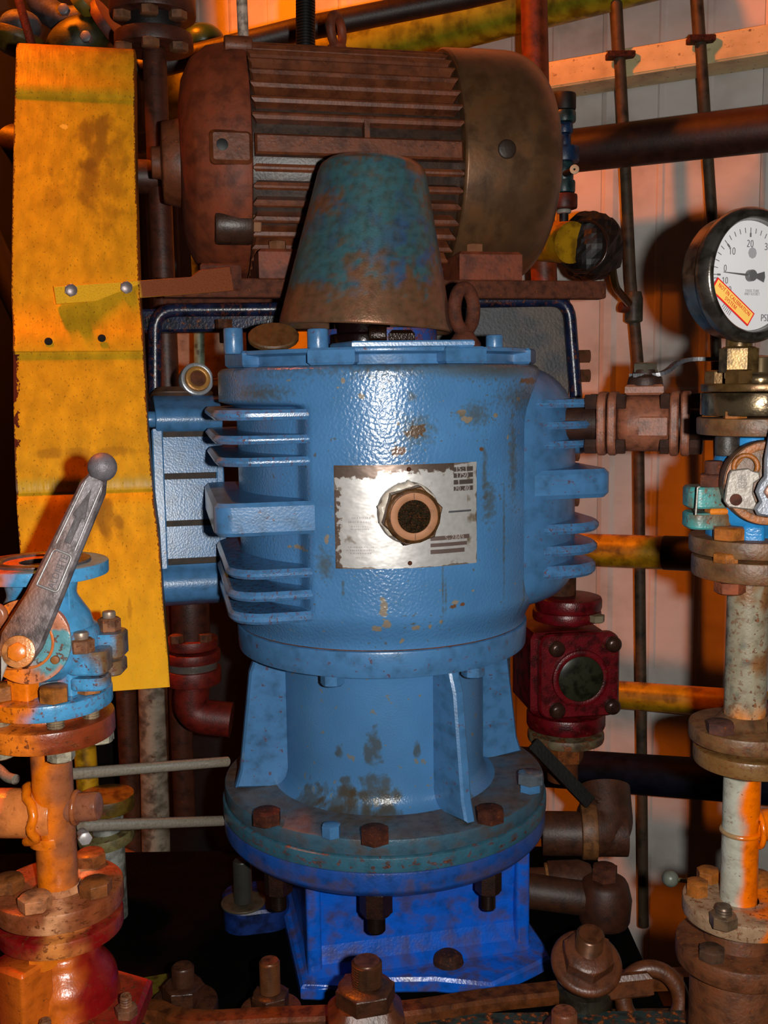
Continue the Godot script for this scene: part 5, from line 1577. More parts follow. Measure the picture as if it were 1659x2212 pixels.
	pane.roughness = 0.02
	part(g, "glass", cyl(Buf.new(), 0.0533, 0.0066, 0.007, zx, 64, 0.0), pane, ID, "clear front glass")
	# gauge stem: hexagon, polished sleeve, collar
	part(g, "stem", hexa(cyl(Buf.new(), 0.013, -0.1, -0.05), 0.019, 0.026, X(Vector3(0, -0.094, 0))), mat(Color(0.5, 0.4, 0.24), {"base": "grime", "scale": 9.0, "rough": 0.3, "metal": 0.6, "bump": 0.02}), Transform3D(Basis(Vector3.UP, 0.2), Vector3(0.004, 0.0, -0.014)), "brass hexagon stem")
	# ---- diaphragm seal under the gauge
	var sb: float = f.call(945, 0.06)
	var X1: float = P(1640, 870, D).x
	var s1 := thing("diaphragm_seal", "flanged steel and bronze diaphragm seal under the gauge, above the blue valve", "flange", Vector3(X1, sb, -D))
	var h1 := func(py: float, r: float) -> float:
		return f.call(py, r) - sb
	var bronze := mat(Color(0.44, 0.33, 0.19), {"base": "grime", "scale": 7.0, "over": "rust_few", "over_scale": 9.0, "rough": 0.32, "metal": 0.6, "bump": 0.03, "relief": "pits"})
	part(s1, "lower_flange", lathe(Buf.new(), [Vector2(0, 0), Vector2(0.061, 0), Vector2(0.0615, h1.call(906, 0.061)), Vector2(0, h1.call(904, 0.061))], ID, 80, 0.002), tan_rust)
	part(s1, "seal_body", lathe(Buf.new(), [Vector2(0, h1.call(901, 0.06)), Vector2(0.058, h1.call(901, 0.06)), Vector2(0.058, h1.call(849, 0.06)), Vector2(0, h1.call(849, 0.06))], ID, 96, 0.0015), mat(Color(0.46, 0.40, 0.31), {"base": "grime", "scale": 6.0, "rough": 0.22, "metal": 0.8, "bump": 0.03, "relief": "pits"}), ID, "dark polished steel body")
	part(s1, "top_flange", lathe(Buf.new(), [Vector2(0, h1.call(847, 0.06)), Vector2(0.058, h1.call(847, 0.06)), Vector2(0.058, h1.call(829, 0.06)), Vector2(0, h1.call(829, 0.06))], ID, 80, 0.0015), bronze)
	part(s1, "sleeve", lathe(Buf.new(), [Vector2(0.0, h1.call(829, 0.02)), Vector2(0.024, h1.call(829, 0.02)), Vector2(0.024, h1.call(812, 0.02)), Vector2(0.016, h1.call(808, 0.02)), Vector2(0.0165, h1.call(770, 0.02)), Vector2(0.0, h1.call(766, 0.02))], ID, 48, 0.002), mat(Color(0.55, 0.47, 0.35), {"rough": 0.18, "metal": 0.85, "bump": 0.0}), ID, "polished sleeve")
	for a in [-0.85, 0.25, 1.4, -2.2]:
		part(s1, "bolt", hexa(Buf.new(), 0.0145, 0.014), bronze, X(Vector3(sin(a) * 0.042, h1.call(829, 0.06), cos(a) * 0.042), Vector3.UP, a))
		part(s1, "nut", hexa(cyl(Buf.new(), 0.008, -0.014, 0.0), 0.012, 0.008), ochre, X(Vector3(sin(a) * 0.047, h1.call(906, 0.06), cos(a) * 0.047), Vector3.UP, a + 0.2))
	part(s1, "bolt_end", cyl(Buf.new(), 0.012, -0.02, 0.0, ID, 24, 0.002), mat(Color(0.2, 0.17, 0.15), {"base": "grime", "scale": 9.0, "rough": 0.5}), Transform3D(Basis(), Vector3(-0.04, 0, 0.025)))
	# ---- blue valve with its lever
	var vb: float = f.call(1214, 0.062)
	var v := thing("lever_valve", "sky blue flanged valve with a pale steel lever and stop plate, under the diaphragm seal", "valve", Vector3(X1 - 0.004, vb, -D))
	var hv := func(py: float, r: float) -> float:
		return f.call(py, r) - vb
	var sky := mat(Color(0.14, 0.47, 0.70), {"base": "mottle", "scale": 6.0, "rough": 0.25, "bump": 0.05, "relief": "peel"})
	var lsky := lin(36, 122, 176)
	part(v, "body", lathe(Buf.new(), [Vector2(0, 0.0), Vector2(0.032, 0.0), Vector2(0.032, hv.call(1160, 0.03)), Vector2(0.046, hv.call(1130, 0.04)), Vector2(0.048, hv.call(1050, 0.04)), Vector2(0.038, hv.call(990, 0.04)), Vector2(0.038, hv.call(946, 0.04)), Vector2(0, hv.call(946, 0.04))], ID, 64, 0.003), sky)
	for e in [1.0, -0.3, -1.5]:
		part(v, "web", prism(Buf.new(), rect(0.022, 0.026, 0.004, Vector2(0, 0.033)), 0.014, hv.call(1135, 0.04), Transform3D(Basis(Vector3.UP, e), Vector3.ZERO), 0.002), sky)
	part(v, "lower_flange", lathe(Buf.new(), [Vector2(0, 0), Vector2(0.0625, 0), Vector2(0.0625, hv.call(1175, 0.062)), Vector2(0, hv.call(1172, 0.062))], ID, 80, 0.003), tan_rust)
	part(v, "nut", hexa(Buf.new(), 0.0165, 0.013), ochre, X(Vector3(-0.036, hv.call(1173, 0.062), 0.036), Vector3.UP, 0.3), "orange-brown nut")
	var teal := lin(64, 140, 138)
	for e in [[1052, 1098], [1108, 1143]]:
		var eb := prism(Buf.new(), rect(0.046, 0.04, 0.012, Vector2(-0.05, 0.012)), hv.call(e[1], 0.03), hv.call(e[0], 0.03), ID, 0.002)
		part(v, "ear", tint(eb, func(p: Vector3) -> Color: return teal.lerp(lin(104, 74, 46), smoothstep(-0.1, 0.25, wobble.get_noise_3dv(p * 1.4) + (p.x + 0.056) * 14.0))), worn)
	part(v, "nut", hexa(cyl(Buf.new(), 0.009, 0.0, 0.026), 0.0145, 0.013), rusty(Color(0.34, 0.2, 0.16)), X(Vector3(-0.046, hv.call(1052, 0.03), 0.016), Vector3.UP, 0.2))
	part(v, "nut", box(Buf.new(), 0.018, 0.006, 0.018, Transform3D(Basis(), Vector3(-0.045, hv.call(1104, 0.03), 0.024))), mat(Color(0.82, 0.46, 0.08), {"rough": 0.4}), ID, "orange daubed nut")
	part(v, "wire_tag", tube(Buf.new(), bends([P(1512, 1052, 1.0) - v.position, P(1507, 1053, 1.0) - v.position, P(1503, 1112, 1.0) - v.position], 0.003), 0.0011, 8), steel(), ID, "thin bent wire")
	var bc := P(1658, 1044, 0.985) - v.position
	var bx := X(bc, Vector3(-0.16, 0.03, 1))
	part(v, "bonnet", cyl(Buf.new(), 0.0415, -0.03, 0.0, bx, 64, 0.003), tan_rust)
	part(v, "bonnet_ring", ring(Buf.new(), 0.033, 0.0405, 0.0, 0.003, bx, 64, 0.001), ochre)
	# stop plate with its notch and hole
	var k := 0.00046
	var o := PackedVector2Array()
	for p in [[1578, 1014], [1612, 1010], [1622, 1016], [1634, 1018], [1636, 1032], [1624, 1042], [1622, 1062], [1630, 1084], [1625, 1098], [1604, 1096], [1574, 1092], [1565, 1080], [1568, 1050], [1573, 1022]]:
		o.append(Vector2((p[0] - 1658) * k, (p[1] - 1044) * k))
	var fx := Transform3D(bx.basis.orthonormalized(), bx.origin)
	# in the plate's frame: x to the right, z down, y towards the viewer
	fx.basis = Basis(Vector3(1, 0, 0.16).normalized(), Vector3(-0.16, 0.03, 1).normalized(), Vector3(0, -1, 0.03).normalized())
	var pale := mat(Color(0.55, 0.52, 0.49), {"base": "mottle", "scale": 7.0, "rough": 0.45, "metal": 0.3, "bump": 0.04, "relief": "pits"})
	var sp := part(v, "stop_plate", prism(Buf.new(), o, 0.012, 0.017, fx, 0.0012), pale, ID, "pale steel stop plate")
	part(sp, "hole", cyl(Buf.new(), 0.0058, 0.0165, 0.0176, fx.translated_local(Vector3((1588 - 1658) * k, 0, (1076 - 1044) * k)), 24, 0.0003), rusty(Color(0.3, 0.15, 0.1)))
	for s in [["STOP", 0, 0], ["OPEN", 9, 0]]:
		part(sp, "stamping", letters(s[0], 0.0042, 0.0004), mat(Color(0.4, 0.37, 0.35), {"rough": 0.5, "bump": 0.0}), fx * Transform3D(Basis(Vector3(0, 0, 1), Vector3(1, 0, 0), Vector3(0, 1, 0)), Vector3((1594 + s[1] - 1658) * k, 0.0171, (1038 - 1044) * k)))
	part(v, "spring", tube(Buf.new(), circle_path(0.011, fx.translated_local(Vector3((1610 - 1658) * k, 0.008, (1008 - 1044) * k)), 24), 0.0025, 10, true), ochre)
	var lo := PackedVector2Array()
	for p in [[1660, 890], [1700, 860], [1720, 900], [1690, 1030], [1690, 1100], [1660, 1112], [1628, 1106], [1622, 1094], [1632, 1078], [1624, 1058], [1630, 1040], [1640, 1026], [1640, 990], [1648, 940]]:
		lo.append(Vector2((p[0] - 1658) * k, (p[1] - 1044) * k))
	var lm := mat(Color(0.52, 0.54, 0.58), {"base": "mottle", "scale": 9.0, "rough": 0.4, "metal": 0.35, "bump": 0.05, "relief": "pits"})
	var le := part(v, "lever", prism(Buf.new(), lo, 0.019, 0.027, fx, 0.002), lm, ID, "pale blue-grey cast lever")
	part(le, "bolt", hexa(Buf.new(), 0.0075, 0.004, fx.translated_local(Vector3(-0.002, 0.027, 0.006))), mat(Color(0.5, 0.36, 0.3), {"rough": 0.4, "metal": 0.4}))
	# ---- pipe spool with white pipe
	var pb: float = f.call(1640, 0.058)
	var s2 := thing("flanged_pipe", "mottled grey-white flanged pipe on the right, orange at its foot", "pipe", Vector3(X0, pb, -D))
	var h2 := func(py: float, r: float) -> float:
		return f.call(py, r) - pb
	part(s2, "upper_flange", lathe(Buf.new(), [Vector2(0, h2.call(1268, 0.062)), Vector2(0.0625, h2.call(1268, 0.062)), Vector2(0.0625, h2.call(1221, 0.062)), Vector2(0.046, h2.call(1219, 0.062)), Vector2(0.044, h2.call(1213, 0.05)), Vector2(0, h2.call(1213, 0.05))], ID, 80, 0.003), tan_rust, Transform3D(Basis(), Vector3(0.004, 0, 0)))
	part(s2, "nut", hexa(Buf.new(), 0.0135, 0.01), ochre, X(Vector3(-0.038, h2.call(1222, 0.062), 0.04), Vector3.UP, 0.1))
	for a in [-0.8, 0.7]:
		part(s2, "bolt", hexa(Buf.new(), 0.0155, 0.012), rusty(Color(0.5, 0.27, 0.17)), X(Vector3(sin(a) * 0.05 + 0.004, h2.call(1268, 0.062), cos(a) * 0.05), Vector3.DOWN, 0.3))
	var white := lin(136, 128, 108)
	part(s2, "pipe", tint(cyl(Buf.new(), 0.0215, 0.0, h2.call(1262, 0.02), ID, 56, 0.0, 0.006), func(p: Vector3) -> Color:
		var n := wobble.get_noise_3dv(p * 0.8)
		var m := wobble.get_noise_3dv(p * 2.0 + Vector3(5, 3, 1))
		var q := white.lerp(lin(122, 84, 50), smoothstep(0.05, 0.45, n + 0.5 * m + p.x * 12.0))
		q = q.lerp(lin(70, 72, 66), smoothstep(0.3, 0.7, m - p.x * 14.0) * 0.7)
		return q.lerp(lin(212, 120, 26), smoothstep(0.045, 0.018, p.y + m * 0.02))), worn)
	part(s2, "lower_flange", lathe(Buf.new(), [Vector2(0, 0), Vector2(0.0575, 0), Vector2(0.0575, h2.call(1604, 0.058)), Vector2(0.032, h2.call(1602, 0.058)), Vector2(0.026, h2.call(1565, 0.026)), Vector2(0.022, h2.call(1556, 0.022))], ID, 80, 0.003), tan_rust)
	for a in [-0.9, 0.6, 2.4]:
		part(s2, "bolt", hexa(Buf.new(), 0.0145, 0.012), rusty(Color(0.3, 0.19, 0.17)), X(Vector3(sin(a) * 0.045, h2.call(1603, 0.058), cos(a) * 0.045), Vector3.UP, 0.4))
	# ---- the lower spool
	var qb: float = f.call(2040, 0.06)
	var X2: float = P(1597, 1880, D).x
	var s3 := thing("orange_pipe", "lowest right-hand pipe, white on its left and bright orange on its right", "pipe", Vector3(X2, qb, -D))
	var h3 := func(py: float, r: float) -> float:
		return f.call(py, r) - qb
	var hot := lin(226, 106, 8)
	part(s3, "upper_flange", sprayed(lathe(Buf.new(), [Vector2(0, h3.call(1692, 0.058)), Vector2(0.0575, h3.call(1692, 0.058)), Vector2(0.0575, h3.call(1654, 0.058)), Vector2(0.04, h3.call(1652, 0.058)), Vector2(0.04, h3.call(1641, 0.05)), Vector2(0, h3.call(1641, 0.05))], Transform3D(Basis(), Vector3(0.006, 0, 0)), 90, 0.003, 0.006), lin(112, 80, 46), hot, 0.03, 0.01, 1.0, 0.03), worn)
	part(s3, "pipe", sprayed(cyl(Buf.new(), 0.0195, 0.0, h3.call(1690, 0.02), ID, 64, 0.0, 0.005), lin(168, 166, 152), hot, -0.004, 0.005, 1.0, 0.008), glossy)
	part(s3, "weld_bead", sprayed(tube(Buf.new(), circle_path(0.0195, Transform3D(Basis(), Vector3(0, h3.call(1812, 0.02), 0)), 40), 0.0028, 10, true), lin(150, 120, 84), hot, -0.008, 0.006, 1.0, 0.01), glossy)
	part(s3, "branch", tint(cyl(Buf.new(), 0.0165, 0.0, 0.2, X(Vector3(0, h3.call(1790, 0.0), 0), Vector3(1, 0.05, -0.2)), 40, 0.001, 0.01), func(p: Vector3) -> Color: return hot), glossy, ID, "orange branch to the right")
	var brp := []
	for i in 28:
		var a := TAU * i / 28.0
		brp.append(Vector3(0.0185, h3.call(1790, 0.0) + cos(a) * 0.019, sin(a) * 0.018))
	part(s3, "weld_bead", tint(tube(Buf.new(), brp, 0.0032, 8, true), func(p: Vector3) -> Color: return hot), glossy)
	part(s3, "lower_flange", sprayed(lathe(Buf.new(), [Vector2(0, 0), Vector2(0.061, 0), Vector2(0.061, h3.call(2004, 0.06)), Vector2(0.034, h3.call(2001, 0.06)), Vector2(0.026, h3.call(1972, 0.03)), Vector2(0.0195, h3.call(1962, 0.02))], Transform3D(Basis(), Vector3(0.002, 0, 0)), 90, 0.003, 0.006), lin(146, 118, 92), hot, 0.008, 0.01, 1.0, 0.04), worn)
	part(s3, "bolt", hexa(Buf.new(), 0.0125, 0.016), ochre, X(P(1506, 1935, 1.06) * Vector3(1, 0, 1) - s3.position * Vector3(1, 0, 1) + Vector3(0, h3.call(2004, 0.06), 0), Vector3.UP, 0.2), "nut half orange, half grey")
	var nn := part(s3, "bolt", hexa(Buf.new(), 0.0142, 0.013), mat(Color(0.46, 0.38, 0.3), {"base": "rust", "scale": 9.0, "rough": 0.4, "metal": 0.3}), X(P(1563, 1990, 0.995) * Vector3(1, 0, 1) - s3.position * Vector3(1, 0, 1) + Vector3(0, h3.call(2004, 0.06), 0), Vector3.UP, 0.5), "brown steel nut")
	part(nn, "stud_end", stud(Buf.new(), 0.0085, 0.009), steel(Color(0.4, 0.33, 0.27)), Transform3D(Basis(), Vector3(0, 0.013, 0)))
	for a in [1.2, 2.3, 3.6]:
		part(s3, "bolt", hexa(Buf.new(), 0.0135, 0.014), ochre, X(Vector3(sin(a) * 0.045, h3.call(2004, 0.06), cos(a) * 0.045), Vector3.UP, a))
	# ---- rusty nozzle below it
	var X3: float = P(1592, 2080, D).x
	var s4 := thing("nozzle", "rusty brown flanged nozzle below the orange pipe, set on the vessel", "flange", Vector3(X3, 0.68, -D))
	var h4 := func(py: float, r: float) -> float:
		return f.call(py, r) - 0.68
	var brown := mat(Color(0.4, 0.24, 0.14), {"base": "rust", "scale": 6.0, "over": "rust_some", "over_scale": 8.0, "rough": 0.5, "bump": 0.1, "relief": "pits"})
	part(s4, "neck", lathe(Buf.new(), [Vector2(0.0, h4.call(2110, 0.06)), Vector2(0.045, h4.call(2110, 0.06)), Vector2(0.036, h4.call(2095, 0.045)), Vector2(0.036, h4.call(2046, 0.045)), Vector2(0, h4.call(2044, 0.04))], ID, 64, 0.003), brown)
	part(s4, "flange", lathe(Buf.new(), [Vector2(0, h4.call(2152, 0.066)), Vector2(0.066, h4.call(2152, 0.066)), Vector2(0.066, h4.call(2106, 0.066)), Vector2(0, h4.call(2102, 0.066))], ID, 90, 0.004), brown)
	part(s4, "pipe", cyl(Buf.new(), 0.05, 0.0, h4.call(2152, 0.06), ID, 48, 0.002), brown)
	for a in [-0.85, 0.75, 2.4]:
		part(s4, "nut", hexa(Buf.new(), 0.0145, 0.012), mat(Color(0.3, 0.22, 0.17), {"base": "rust", "scale": 9.0, "rough": 0.5}), X(Vector3(sin(a) * 0.053, h4.call(2105, 0.066), cos(a) * 0.053), Vector3.UP, a))
	build_brown_valve(X1, f)

# the small brown ball valve that joins the gear drive's side to the seal
func build_brown_valve(X1: float, f: Callable) -> void:
	var a := P(1258, 905, 1.62)
	var e := Vector3(X1 - 0.02, P(1500, 915, 1.2).y + 0.0, -1.07)
	a = P(1262, 908, 1.58)
	e = P(1540, 922, 1.18)
	var dir := (e - a).normalized()
	var mid := P(1392, 914, 1.38)
	var t := thing("brown_ball_valve", "brown threaded ball valve with a bent dark handle, between gear drive and diaphragm seal", "valve", mid)
	var paint := mat(Color(0.6, 0.38, 0.29), {"base": "rust", "scale": 7.0, "over": "rust_few", "over_scale": 9.0, "rough": 0.5, "bump": 0.06, "relief": "pits"})
	var dark := mat(Color(0.24, 0.14, 0.1), {"base": "rust", "scale": 7.0, "rough": 0.55, "bump": 0.06})
	var lx := X(Vector3.ZERO, Vector3(cos(0.32), 0.0, sin(0.32)))
	var pr := R(70, 1392, 914, 1.38)
	part(t, "body", lathe(Buf.new(), [Vector2(0, -0.034), Vector2(0.03, -0.034), Vector2(0.038, -0.022), Vector2(0.038, 0.022), Vector2(0.03, 0.034), Vector2(0, 0.034)], lx, 48, 0.004), paint)
	for s in [-1.0, 1.0]:
		for y in [0.040, 0.054]:
			part(t, "end_flange", prism(Buf.new(), rect(pr * 1.95, pr * 1.95, pr * 0.5), -0.0055, 0.0055, lx.translated_local(Vector3(0, s * y, 0)), 0.002), paint)
		for cy in [-1, 1]:
			for cz in [-1, 1]:
				part(t, "bolt", hexa(Buf.new(), 0.011, 0.016), dark, lx * Transform3D(Basis(Vector3.RIGHT, 0.0 if s > 0 else PI), Vector3(cy * pr * 0.68, s * 0.06, cz * pr * 0.68)))
				part(t, "nut", hexa(Buf.new(), 0.011, 0.012), dark, lx * Transform3D(Basis(Vector3.RIGHT, PI if s > 0 else 0.0), Vector3(cy * pr * 0.68, s * 0.034, cz * pr * 0.68)))
	part(t, "pipe", cyl(Buf.new(), 0.023, -0.16, 0.30, lx, 32, 0.001), dark)
	part(t, "face_plate", box(Buf.new(), 0.036, 0.027, 0.012, Transform3D(Basis(Vector3.UP, -0.32), Vector3(0.002, -0.003, 0.037)), 0.002), paint)
	for r in 2:
		part(t, "cast_lettering", letters("BALL" if r == 0 else "VALVE", 0.0075, 0.002, "Droid Sans"), mat(Color(0.58, 0.34, 0.24), {"base": "rust", "scale": 9.0, "rough": 0.45, "bump": 0.0}), Transform3D(Basis(Vector3.UP, -0.32), Vector3(0.002, 0.0015 - r * 0.01, 0.0435)))
	part(t, "bonnet", box(Buf.new(), 0.05, 0.014, 0.045, Transform3D(Basis(Vector3.UP, -0.3), Vector3(0.0, 0.045, 0)), 0.003), paint)
	part(t, "gland", lathe(Buf.new(), [Vector2(0, 0.05), Vector2(0.024, 0.05), Vector2(0.022, 0.062), Vector2(0.016, 0.064), Vector2(0.016, 0.072), Vector2(0, 0.072)], ID, 28, 0.002), dark)
	part(t, "stem_nut", hexa(Buf.new(), 0.017, 0.013), steel(Color(0.45, 0.42, 0.36), 0.35), X(Vector3(0, 0.068, 0), Vector3.UP, 0.3))
	# bent flat handle
	var hp := bends([Vector3(-0.02, 0.064, 0.004), Vector3(0.024, 0.064, 0.004), P(1468, 776, 1.34) - mid, P(1562, 776, 1.32) - mid], 0.02)
	var hb := Buf.new()
	for i in hp.size() - 1:
		var p: Vector3 = hp[i]
		var q: Vector3 = hp[i + 1]
		var along := (q - p).normalized()
		var up := Vector3(-along.y, along.x, 0).normalized() * 0.0025
		var w := Vector3(0, 0.0, 0.011)
		hb.flat(p + up + w, q + up + w, q + up - w, p + up - w, up)
		hb.flat(p - up + w, q - up + w, q - up - w, p - up - w, -up)
		hb.flat(p + up + w, q + up + w, q - up + w, p - up + w, w)
		hb.flat(p + up - w, q + up - w, q - up - w, p - up - w, -w)
	part(t, "handle", hb, mat(Color(0.34, 0.34, 0.36), {"rough": 0.35, "metal": 0.2}), ID, "dark bent handle")


# ---------------------------------------------------------------- behind and around

# a straight or bent pipe through points of the photograph [x, y, depth], px pixels thick
func pipe_run(called: String, label: String, category: String, list: Array, px: float, m: Material, group := "", bend := 0.0) -> MeshInstance3D:
	var p := []
	for q in list:
		p.append(P(q[0], q[1], q[2]))
	var r := R(px / 2.0, list[0][0], list[0][1], list[0][2])
	if bend > 0.0:
		p = bends(p, bend)
	var base: Vector3 = p[0]
	for i in p.size():
		p[i] = p[i] - base
	return single(called, label, category, tube(Buf.new(), p, r, 28), m, base, 0.0, group)

func build_background() -> void:
	var brown := mat(Color(0.30, 0.16, 0.11), {"base": "rust", "scale": 5.0, "over": "rust_few", "over_scale": 6.0, "rough": 0.5, "bump": 0.05, "relief": "pits"})
	var yellow := mat(Color(0.78, 0.58, 0.08), {"base": "grime", "scale": 4.0, "over": "rust_few", "over_scale": 5.0, "rough": 0.4, "bump": 0.04})
	var black := mat(Color(0.06, 0.05, 0.05), {"base": "grime", "scale": 5.0, "rough": 0.6})
	# ---- flanged vertical pipe between guard and motor
	var top := P(336, -60, 1.86)
	var t := thing("flanged_riser", "rusty flanged vertical pipe between the yellow guard and the motor", "pipe", Vector3(P(345, 400, 1.86).x, 0.68, -1.86))
	var y := func(py: float) -> float:
		return hy(345, py, 1.86) - 0.68
	var rr := R(25, 345, 400, 1.86)
	part(t, "pipe", cyl(Buf.new(), rr, 0.0, y.call(-80), ID, 32, 0.001), brown)
	for s in [[-10, 40, 92, 0], [76, 108, 84, 0]]:
		part(t, "flange", cyl(Buf.new(), R(s[2], 340, 50, 1.86), y.call(s[1]), y.call(s[0]), ID, 64, 0.004), brown)
	part(t, "hub", lathe(Buf.new(), [Vector2(rr, y.call(76)), Vector2(R(60, 340, 50, 1.86), y.call(74)), Vector2(R(60, 340, 50, 1.86), y.call(38)), Vector2(rr, y.call(38))], ID, 40, 0.002), black)
	for a in [-0.9, 0.1, 1.0]:
		for py in [40, 108]:
			part(t, "nut", hexa(Buf.new(), 0.016, 0.014), mat(Color(0.5, 0.36, 0.26), {"rough": 0.5, "base": "rust"}), X(Vector3(sin(a) * 0.058, y.call(py), cos(a) * 0.058), Vector3.DOWN, a))
	part(t, "branch", cyl(Buf.new(), rr * 1.4, -0.12, 0.03, X(Vector3(0, y.call(382), 0), Vector3(1, 0, -0.2)), 32, 0.003), brown)
	# ---- pipes over the motor
	pipe_run("diagonal_pipe", "dark brown pipe rising to the right over the motor", "pipe", [[300, 152, 2.15], [640, 66, 2.15], [1010, -8, 2.15], [1250, -64, 2.15]], 50, mat(Color(0.17, 0.1, 0.07), {"base": "rust", "scale": 5.0, "rough": 0.5}))
	pipe_run("green_pipe", "thick yellow-green pipe rising to the right behind the motor", "pipe", [[360, 200, 2.95], [900, 60, 2.62], [1440, -84, 2.33]], 113, mat(Color(0.6, 0.64, 0.14), {"base": "grime", "scale": 3.0, "rough": 0.4, "bump": 0.03}))
	var valve := thing("green_fitting", "dark green rounded pipe fitting behind the rusty riser", "fitting", P(440, 90, 2.45))
	part(valve, "body", ball(Buf.new(), R(46, 440, 90, 2.45), ID, 28, 0.8), mat(Color(0.16, 0.28, 0.12), {"rough": 0.4}))
	pipe_run("white_conduit", "thin off-white conduit dropping onto the motor's top", "conduit", [[520, -60, 1.70], [527, 112, 1.72]], 24, mat(Color(0.78, 0.7, 0.64), {"base": "grime", "scale": 9.0, "rough": 0.5}))
	# black ribbed flexible conduit
	var fa := P(660, -40, 1.80)
	var fb := P(660, 104, 1.80)
	var prof := [Vector2(0, 0)]
	var long := fa.distance_to(fb)
	for i in 22:
		prof.append(Vector2(0.0165, long * i / 22.0))
		prof.append(Vector2(0.0165, long * (i + 0.45) / 22.0))
		prof.append(Vector2(0.0142, long * (i + 0.6) / 22.0))
		prof.append(Vector2(0.0142, long * (i + 0.9) / 22.0))
	prof.append(Vector2(0, long))
	single("flexible_conduit", "black ribbed flexible conduit entering the motor's top", "conduit", lathe(Buf.new(), prof, X(Vector3.ZERO, fa - fb), 28, 0.0), plain(Color(0.05, 0.05, 0.045), 0.45), fb)
	# ---- orange-brown riser behind the motor
	pipe_run("orange_riser", "orange-brown vertical pipe behind the motor's right end", "pipe", [[1152, -60, 2.12], [1158, 200, 2.12], [1178, 660, 2.12], [1190, 900, 2.12]], 58, mat(Color(0.52, 0.22, 0.08), {"base": "rust", "scale": 4.0, "rough": 0.5}))
	# ---- blue valve stack at the motor's right end
	var s := thing("blue_valve_stack", "stack of small blue valve bodies with a white tag, right of the motor", "valve", P(1218, 460, 2.02))
	var sy := func(py: float) -> float:
		return hy(1218, py, 2.02) - s.position.y
	var navy := mat(Color(0.1, 0.22, 0.38), {"base": "grime", "scale": 6.0, "rough": 0.4})
	var teal := mat(Color(0.13, 0.26, 0.28), {"base": "grime", "scale": 6.0, "rough": 0.4})
	for e in [[240, 202, 24, black, "hand_wheel"], [266, 240, 24, teal, "flange"], [290, 266, 18, navy, "body"], [325, 290, 14, navy, "neck"], [352, 318, 32, navy, "body"], [392, 350, 20, teal, "body"], [418, 390, 24, teal, "flange"], [452, 420, 29, mat(Color(0.36, 0.12, 0.06), {"base": "rust"}), "flange"], [462, 452, 16, mat(Color(0.6, 0.6, 0.56)), "nut"]]:
		part(s, e[4], cyl(Buf.new(), R(e[2], 1218, 330, 2.02), sy.call(e[0]), sy.call(e[1]), ID, 28, 0.004), e[3])
	part(s, "pipe", cyl(Buf.new(), R(10, 1218, 330, 2.02), sy.call(560), sy.call(200), ID, 20, 0.001), black)
	part(s, "tag", ring(Buf.new(), 0.002, R(10, 1241, 366, 1.98), -0.002, 0.002, X(P(1241, 366, 1.96) - s.position, Vector3(-0.2, 0, 1)), 24, 0.001), mat(Color(0.85, 0.75, 0.6)), ID, "small round pale tag")
	part(s, "tag_stem", cyl(Buf.new(), 0.006, 0, 0.05, X(P(1241, 366, 1.965) - s.position, Vector3(-0.25, 0, -1))), black)
	# ---- yellow pipe with black-wrapped valve, bent brass tube
	pipe_run("yellow_nozzle", "short yellow pipe end behind the motor, before the black bundle", "pipe", [[1150, 520, 2.12], [1235, 524, 2.0]], 84, yellow)
	var w := thing("wrapped_valve", "valve wrapped in crumpled black plastic, right of the motor", "bundle", P(1275, 535, 2.05))
	var wb := ball(Buf.new(), 1.0, ID, 72)
	wb = Buf.new()
	var prof2 := []
	for i in 25:
		var a := -PI / 2 + PI * i / 24.0
		prof2.append(Vector2(cos(a), sin(a)))
	lathe(wb, prof2, ID, 40, 0.0)
	var nz := FastNoiseLite.new()
	nz.seed = 6
	nz.frequency = 0.55
	nz.fractal_type = FastNoiseLite.FRACTAL_RIDGED
	nz.fractal_octaves = 3
	for i in wb.v.size():
		var p := wb.v[i]
		wb.v[i] = p * Vector3(0.063, 0.073, 0.06) * (0.92 + 0.2 * nz.get_noise_3dv(p))
	for i in range(0, wb.v.size(), 3):
		var g := (wb.v[i + 1] - wb.v[i]).cross(wb.v[i + 2] - wb.v[i]).normalized()
		if g.dot(wb.v[i]) < 0.0:
			g = -g
		for j in 3:
			wb.n[i + j] = g
	part(w, "wrapping", wb, mat(Color(0.07, 0.045, 0.035), {"base": "grime", "scale": 8.0, "rough": 0.5, "bump": 0.0}))
	part(w, "rim", tube(Buf.new(), circle_path(0.048, X(Vector3(-0.025, -0.004, 0.05), Vector3(-0.45, 0.0, 1.0)), 36), 0.003, 10, true), plain(Color(0.16, 0.1, 0.08), 0.2))
	pipe_run("bent_tube", "thin bent brass tube from the black bundle to the conduit coupling", "tube", [[1320, 555, 2.05], [1328, 620, 2.08], [1358, 655, 2.2]], 17, mat(Color(0.24, 0.17, 0.06), {"rough": 0.3, "metal": 0.4, "bump": 0.0}), "", 0.03)
	# ---- thin conduits down the wall
	var grey := mat(Color(0.30, 0.25, 0.18), {"base": "grime", "scale": 4.0, "over": "dust", "over_scale": 5.0, "rough": 0.6})
	var c1 := thing("conduit", "thin grey-brown conduit running the whole height of the wall, with a coupling", "conduit", on_wall(1390, 2005, 0.116), 0.0, "wall conduits")
	var q := func(px: float, py: float) -> Vector3:
		return on_wall(px, py, 0.116) - c1.position
	part(c1, "pipe", tube(Buf.new(), [q.call(1328, -60), q.call(1345, 240), q.call(1362, 600), q.call(1378, 780), q.call(1382, 1200), q.call(1390, 2000)], 0.0125, 18), grey)
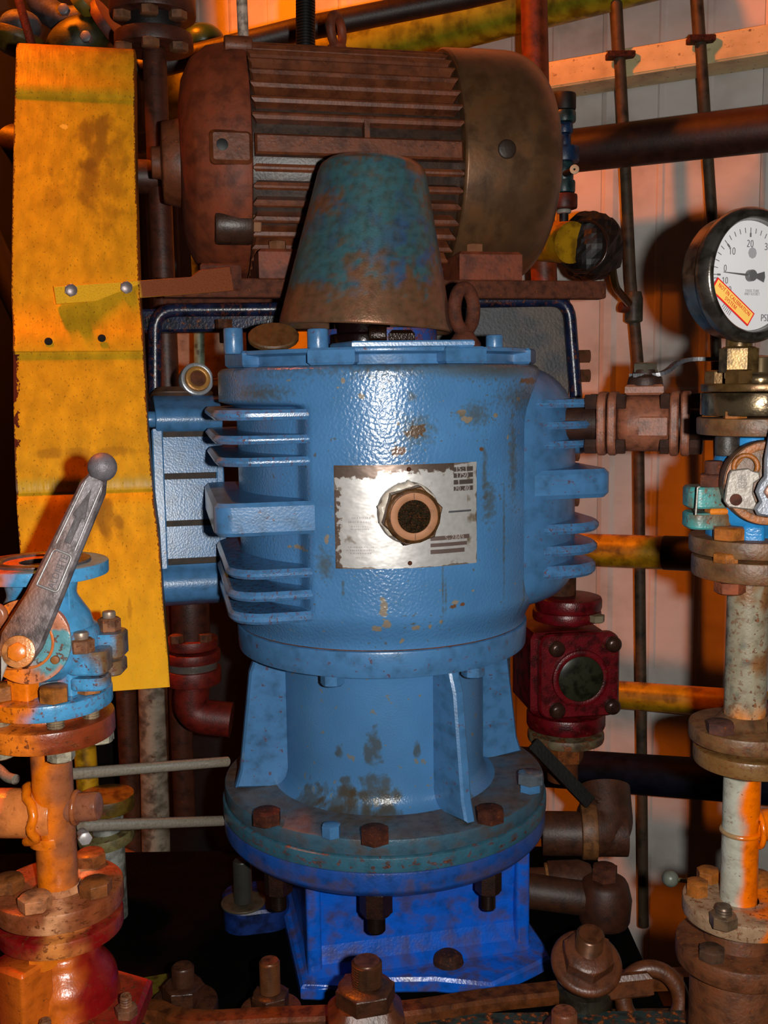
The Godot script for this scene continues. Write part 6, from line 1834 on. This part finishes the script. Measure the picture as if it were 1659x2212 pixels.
	part(c1, "coupling", lathe(Buf.new(), [Vector2(0.012, -0.035), Vector2(0.02, -0.03), Vector2(0.02, 0.02), Vector2(0.016, 0.036), Vector2(0.012, 0.036)], X(q.call(1369, 665)), 24, 0.002), mat(Color(0.3, 0.3, 0.26), {"rough": 0.5, "base": "grime"}))
	part(c1, "side_outlet", cyl(Buf.new(), 0.012, 0.0, 0.035, X(q.call(1369, 668), Vector3(-1, 0.15, 0.3)), 20, 0.002), mat(Color(0.35, 0.14, 0.06), {"rough": 0.5}))
	part(c1, "clamp", box(Buf.new(), 0.06, 0.014, 0.03, X(q.call(1340, 120)), 0.002), rusty(Color(0.3, 0.15, 0.1)))
	var c2 := thing("conduit", "thin grey-brown conduit hanging from above the girt to behind the gauge", "conduit", on_wall(1560, 1100, 0.116), 0.0, "wall conduits")
	var q2 := func(px: float, py: float) -> Vector3:
		return on_wall(px, py, 0.116) - c2.position
	part(c2, "pipe", tube(Buf.new(), [q2.call(1503, -60), q2.call(1515, 120), q2.call(1538, 470), q2.call(1548, 800), q2.call(1556, 1100)], 0.0118, 18), grey)
	part(c2, "clamp", box(Buf.new(), 0.055, 0.014, 0.03, X(q2.call(1514, 86)), 0.002), rusty(Color(0.3, 0.15, 0.1)))
	# ---- cross pipes before the wall
	var along := Vector3(cos(WALL_TURN), 0, sin(WALL_TURN))
	for e in [["brown_crosspipe", "thick dark brown pipe crossing the wall above the gauge", 1240, 326, 1659, 278, 88, mat(Color(0.22, 0.12, 0.085), {"base": "rust", "scale": 4.0, "rough": 0.5}), 0.178],
			["yellow_crosspipe", "upper of two yellow pipes crossing the wall, black near its right end", 1250, 1187, 1540, 1198, 72, yellow, 0.2],
			["yellow_crosspipe", "lower of two yellow pipes crossing the wall, beside the red sight glass", 1290, 1497, 1640, 1524, 60, yellow, 0.2],
			["navy_crosspipe", "dark blue-black pipe crossing low before the wall", 1180, 1658, 1620, 1690, 84, mat(Color(0.07, 0.085, 0.14), {"base": "grime", "scale": 4.0, "rough": 0.6, "spec": 0.2}), 0.25]]:
		var a := on_wall(e[2], e[3], e[8])
		var b := on_wall(e[4], e[5], e[8])
		var mid := (a + b) / 2
		var d := a - EYE
		var r := float(e[6]) / 2.0 * mid.distance_to(EYE) / FPX * 0.97
		var dir := (b - a).normalized()
		var o := single(e[0], e[1], "pipe", tube(Buf.new(), [a - mid - dir * 0.3, b - mid + dir * 1.2] if e[0] == "brown_crosspipe" else [a - mid - dir * 0.15, b - mid + dir * 0.02 if e[0] == "yellow_crosspipe" else b - mid + dir * 0.3], r, 36), e[7], mid, 0.0, "yellow cross pipes" if e[0] == "yellow_crosspipe" else "")
		if e[0] == "yellow_crosspipe" and e[3] < 1300:
			single("black_sleeve", "black sleeve over the right end of the upper yellow pipe", "sleeve", cyl(Buf.new(), r * 1.02, 0.0, 0.7, X(Vector3.ZERO, dir), 36, 0.002), black, on_wall(1434, 1194, e[8]))
	build_sight_flow()
	# ---- brown elbows low on the right
	var el := thing("pipe_elbow", "large rusty elbow fitting with a collar, right of the base flange", "fitting", P(1270, 1790, 1.62))
	var eb := el.position
	var fit := mat(Color(0.30, 0.18, 0.12), {"base": "rust", "scale": 6.0, "over": "rust_few", "over_scale": 7.0, "rough": 0.5, "bump": 0.06, "relief": "pits"})
	part(el, "pipe", cyl(Buf.new(), 0.036, 0.0, 0.14, X(P(1170, 1800, 1.62) - eb, Vector3(1, 0.02, 0.1)), 32, 0.002), fit)
	part(el, "collar", ring(Buf.new(), 0.02, 0.046, -0.006, 0.02, X(P(1262, 1795, 1.61) - eb, Vector3(1, 0.02, 0.1)), 32, 0.003), mat(Color(0.5, 0.34, 0.2), {"base": "rust", "scale": 9.0, "rough": 0.5}))
	part(el, "elbow", tube(Buf.new(), bends([P(1262, 1795, 1.61) - eb, P(1312, 1790, 1.615) - eb, P(1305, 1700, 1.66) - eb], 0.05, 8), 0.043, 28), fit)
	part(el, "hex_plug", hexa(Buf.new(), 0.034, 0.03), fit, X(P(1300, 1738, 1.64) - eb, Vector3(0.1, 1, 0.25)))
	var un := thing("pipe_union", "short rusty pipe union beside the bright blue head", "fitting", P(1215, 1912, 1.5))
	part(un, "nipple", cyl(Buf.new(), 0.028, -0.02, 0.05, X(P(1150, 1915, 1.5) - un.position, Vector3(1, 0.05, 0.05)), 32, 0.002), fit)
	part(un, "collar", ring(Buf.new(), 0.02, 0.034, 0.0, 0.008, X(P(1178, 1913, 1.5) - un.position, Vector3(1, 0.05, 0.05)), 32, 0.002), mat(Color(0.6, 0.42, 0.24), {"base": "rust", "scale": 9.0, "rough": 0.5}))
	part(un, "socket", lathe(Buf.new(), [Vector2(0, 0), Vector2(0.037, 0), Vector2(0.037, 0.05), Vector2(0.03, 0.068), Vector2(0, 0.07)], X(P(1184, 1913, 1.5) - un.position, Vector3(1, 0.05, 0.05)), 32, 0.003), fit)
	var tee := thing("rusty_tee", "dark rusty pipe fitting with a round plug, behind the eye clamp", "fitting", Vector3(P(1305, 2000, 1.46).x, 0.68, -1.46))
	part(tee, "body", lathe(Buf.new(), [Vector2(0, 0), Vector2(0.038, 0), Vector2(0.041, 0.04), Vector2(0.034, 0.07), Vector2(0, 0.074)], ID, 32, 0.008), mat(Color(0.26, 0.13, 0.07), {"base": "rust", "scale": 5.0, "rough": 0.55}))
	part(tee, "plug", hexa(Buf.new(), 0.02, 0.022), rusty(Color(0.32, 0.18, 0.13)), X(Vector3(0.0, 0.07, 0.0), Vector3.UP, 0.2))
	part(tee, "side_arm", cyl(Buf.new(), 0.026, 0.0, 0.12, X(Vector3(0, 0.036, 0), Vector3(-1, 0.1, -0.1)), 28, 0.003), mat(Color(0.24, 0.13, 0.06), {"base": "rust", "scale": 5.0, "rough": 0.55}))
	# flat bar handle leaning over the base flange
	var hb := P(1150, 1605, 1.62)
	var hd := P(1275, 1735, 1.6)
	single("flat_bar", "dark flat steel bar slanting down beside the red sight glass", "bar", box(Buf.new(), R(30, 1200, 1660, 1.6), hb.distance_to(hd), 0.008, X((hb - hd) * 0.5, hb - hd, 0.3), 0.001), mat(Color(0.09, 0.08, 0.06), {"base": "grime", "rough": 0.4}), hd)
	var gl := thing("grey_lever", "small grey ball-ended lever in the shadow left of the white and orange pipe", "lever", P(1448, 1898, 1.22))
	part(gl, "ball_end", ball(Buf.new(), 0.0105, ID, 20), mat(Color(0.4, 0.42, 0.38), {"rough": 0.4}))
	part(gl, "rod", cyl(Buf.new(), 0.0028, 0.0, 0.075, X(Vector3.ZERO, Vector3(1, -0.02, 0.3)), 12), mat(Color(0.4, 0.35, 0.2), {"rough": 0.4}))
	part(gl, "post", cyl(Buf.new(), 0.008, 0.68 - gl.position.y, 0.004, X(Vector3(0.074, 0, 0.022)), 16), rusty())
	# ---- rubbish of pipes on the left
	var red := mat(Color(0.42, 0.1, 0.06), {"base": "rust", "scale": 6.0, "rough": 0.5})
	var rs := thing("red_flanged_elbow", "dull red flanged pipe with an elbow, behind the guard's right edge", "pipe", P(415, 1420, 1.75))
	var rb := rs.position
	part(rs, "pipe", cyl(Buf.new(), 0.033, 0.03, 0.16, ID, 32), mat(Color(0.26, 0.12, 0.08), {"base": "rust", "scale": 6.0, "rough": 0.5}))
	for e in [[0.018, 0.036, 0.046], [-0.005, 0.013, 0.05], [-0.045, -0.018, 0.05]]:
		part(rs, "flange", cyl(Buf.new(), e[2], e[0], e[1], ID, 48, 0.003), red)
	part(rs, "gasket", cyl(Buf.new(), 0.044, -0.02, 0.0, ID, 40), mat(Color(0.45, 0.42, 0.4), {"rough": 0.3, "metal": 0.5}))
	part(rs, "elbow", tube(Buf.new(), bends([Vector3(0, -0.04, 0), P(410, 1545, 1.75) - rb, P(500, 1555, 1.75) - rb], 0.08, 8), 0.031, 24), red)
	for a in [-0.5, 0.8]:
		part(rs, "bolt", hexa(Buf.new(), 0.012, 0.014), rusty(), X(Vector3(sin(a) * 0.04, 0.036, cos(a) * 0.04)))
	var pale := mat(Color(0.66, 0.62, 0.55), {"base": "grime", "scale": 4.0, "over": "rust_few", "over_scale": 4.0, "rough": 0.5})
	pipe_run("pale_riser", "thin pale vertical pipe, right of a pair low behind the spool", "pipe", [[326, 1300, 2.1], [336, 1760, 2.1], [338, 1900, 2.1]], 62, pale)
	pipe_run("pale_riser", "rusty vertical pipe, left of a pair low behind the spool", "pipe", [[262, 1300, 2.15], [285, 1760, 2.15], [290, 1900, 2.15]], 44, mat(Color(0.34, 0.2, 0.12), {"base": "rust", "scale": 4.0, "rough": 0.5}))
	pipe_run("yellow_riser", "yellow vertical pipe right behind the orange spool", "pipe", [[170, 1440, 1.55], [192, 1730, 1.55]], 48, yellow)
	var yf := thing("yellow_flange", "dirty yellow flange pair on a pale pipe behind the orange spool", "flange", P(236, 1840, 1.5))
	part(yf, "upper_flange", cyl(Buf.new(), 0.042, 0.07, 0.094, ID, 48, 0.003), mat(Color(0.42, 0.33, 0.08), {"base": "grime", "scale": 6.0, "over": "rust_some", "over_scale": 8.0, "rough": 0.5}))
	part(yf, "lower_flange", cyl(Buf.new(), 0.043, 0.018, 0.036, X(Vector3.ZERO, Vector3(-0.1, 1, 0.05)), 48, 0.003), mat(Color(0.5, 0.47, 0.3), {"base": "grime", "scale": 6.0, "over": "rust_some", "over_scale": 8.0, "rough": 0.5}))
	part(yf, "pipe", cyl(Buf.new(), 0.024, 0.68 - yf.position.y, 0.08, ID, 32), mat(Color(0.6, 0.62, 0.6), {"base": "grime", "scale": 6.0, "rough": 0.4}))
	pipe_run("small_pipe", "small pipe painted white, orange and yellow, lying low behind the spool", "pipe", [[262, 1850, 1.75], [345, 1885, 1.75], [440, 1925, 1.75]], 38, mat(Color(0.5, 0.32, 0.14), {"base": "grime", "scale": 6.0, "over": "rust_some", "over_scale": 8.0, "rough": 0.5}))
	# dirty yellow valve body low on the left
	var yv := thing("yellow_valve", "dirty yellow cast valve body low behind the red valve", "valve", Vector3(P(312, 2080, 1.25).x, 0.6, -1.25))
	var ym := mat(Color(0.35, 0.32, 0.08), {"base": "grime", "scale": 6.0, "over": "rust_some", "over_scale": 8.0, "rough": 0.45})
	part(yv, "body", lathe(Buf.new(), [Vector2(0, 0), Vector2(0.05, 0), Vector2(0.055, 0.04), Vector2(0.04, 0.08), Vector2(0.03, 0.11), Vector2(0, 0.115)], ID, 32, 0.005), ym)
	part(yv, "side_neck", cyl(Buf.new(), 0.024, 0.0, 0.065, X(Vector3(0, 0.055, 0), Vector3(0.3, 0.1, 1)), 28, 0.003), ym)
	part(yv, "bonnet", box(Buf.new(), 0.07, 0.02, 0.06, X(Vector3(0, 0.105, 0), Vector3.UP, 0.3), 0.003), ym)
	# ---- the jumble behind the guard's top
	var dim := mat(Color(0.12, 0.09, 0.07), {"base": "grime", "scale": 3.0, "rough": 0.6})
	pipe_run("dim_pipe", "dim dark pipe slanting at the left edge, beside the guard's middle", "pipe", [[-60, 440, 2.2], [60, 700, 2.2]], 60, dim)
	pipe_run("dim_pipe", "dim thick brown pipe behind the guard's upper left corner", "pipe", [[-40, 300, 2.4], [140, 330, 2.4]], 90, mat(Color(0.2, 0.1, 0.06), {"base": "rust", "rough": 0.5}))
	var hw := thing("hand_wheel_valve", "yellow-green valve with a grey bonnet, above the guard's left corner", "valve", P(45, 55, 2.05))
	part(hw, "bonnet", ball(Buf.new(), R(44, 45, 55, 2.05), X(Vector3(0, 0.0, 0)), 28, 0.7), mat(Color(0.3, 0.32, 0.35), {"base": "grime", "scale": 6.0, "rough": 0.6}))
	part(hw, "body", lathe(Buf.new(), [Vector2(0, -0.06), Vector2(0.03, -0.055), Vector2(0.05, -0.03), Vector2(0.05, -0.015), Vector2(0, -0.01)], X(Vector3.ZERO, Vector3(0.3, 1, 0)), 28, 0.003), mat(Color(0.36, 0.28, 0.05), {"base": "grime", "scale": 6.0}))
	part(hw, "stem", cyl(Buf.new(), 0.008, -0.05, 0.09, X(Vector3(0.03, -0.03, 0.05), Vector3(-0.25, 1, 0)), 16), rusty(Color(0.35, 0.15, 0.12)))
	var gv := thing("green_valve", "dim yellow-green valve body with bolts, above the guard's right corner", "valve", P(170, 78, 2.1))
	var gm := mat(Color(0.2, 0.2, 0.03), {"base": "grime", "scale": 6.0, "rough": 0.5})
	part(gv, "body", ball(Buf.new(), 0.045, X(Vector3(0, -0.01, 0), Vector3(1, 0.4, 0)), 28, 1.5), gm)
	part(gv, "flange", cyl(Buf.new(), 0.05, -0.01, 0.01, X(Vector3(0.06, 0.02, 0.0), Vector3(1, 0.6, 0.2)), 32, 0.003), mat(Color(0.36, 0.13, 0.03), {"base": "rust", "scale": 6.0, "rough": 0.6}))
	part(gv, "collar", cyl(Buf.new(), 0.03, -0.012, 0.012, X(Vector3(0.02, 0.055, 0.02), Vector3(0.8, 0.5, 0.3)), 32, 0.003), mat(Color(0.45, 0.38, 0.05), {"base": "grime", "rough": 0.5}))
	for e in [[-0.01, 0.03], [0.03, -0.02]]:
		part(gv, "bolt", hexa(Buf.new(), 0.011, 0.012), mat(Color(0.4, 0.42, 0.45), {"rough": 0.4}), X(Vector3(e[0], e[1], 0.05), Vector3.BACK))
	single("grey_pipe", "dull grey pipe bend above the yellow guard", "pipe", tube(Buf.new(), smooth_path([Vector3(-0.02, 0.1, 0), Vector3(0.0, 0.03, 0), Vector3(0.05, 0.0, 0), Vector3(0.1, 0.01, 0)]), 0.028, 20), mat(Color(0.25, 0.26, 0.29), {"base": "grime", "scale": 6.0, "rough": 0.6}), P(95, 45, 2.2))
	# dark tank that closes the view on the left
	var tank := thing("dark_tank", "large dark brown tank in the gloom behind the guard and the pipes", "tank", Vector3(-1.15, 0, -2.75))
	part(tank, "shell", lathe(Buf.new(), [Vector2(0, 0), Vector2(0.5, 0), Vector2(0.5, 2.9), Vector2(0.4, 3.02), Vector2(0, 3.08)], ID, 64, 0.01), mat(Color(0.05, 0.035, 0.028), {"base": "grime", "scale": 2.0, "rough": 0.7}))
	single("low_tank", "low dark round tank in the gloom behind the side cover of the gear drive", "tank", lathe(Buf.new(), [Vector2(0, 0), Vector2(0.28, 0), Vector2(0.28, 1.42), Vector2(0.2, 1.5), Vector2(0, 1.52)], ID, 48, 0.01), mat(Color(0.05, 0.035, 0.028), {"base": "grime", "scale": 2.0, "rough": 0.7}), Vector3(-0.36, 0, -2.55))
	# orange-lit sheet panels behind
	var panel := thing("cable_tray", "orange-lit sheet steel tray seen through the gap under the motor", "tray", P(480, 790, 2.3))
	part(panel, "back", box(Buf.new(), 0.26, 0.13, 0.004, Transform3D(Basis(), Vector3(0, 0.04, -0.02)), 0.001), mat(Color(0.6, 0.5, 0.4), {"rough": 0.6}))
	part(panel, "lip", box(Buf.new(), 0.26, 0.004, 0.06, Transform3D(Basis(), Vector3(0, -0.03, 0.01)), 0.001), mat(Color(0.7, 0.55, 0.4), {"rough": 0.6}))
	pipe_run("mint_pipe", "thin pale mint green pipe in the gap under the motor", "pipe", [[424, 540, 2.05], [430, 660, 2.05], [431, 800, 2.05]], 24, mat(Color(0.46, 0.56, 0.48), {"base": "grime", "scale": 9.0, "over": "rust_few", "rough": 0.5}))

func build_sight_flow() -> void:
	var at := P(1225, 1445, 1.68)
	var t := thing("sight_flow", "dark red square sight flow indicator with a round glass and corner bolts", "sight glass", at, deg_to_rad(8.0))
	var red := mat(Color(0.42, 0.04, 0.08), {"base": "grime", "scale": 6.0, "over": "rust_few", "over_scale": 8.0, "rough": 0.35, "bump": 0.06, "relief": "peel"})
	var k := 1.72 / FPX
	part(t, "body", box(Buf.new(), 170 * k, 178 * k, 0.11, Transform3D(Basis(), Vector3(-0.005, 0, -0.03)), 0.008), red)
	part(t, "window_frame", prism(Buf.new(), rect(176 * k, 184 * k, 26 * k), -0.008, 0.008, Transform3D(Basis(Vector3.RIGHT, Vector3.BACK, Vector3.UP), Vector3(0.008, 0, 0.035)), 0.003), red)
	var zx := X(Vector3(0.008, -0.004, 0.0), Vector3.BACK)
	part(t, "gland_ring", ring(Buf.new(), 48 * k, 62 * k, 0.04, 0.05, zx, 48, 0.004), red)
	part(t, "glass", lathe(Buf.new(), [Vector2(0, 0.04), Vector2(49 * k, 0.04), Vector2(49 * k, 0.049), Vector2(30 * k, 0.0515), Vector2(0, 0.052)], zx, 48, 0.001), mat(Color(0.17, 0.18, 0.12), {"base": "grime", "scale": 8.0, "rough": 0.3, "bump": 0.0}), ID, "dirty green-grey round glass")
	for s in [[-58, 62], [66, 66], [66, -70], [-56, -72]]:
		part(t, "bolt", lathe(Buf.new(), [Vector2(0, 0), Vector2(0.0135, 0), Vector2(0.0135, 0.008), Vector2(0.008, 0.0125), Vector2(0, 0.0135)], X(Vector3(s[0] * k + 0.012, s[1] * k, 0.043), Vector3.BACK), 24, 0.002), mat(Color(0.3, 0.2, 0.16), {"rough": 0.3, "metal": 0.4, "base": "rust"}), ID, "domed steel bolt")
	for e in [[128, 104, 74], [118, 96, 50], [-100, -136, 86], [-146, -168, 84]]:
		part(t, "end_flange" if absf(e[2]) > 60 else "neck", cyl(Buf.new(), absf(e[2]) * k, minf(e[0], e[1]) * k, maxf(e[0], e[1]) * k, Transform3D(Basis(), Vector3(0.005, 0, -0.02)), 48, 0.005), red if e[0] != -146 else mat(Color(0.45, 0.4, 0.3), {"base": "grime", "scale": 6.0, "over": "rust_much", "rough": 0.5}))
	part(t, "upper_flange", cyl(Buf.new(), 72 * k, 126 * k, 156 * k, Transform3D(Basis(), Vector3(0.008, 0, -0.02)), 48, 0.006), red)
	part(t, "nut", hexa(Buf.new(), 0.014, 0.012), mat(Color(0.5, 0.45, 0.35), {"rough": 0.5}), X(Vector3(0.04, 126 * k, 0.03), Vector3.DOWN))
	part(t, "pipe", cyl(Buf.new(), 34 * k, -260 * k, -150 * k, Transform3D(Basis(), Vector3(0.0, 0, -0.02)), 32), rusty(Color(0.4, 0.22, 0.1)), ID, "rusty pipe below")
	part(t, "pipe", cyl(Buf.new(), 34 * k, 150 * k, 300 * k, Transform3D(Basis(), Vector3(0.0, 0, -0.04)), 32), rusty(Color(0.3, 0.18, 0.12)))
	part(t, "hex_fitting", hexa(Buf.new(), 48 * k, 40 * k), rusty(Color(0.5, 0.28, 0.1)), X(Vector3(0.0, -212 * k, -0.02)))


# ---------------------------------------------------------------- the vessel's rim in the foreground

func build_foreground() -> void:
	var brown := mat(Color(0.36, 0.2, 0.11), {"base": "rust", "scale": 6.0, "over": "rust_few", "over_scale": 7.0, "rough": 0.42, "bump": 0.08, "relief": "pits"})
	var dark := mat(Color(0.26, 0.15, 0.09), {"base": "rust", "scale": 7.0, "rough": 0.4, "bump": 0.06, "relief": "pits"})
	# curved rim: two bars and a bowed end
	var H := 0.772
	var rim := thing("vessel_rim", "curved rusty vessel rim along the bottom of the picture, worn bright along its edge", "rim", Vector3(0, 0.68, -1.1))
	var path := []
	for s in [[150, 2216], [230, 2196], [290, 2182], [340, 2184], [380, 2200], [450, 2206], [560, 2200], [720, 2194], [880, 2184], [1000, 2166], [1100, 2152], [1210, 2140], [1330, 2118], [1500, 2110]]:
		path.append(on_level(s[0], s[1], H) - rim.position)
	var rb := Buf.new()
	path = smooth_path(path, 4)
	for i in path.size() - 1:
		var a: Vector3 = path[i]
		var c: Vector3 = path[i + 1]
		var drop := Vector3(0, -0.011, 0)
		var inw := Vector3(0, 0, -0.022)
		var fr := Vector3(0, -0.004, 0.004)
		rb.flat(a, c, c + inw, a + inw, Vector3.UP)
		rb.flat(a, c, c + fr, a + fr, Vector3(0, 1, 1))
		rb.flat(a + fr, c + fr, c + fr + drop, a + fr + drop, Vector3(0, 0, 1))
		rb.flat(a + inw, c + inw, c + inw + drop, a + inw + drop, Vector3(0, 0, -1))
		rb.flat(a + fr + drop, c + fr + drop, c + inw + drop, a + inw + drop, Vector3.DOWN)
	part(rim, "rim_bar", rb, mat(Color(0.42, 0.24, 0.12), {"base": "rust", "scale": 6.0, "rough": 0.28, "bump": 0.05, "metal": 0.3, "relief": "pits"}))
	part(rim, "skirt", prism(Buf.new(), rect(0.95, 0.05, 0.01, Vector2(0.08, 0.0)), 0.0, 0.078, ID, 0.002), mat(Color(0.13, 0.2, 0.2), {"base": "grime", "scale": 6.0, "over": "rust_much", "over_scale": 6.0, "rough": 0.5}))
	# the swing bolt in the middle
	var p := P(790, 2180, 1.06)
	var sw := thing("swing_bolt", "big rusty swing bolt with its hexagon nut in the bottom middle", "bolt", Vector3(p.x, 0.68, p.z))
	var yy := func(py: float) -> float:
		return hy(790, py, 1.04) - 0.704
	part(sw, "lug_block", prism(Buf.new(), rect(0.084, 0.075, 0.022), 0.0, yy.call(2143), Transform3D(Basis(Vector3.UP, 0.1), Vector3.ZERO), 0.012), brown)
	part(sw, "nut", hexa(Buf.new(), 0.034, 0.022), dark, X(Vector3(0, yy.call(2144), 0), Vector3.UP, 0.25))
	part(sw, "threaded_end", stud(Buf.new(), 0.0172, 0.03, ID, 0.003), mat(Color(0.34, 0.22, 0.15), {"base": "rust", "scale": 9.0, "rough": 0.35, "metal": 0.5, "bump": 0.0}), X(Vector3(0.002, yy.call(2144) + 0.02, 0)))
	# stud on the left
	p = on_level(585, 2178, 0.755)
	var st := thing("stud_bolt", "rusty upright threaded stud with nut and washer, left of the swing bolt", "bolt", Vector3(p.x, 0.68, p.z), 0.0, "rusty studs on the deck")
	part(st, "boss", cyl(Buf.new(), 0.034, 0.0, 0.07, ID, 32, 0.003), dark)
	part(st, "washer", cyl(Buf.new(), 0.037, 0.07, 0.075, ID, 40, 0.002), brown)
	part(st, "nut", hexa(Buf.new(), 0.023, 0.022), dark, X(Vector3(0, 0.075, 0), Vector3.UP, 0.4))
	part(st, "threaded_end", stud(Buf.new(), 0.0125, 0.042, ID, 0.0026), mat(Color(0.42, 0.26, 0.15), {"base": "rust", "scale": 9.0, "rough": 0.4, "metal": 0.4, "bump": 0.0}), X(Vector3(0, 0.095, 0)))
	# dim stud further left
	p = on_level(398, 2170, 0.735)
	var sd := thing("stud_bolt", "dark rusty stud and nut in the gloom, left of the threaded stud", "bolt", Vector3(p.x, 0.68, p.z), 0.0, "rusty studs on the deck")
	part(sd, "washer", cyl(Buf.new(), 0.042, 0.0, 0.06, ID, 32, 0.003), dark)
	part(sd, "nut", hexa(Buf.new(), 0.026, 0.024), dark, X(Vector3(0, 0.06, 0), Vector3.UP, 0.1))
	part(sd, "threaded_end", stud(Buf.new(), 0.014, 0.025), dark, X(Vector3(0, 0.082, 0)))
	# the eye clamp on the right: tilted washer and nut on a post, with its lifting ring
	p = P(1262, 2100, 1.15)
	var ec := thing("clamp_bolt", "large rusty clamp bolt with a round tilted washer, right of the blue head", "bolt", Vector3(p.x, 0.68, p.z))
	var o := ec.position
	var tilt := Vector3(0.02, 1, 0.55)
	part(ec, "post", lathe(Buf.new(), [Vector2(0, 0), Vector2(0.034, 0), Vector2(0.034, P(1255, 2130, 1.15).y - 0.68), Vector2(0.0, P(1255, 2125, 1.15).y - 0.68)], ID, 36, 0.006), mat(Color(0.2, 0.18, 0.14), {"base": "grime", "scale": 6.0, "rough": 0.3, "metal": 0.3}))
	var wc := P(1267, 2078, 1.135) - o
	part(ec, "washer", lathe(Buf.new(), [Vector2(0, -0.008), Vector2(0.041, -0.008), Vector2(0.0425, 0.0), Vector2(0.038, 0.004), Vector2(0, 0.005)], X(wc, tilt), 48, 0.002), brown)
	part(ec, "nut", hexa(Buf.new(), 0.031, 0.02), brown, X(wc, tilt, 0.55) * Transform3D(Basis(), Vector3(0, 0.005, 0)))
	part(ec, "threaded_end", stud(Buf.new(), 0.0165, 0.04, ID, 0.0028), mat(Color(0.4, 0.26, 0.17), {"base": "rust", "scale": 9.0, "rough": 0.3, "metal": 0.5, "bump": 0.0}), X(wc, Vector3(0.03, 1, 0.35)) * Transform3D(Basis(), Vector3(0, 0.008, 0)))
	p = P(1415, 2150, 1.15)
	var lr := thing("lifting_ring", "thick rusty lifting eye standing beside the large clamp bolt", "ring", Vector3(p.x, 0.68, p.z))
	o = lr.position
	part(lr, "eye", tube(Buf.new(), circle_path(0.034, X(P(1408, 2158, 1.14) - o, Vector3(-0.1, 0.35, 1)), 36), 0.0105, 16, true), mat(Color(0.36, 0.2, 0.1), {"base": "rust", "scale": 6.0, "rough": 0.4, "bump": 0.05}))
	part(lr, "arm", box(Buf.new(), 0.07, 0.03, 0.016, Transform3D(Basis(Vector3.BACK, 0.1), P(1345, 2130, 1.14) - o), 0.005), mat(Color(0.36, 0.2, 0.1), {"base": "rust", "scale": 6.0, "rough": 0.4, "bump": 0.05}))
	part(lr, "foot", box(Buf.new(), 0.11, 0.05, 0.04, Transform3D(Basis(), Vector3(0, 0.025, -0.005)), 0.005), dark)
	# nuts along the bottom edge
	p = on_level(1212, 2200, 0.775)
	var n1 := thing("rim_nut", "rusty stud with a nut at the bottom edge, under the large clamp bolt", "bolt", Vector3(p.x, 0.68, p.z + 0.02))
	part(n1, "block", prism(Buf.new(), rect(0.06, 0.05, 0.012), 0.0, 0.085, ID, 0.006), brown)
	part(n1, "nut", hexa(Buf.new(), 0.025, 0.016), dark, X(Vector3(0, 0.085, 0)))
	part(n1, "threaded_end", stud(Buf.new(), 0.0145, 0.02), rusty(Color(0.42, 0.27, 0.2), 0.4), X(Vector3(0, 0.098, 0)))
	p = on_level(1542, 2192, 0.765)
	var n2 := thing("rim_nut", "round rusty bolt head at the bottom edge, under the rusty nozzle", "bolt", Vector3(p.x, 0.68, p.z))
	part(n2, "washer", cyl(Buf.new(), 0.034, 0.0, 0.08, ID, 36, 0.003), dark)
	part(n2, "head", lathe(Buf.new(), [Vector2(0, 0.08), Vector2(0.026, 0.08), Vector2(0.026, 0.092), Vector2(0.02, 0.1), Vector2(0, 0.101)], ID, 36, 0.002), brown)
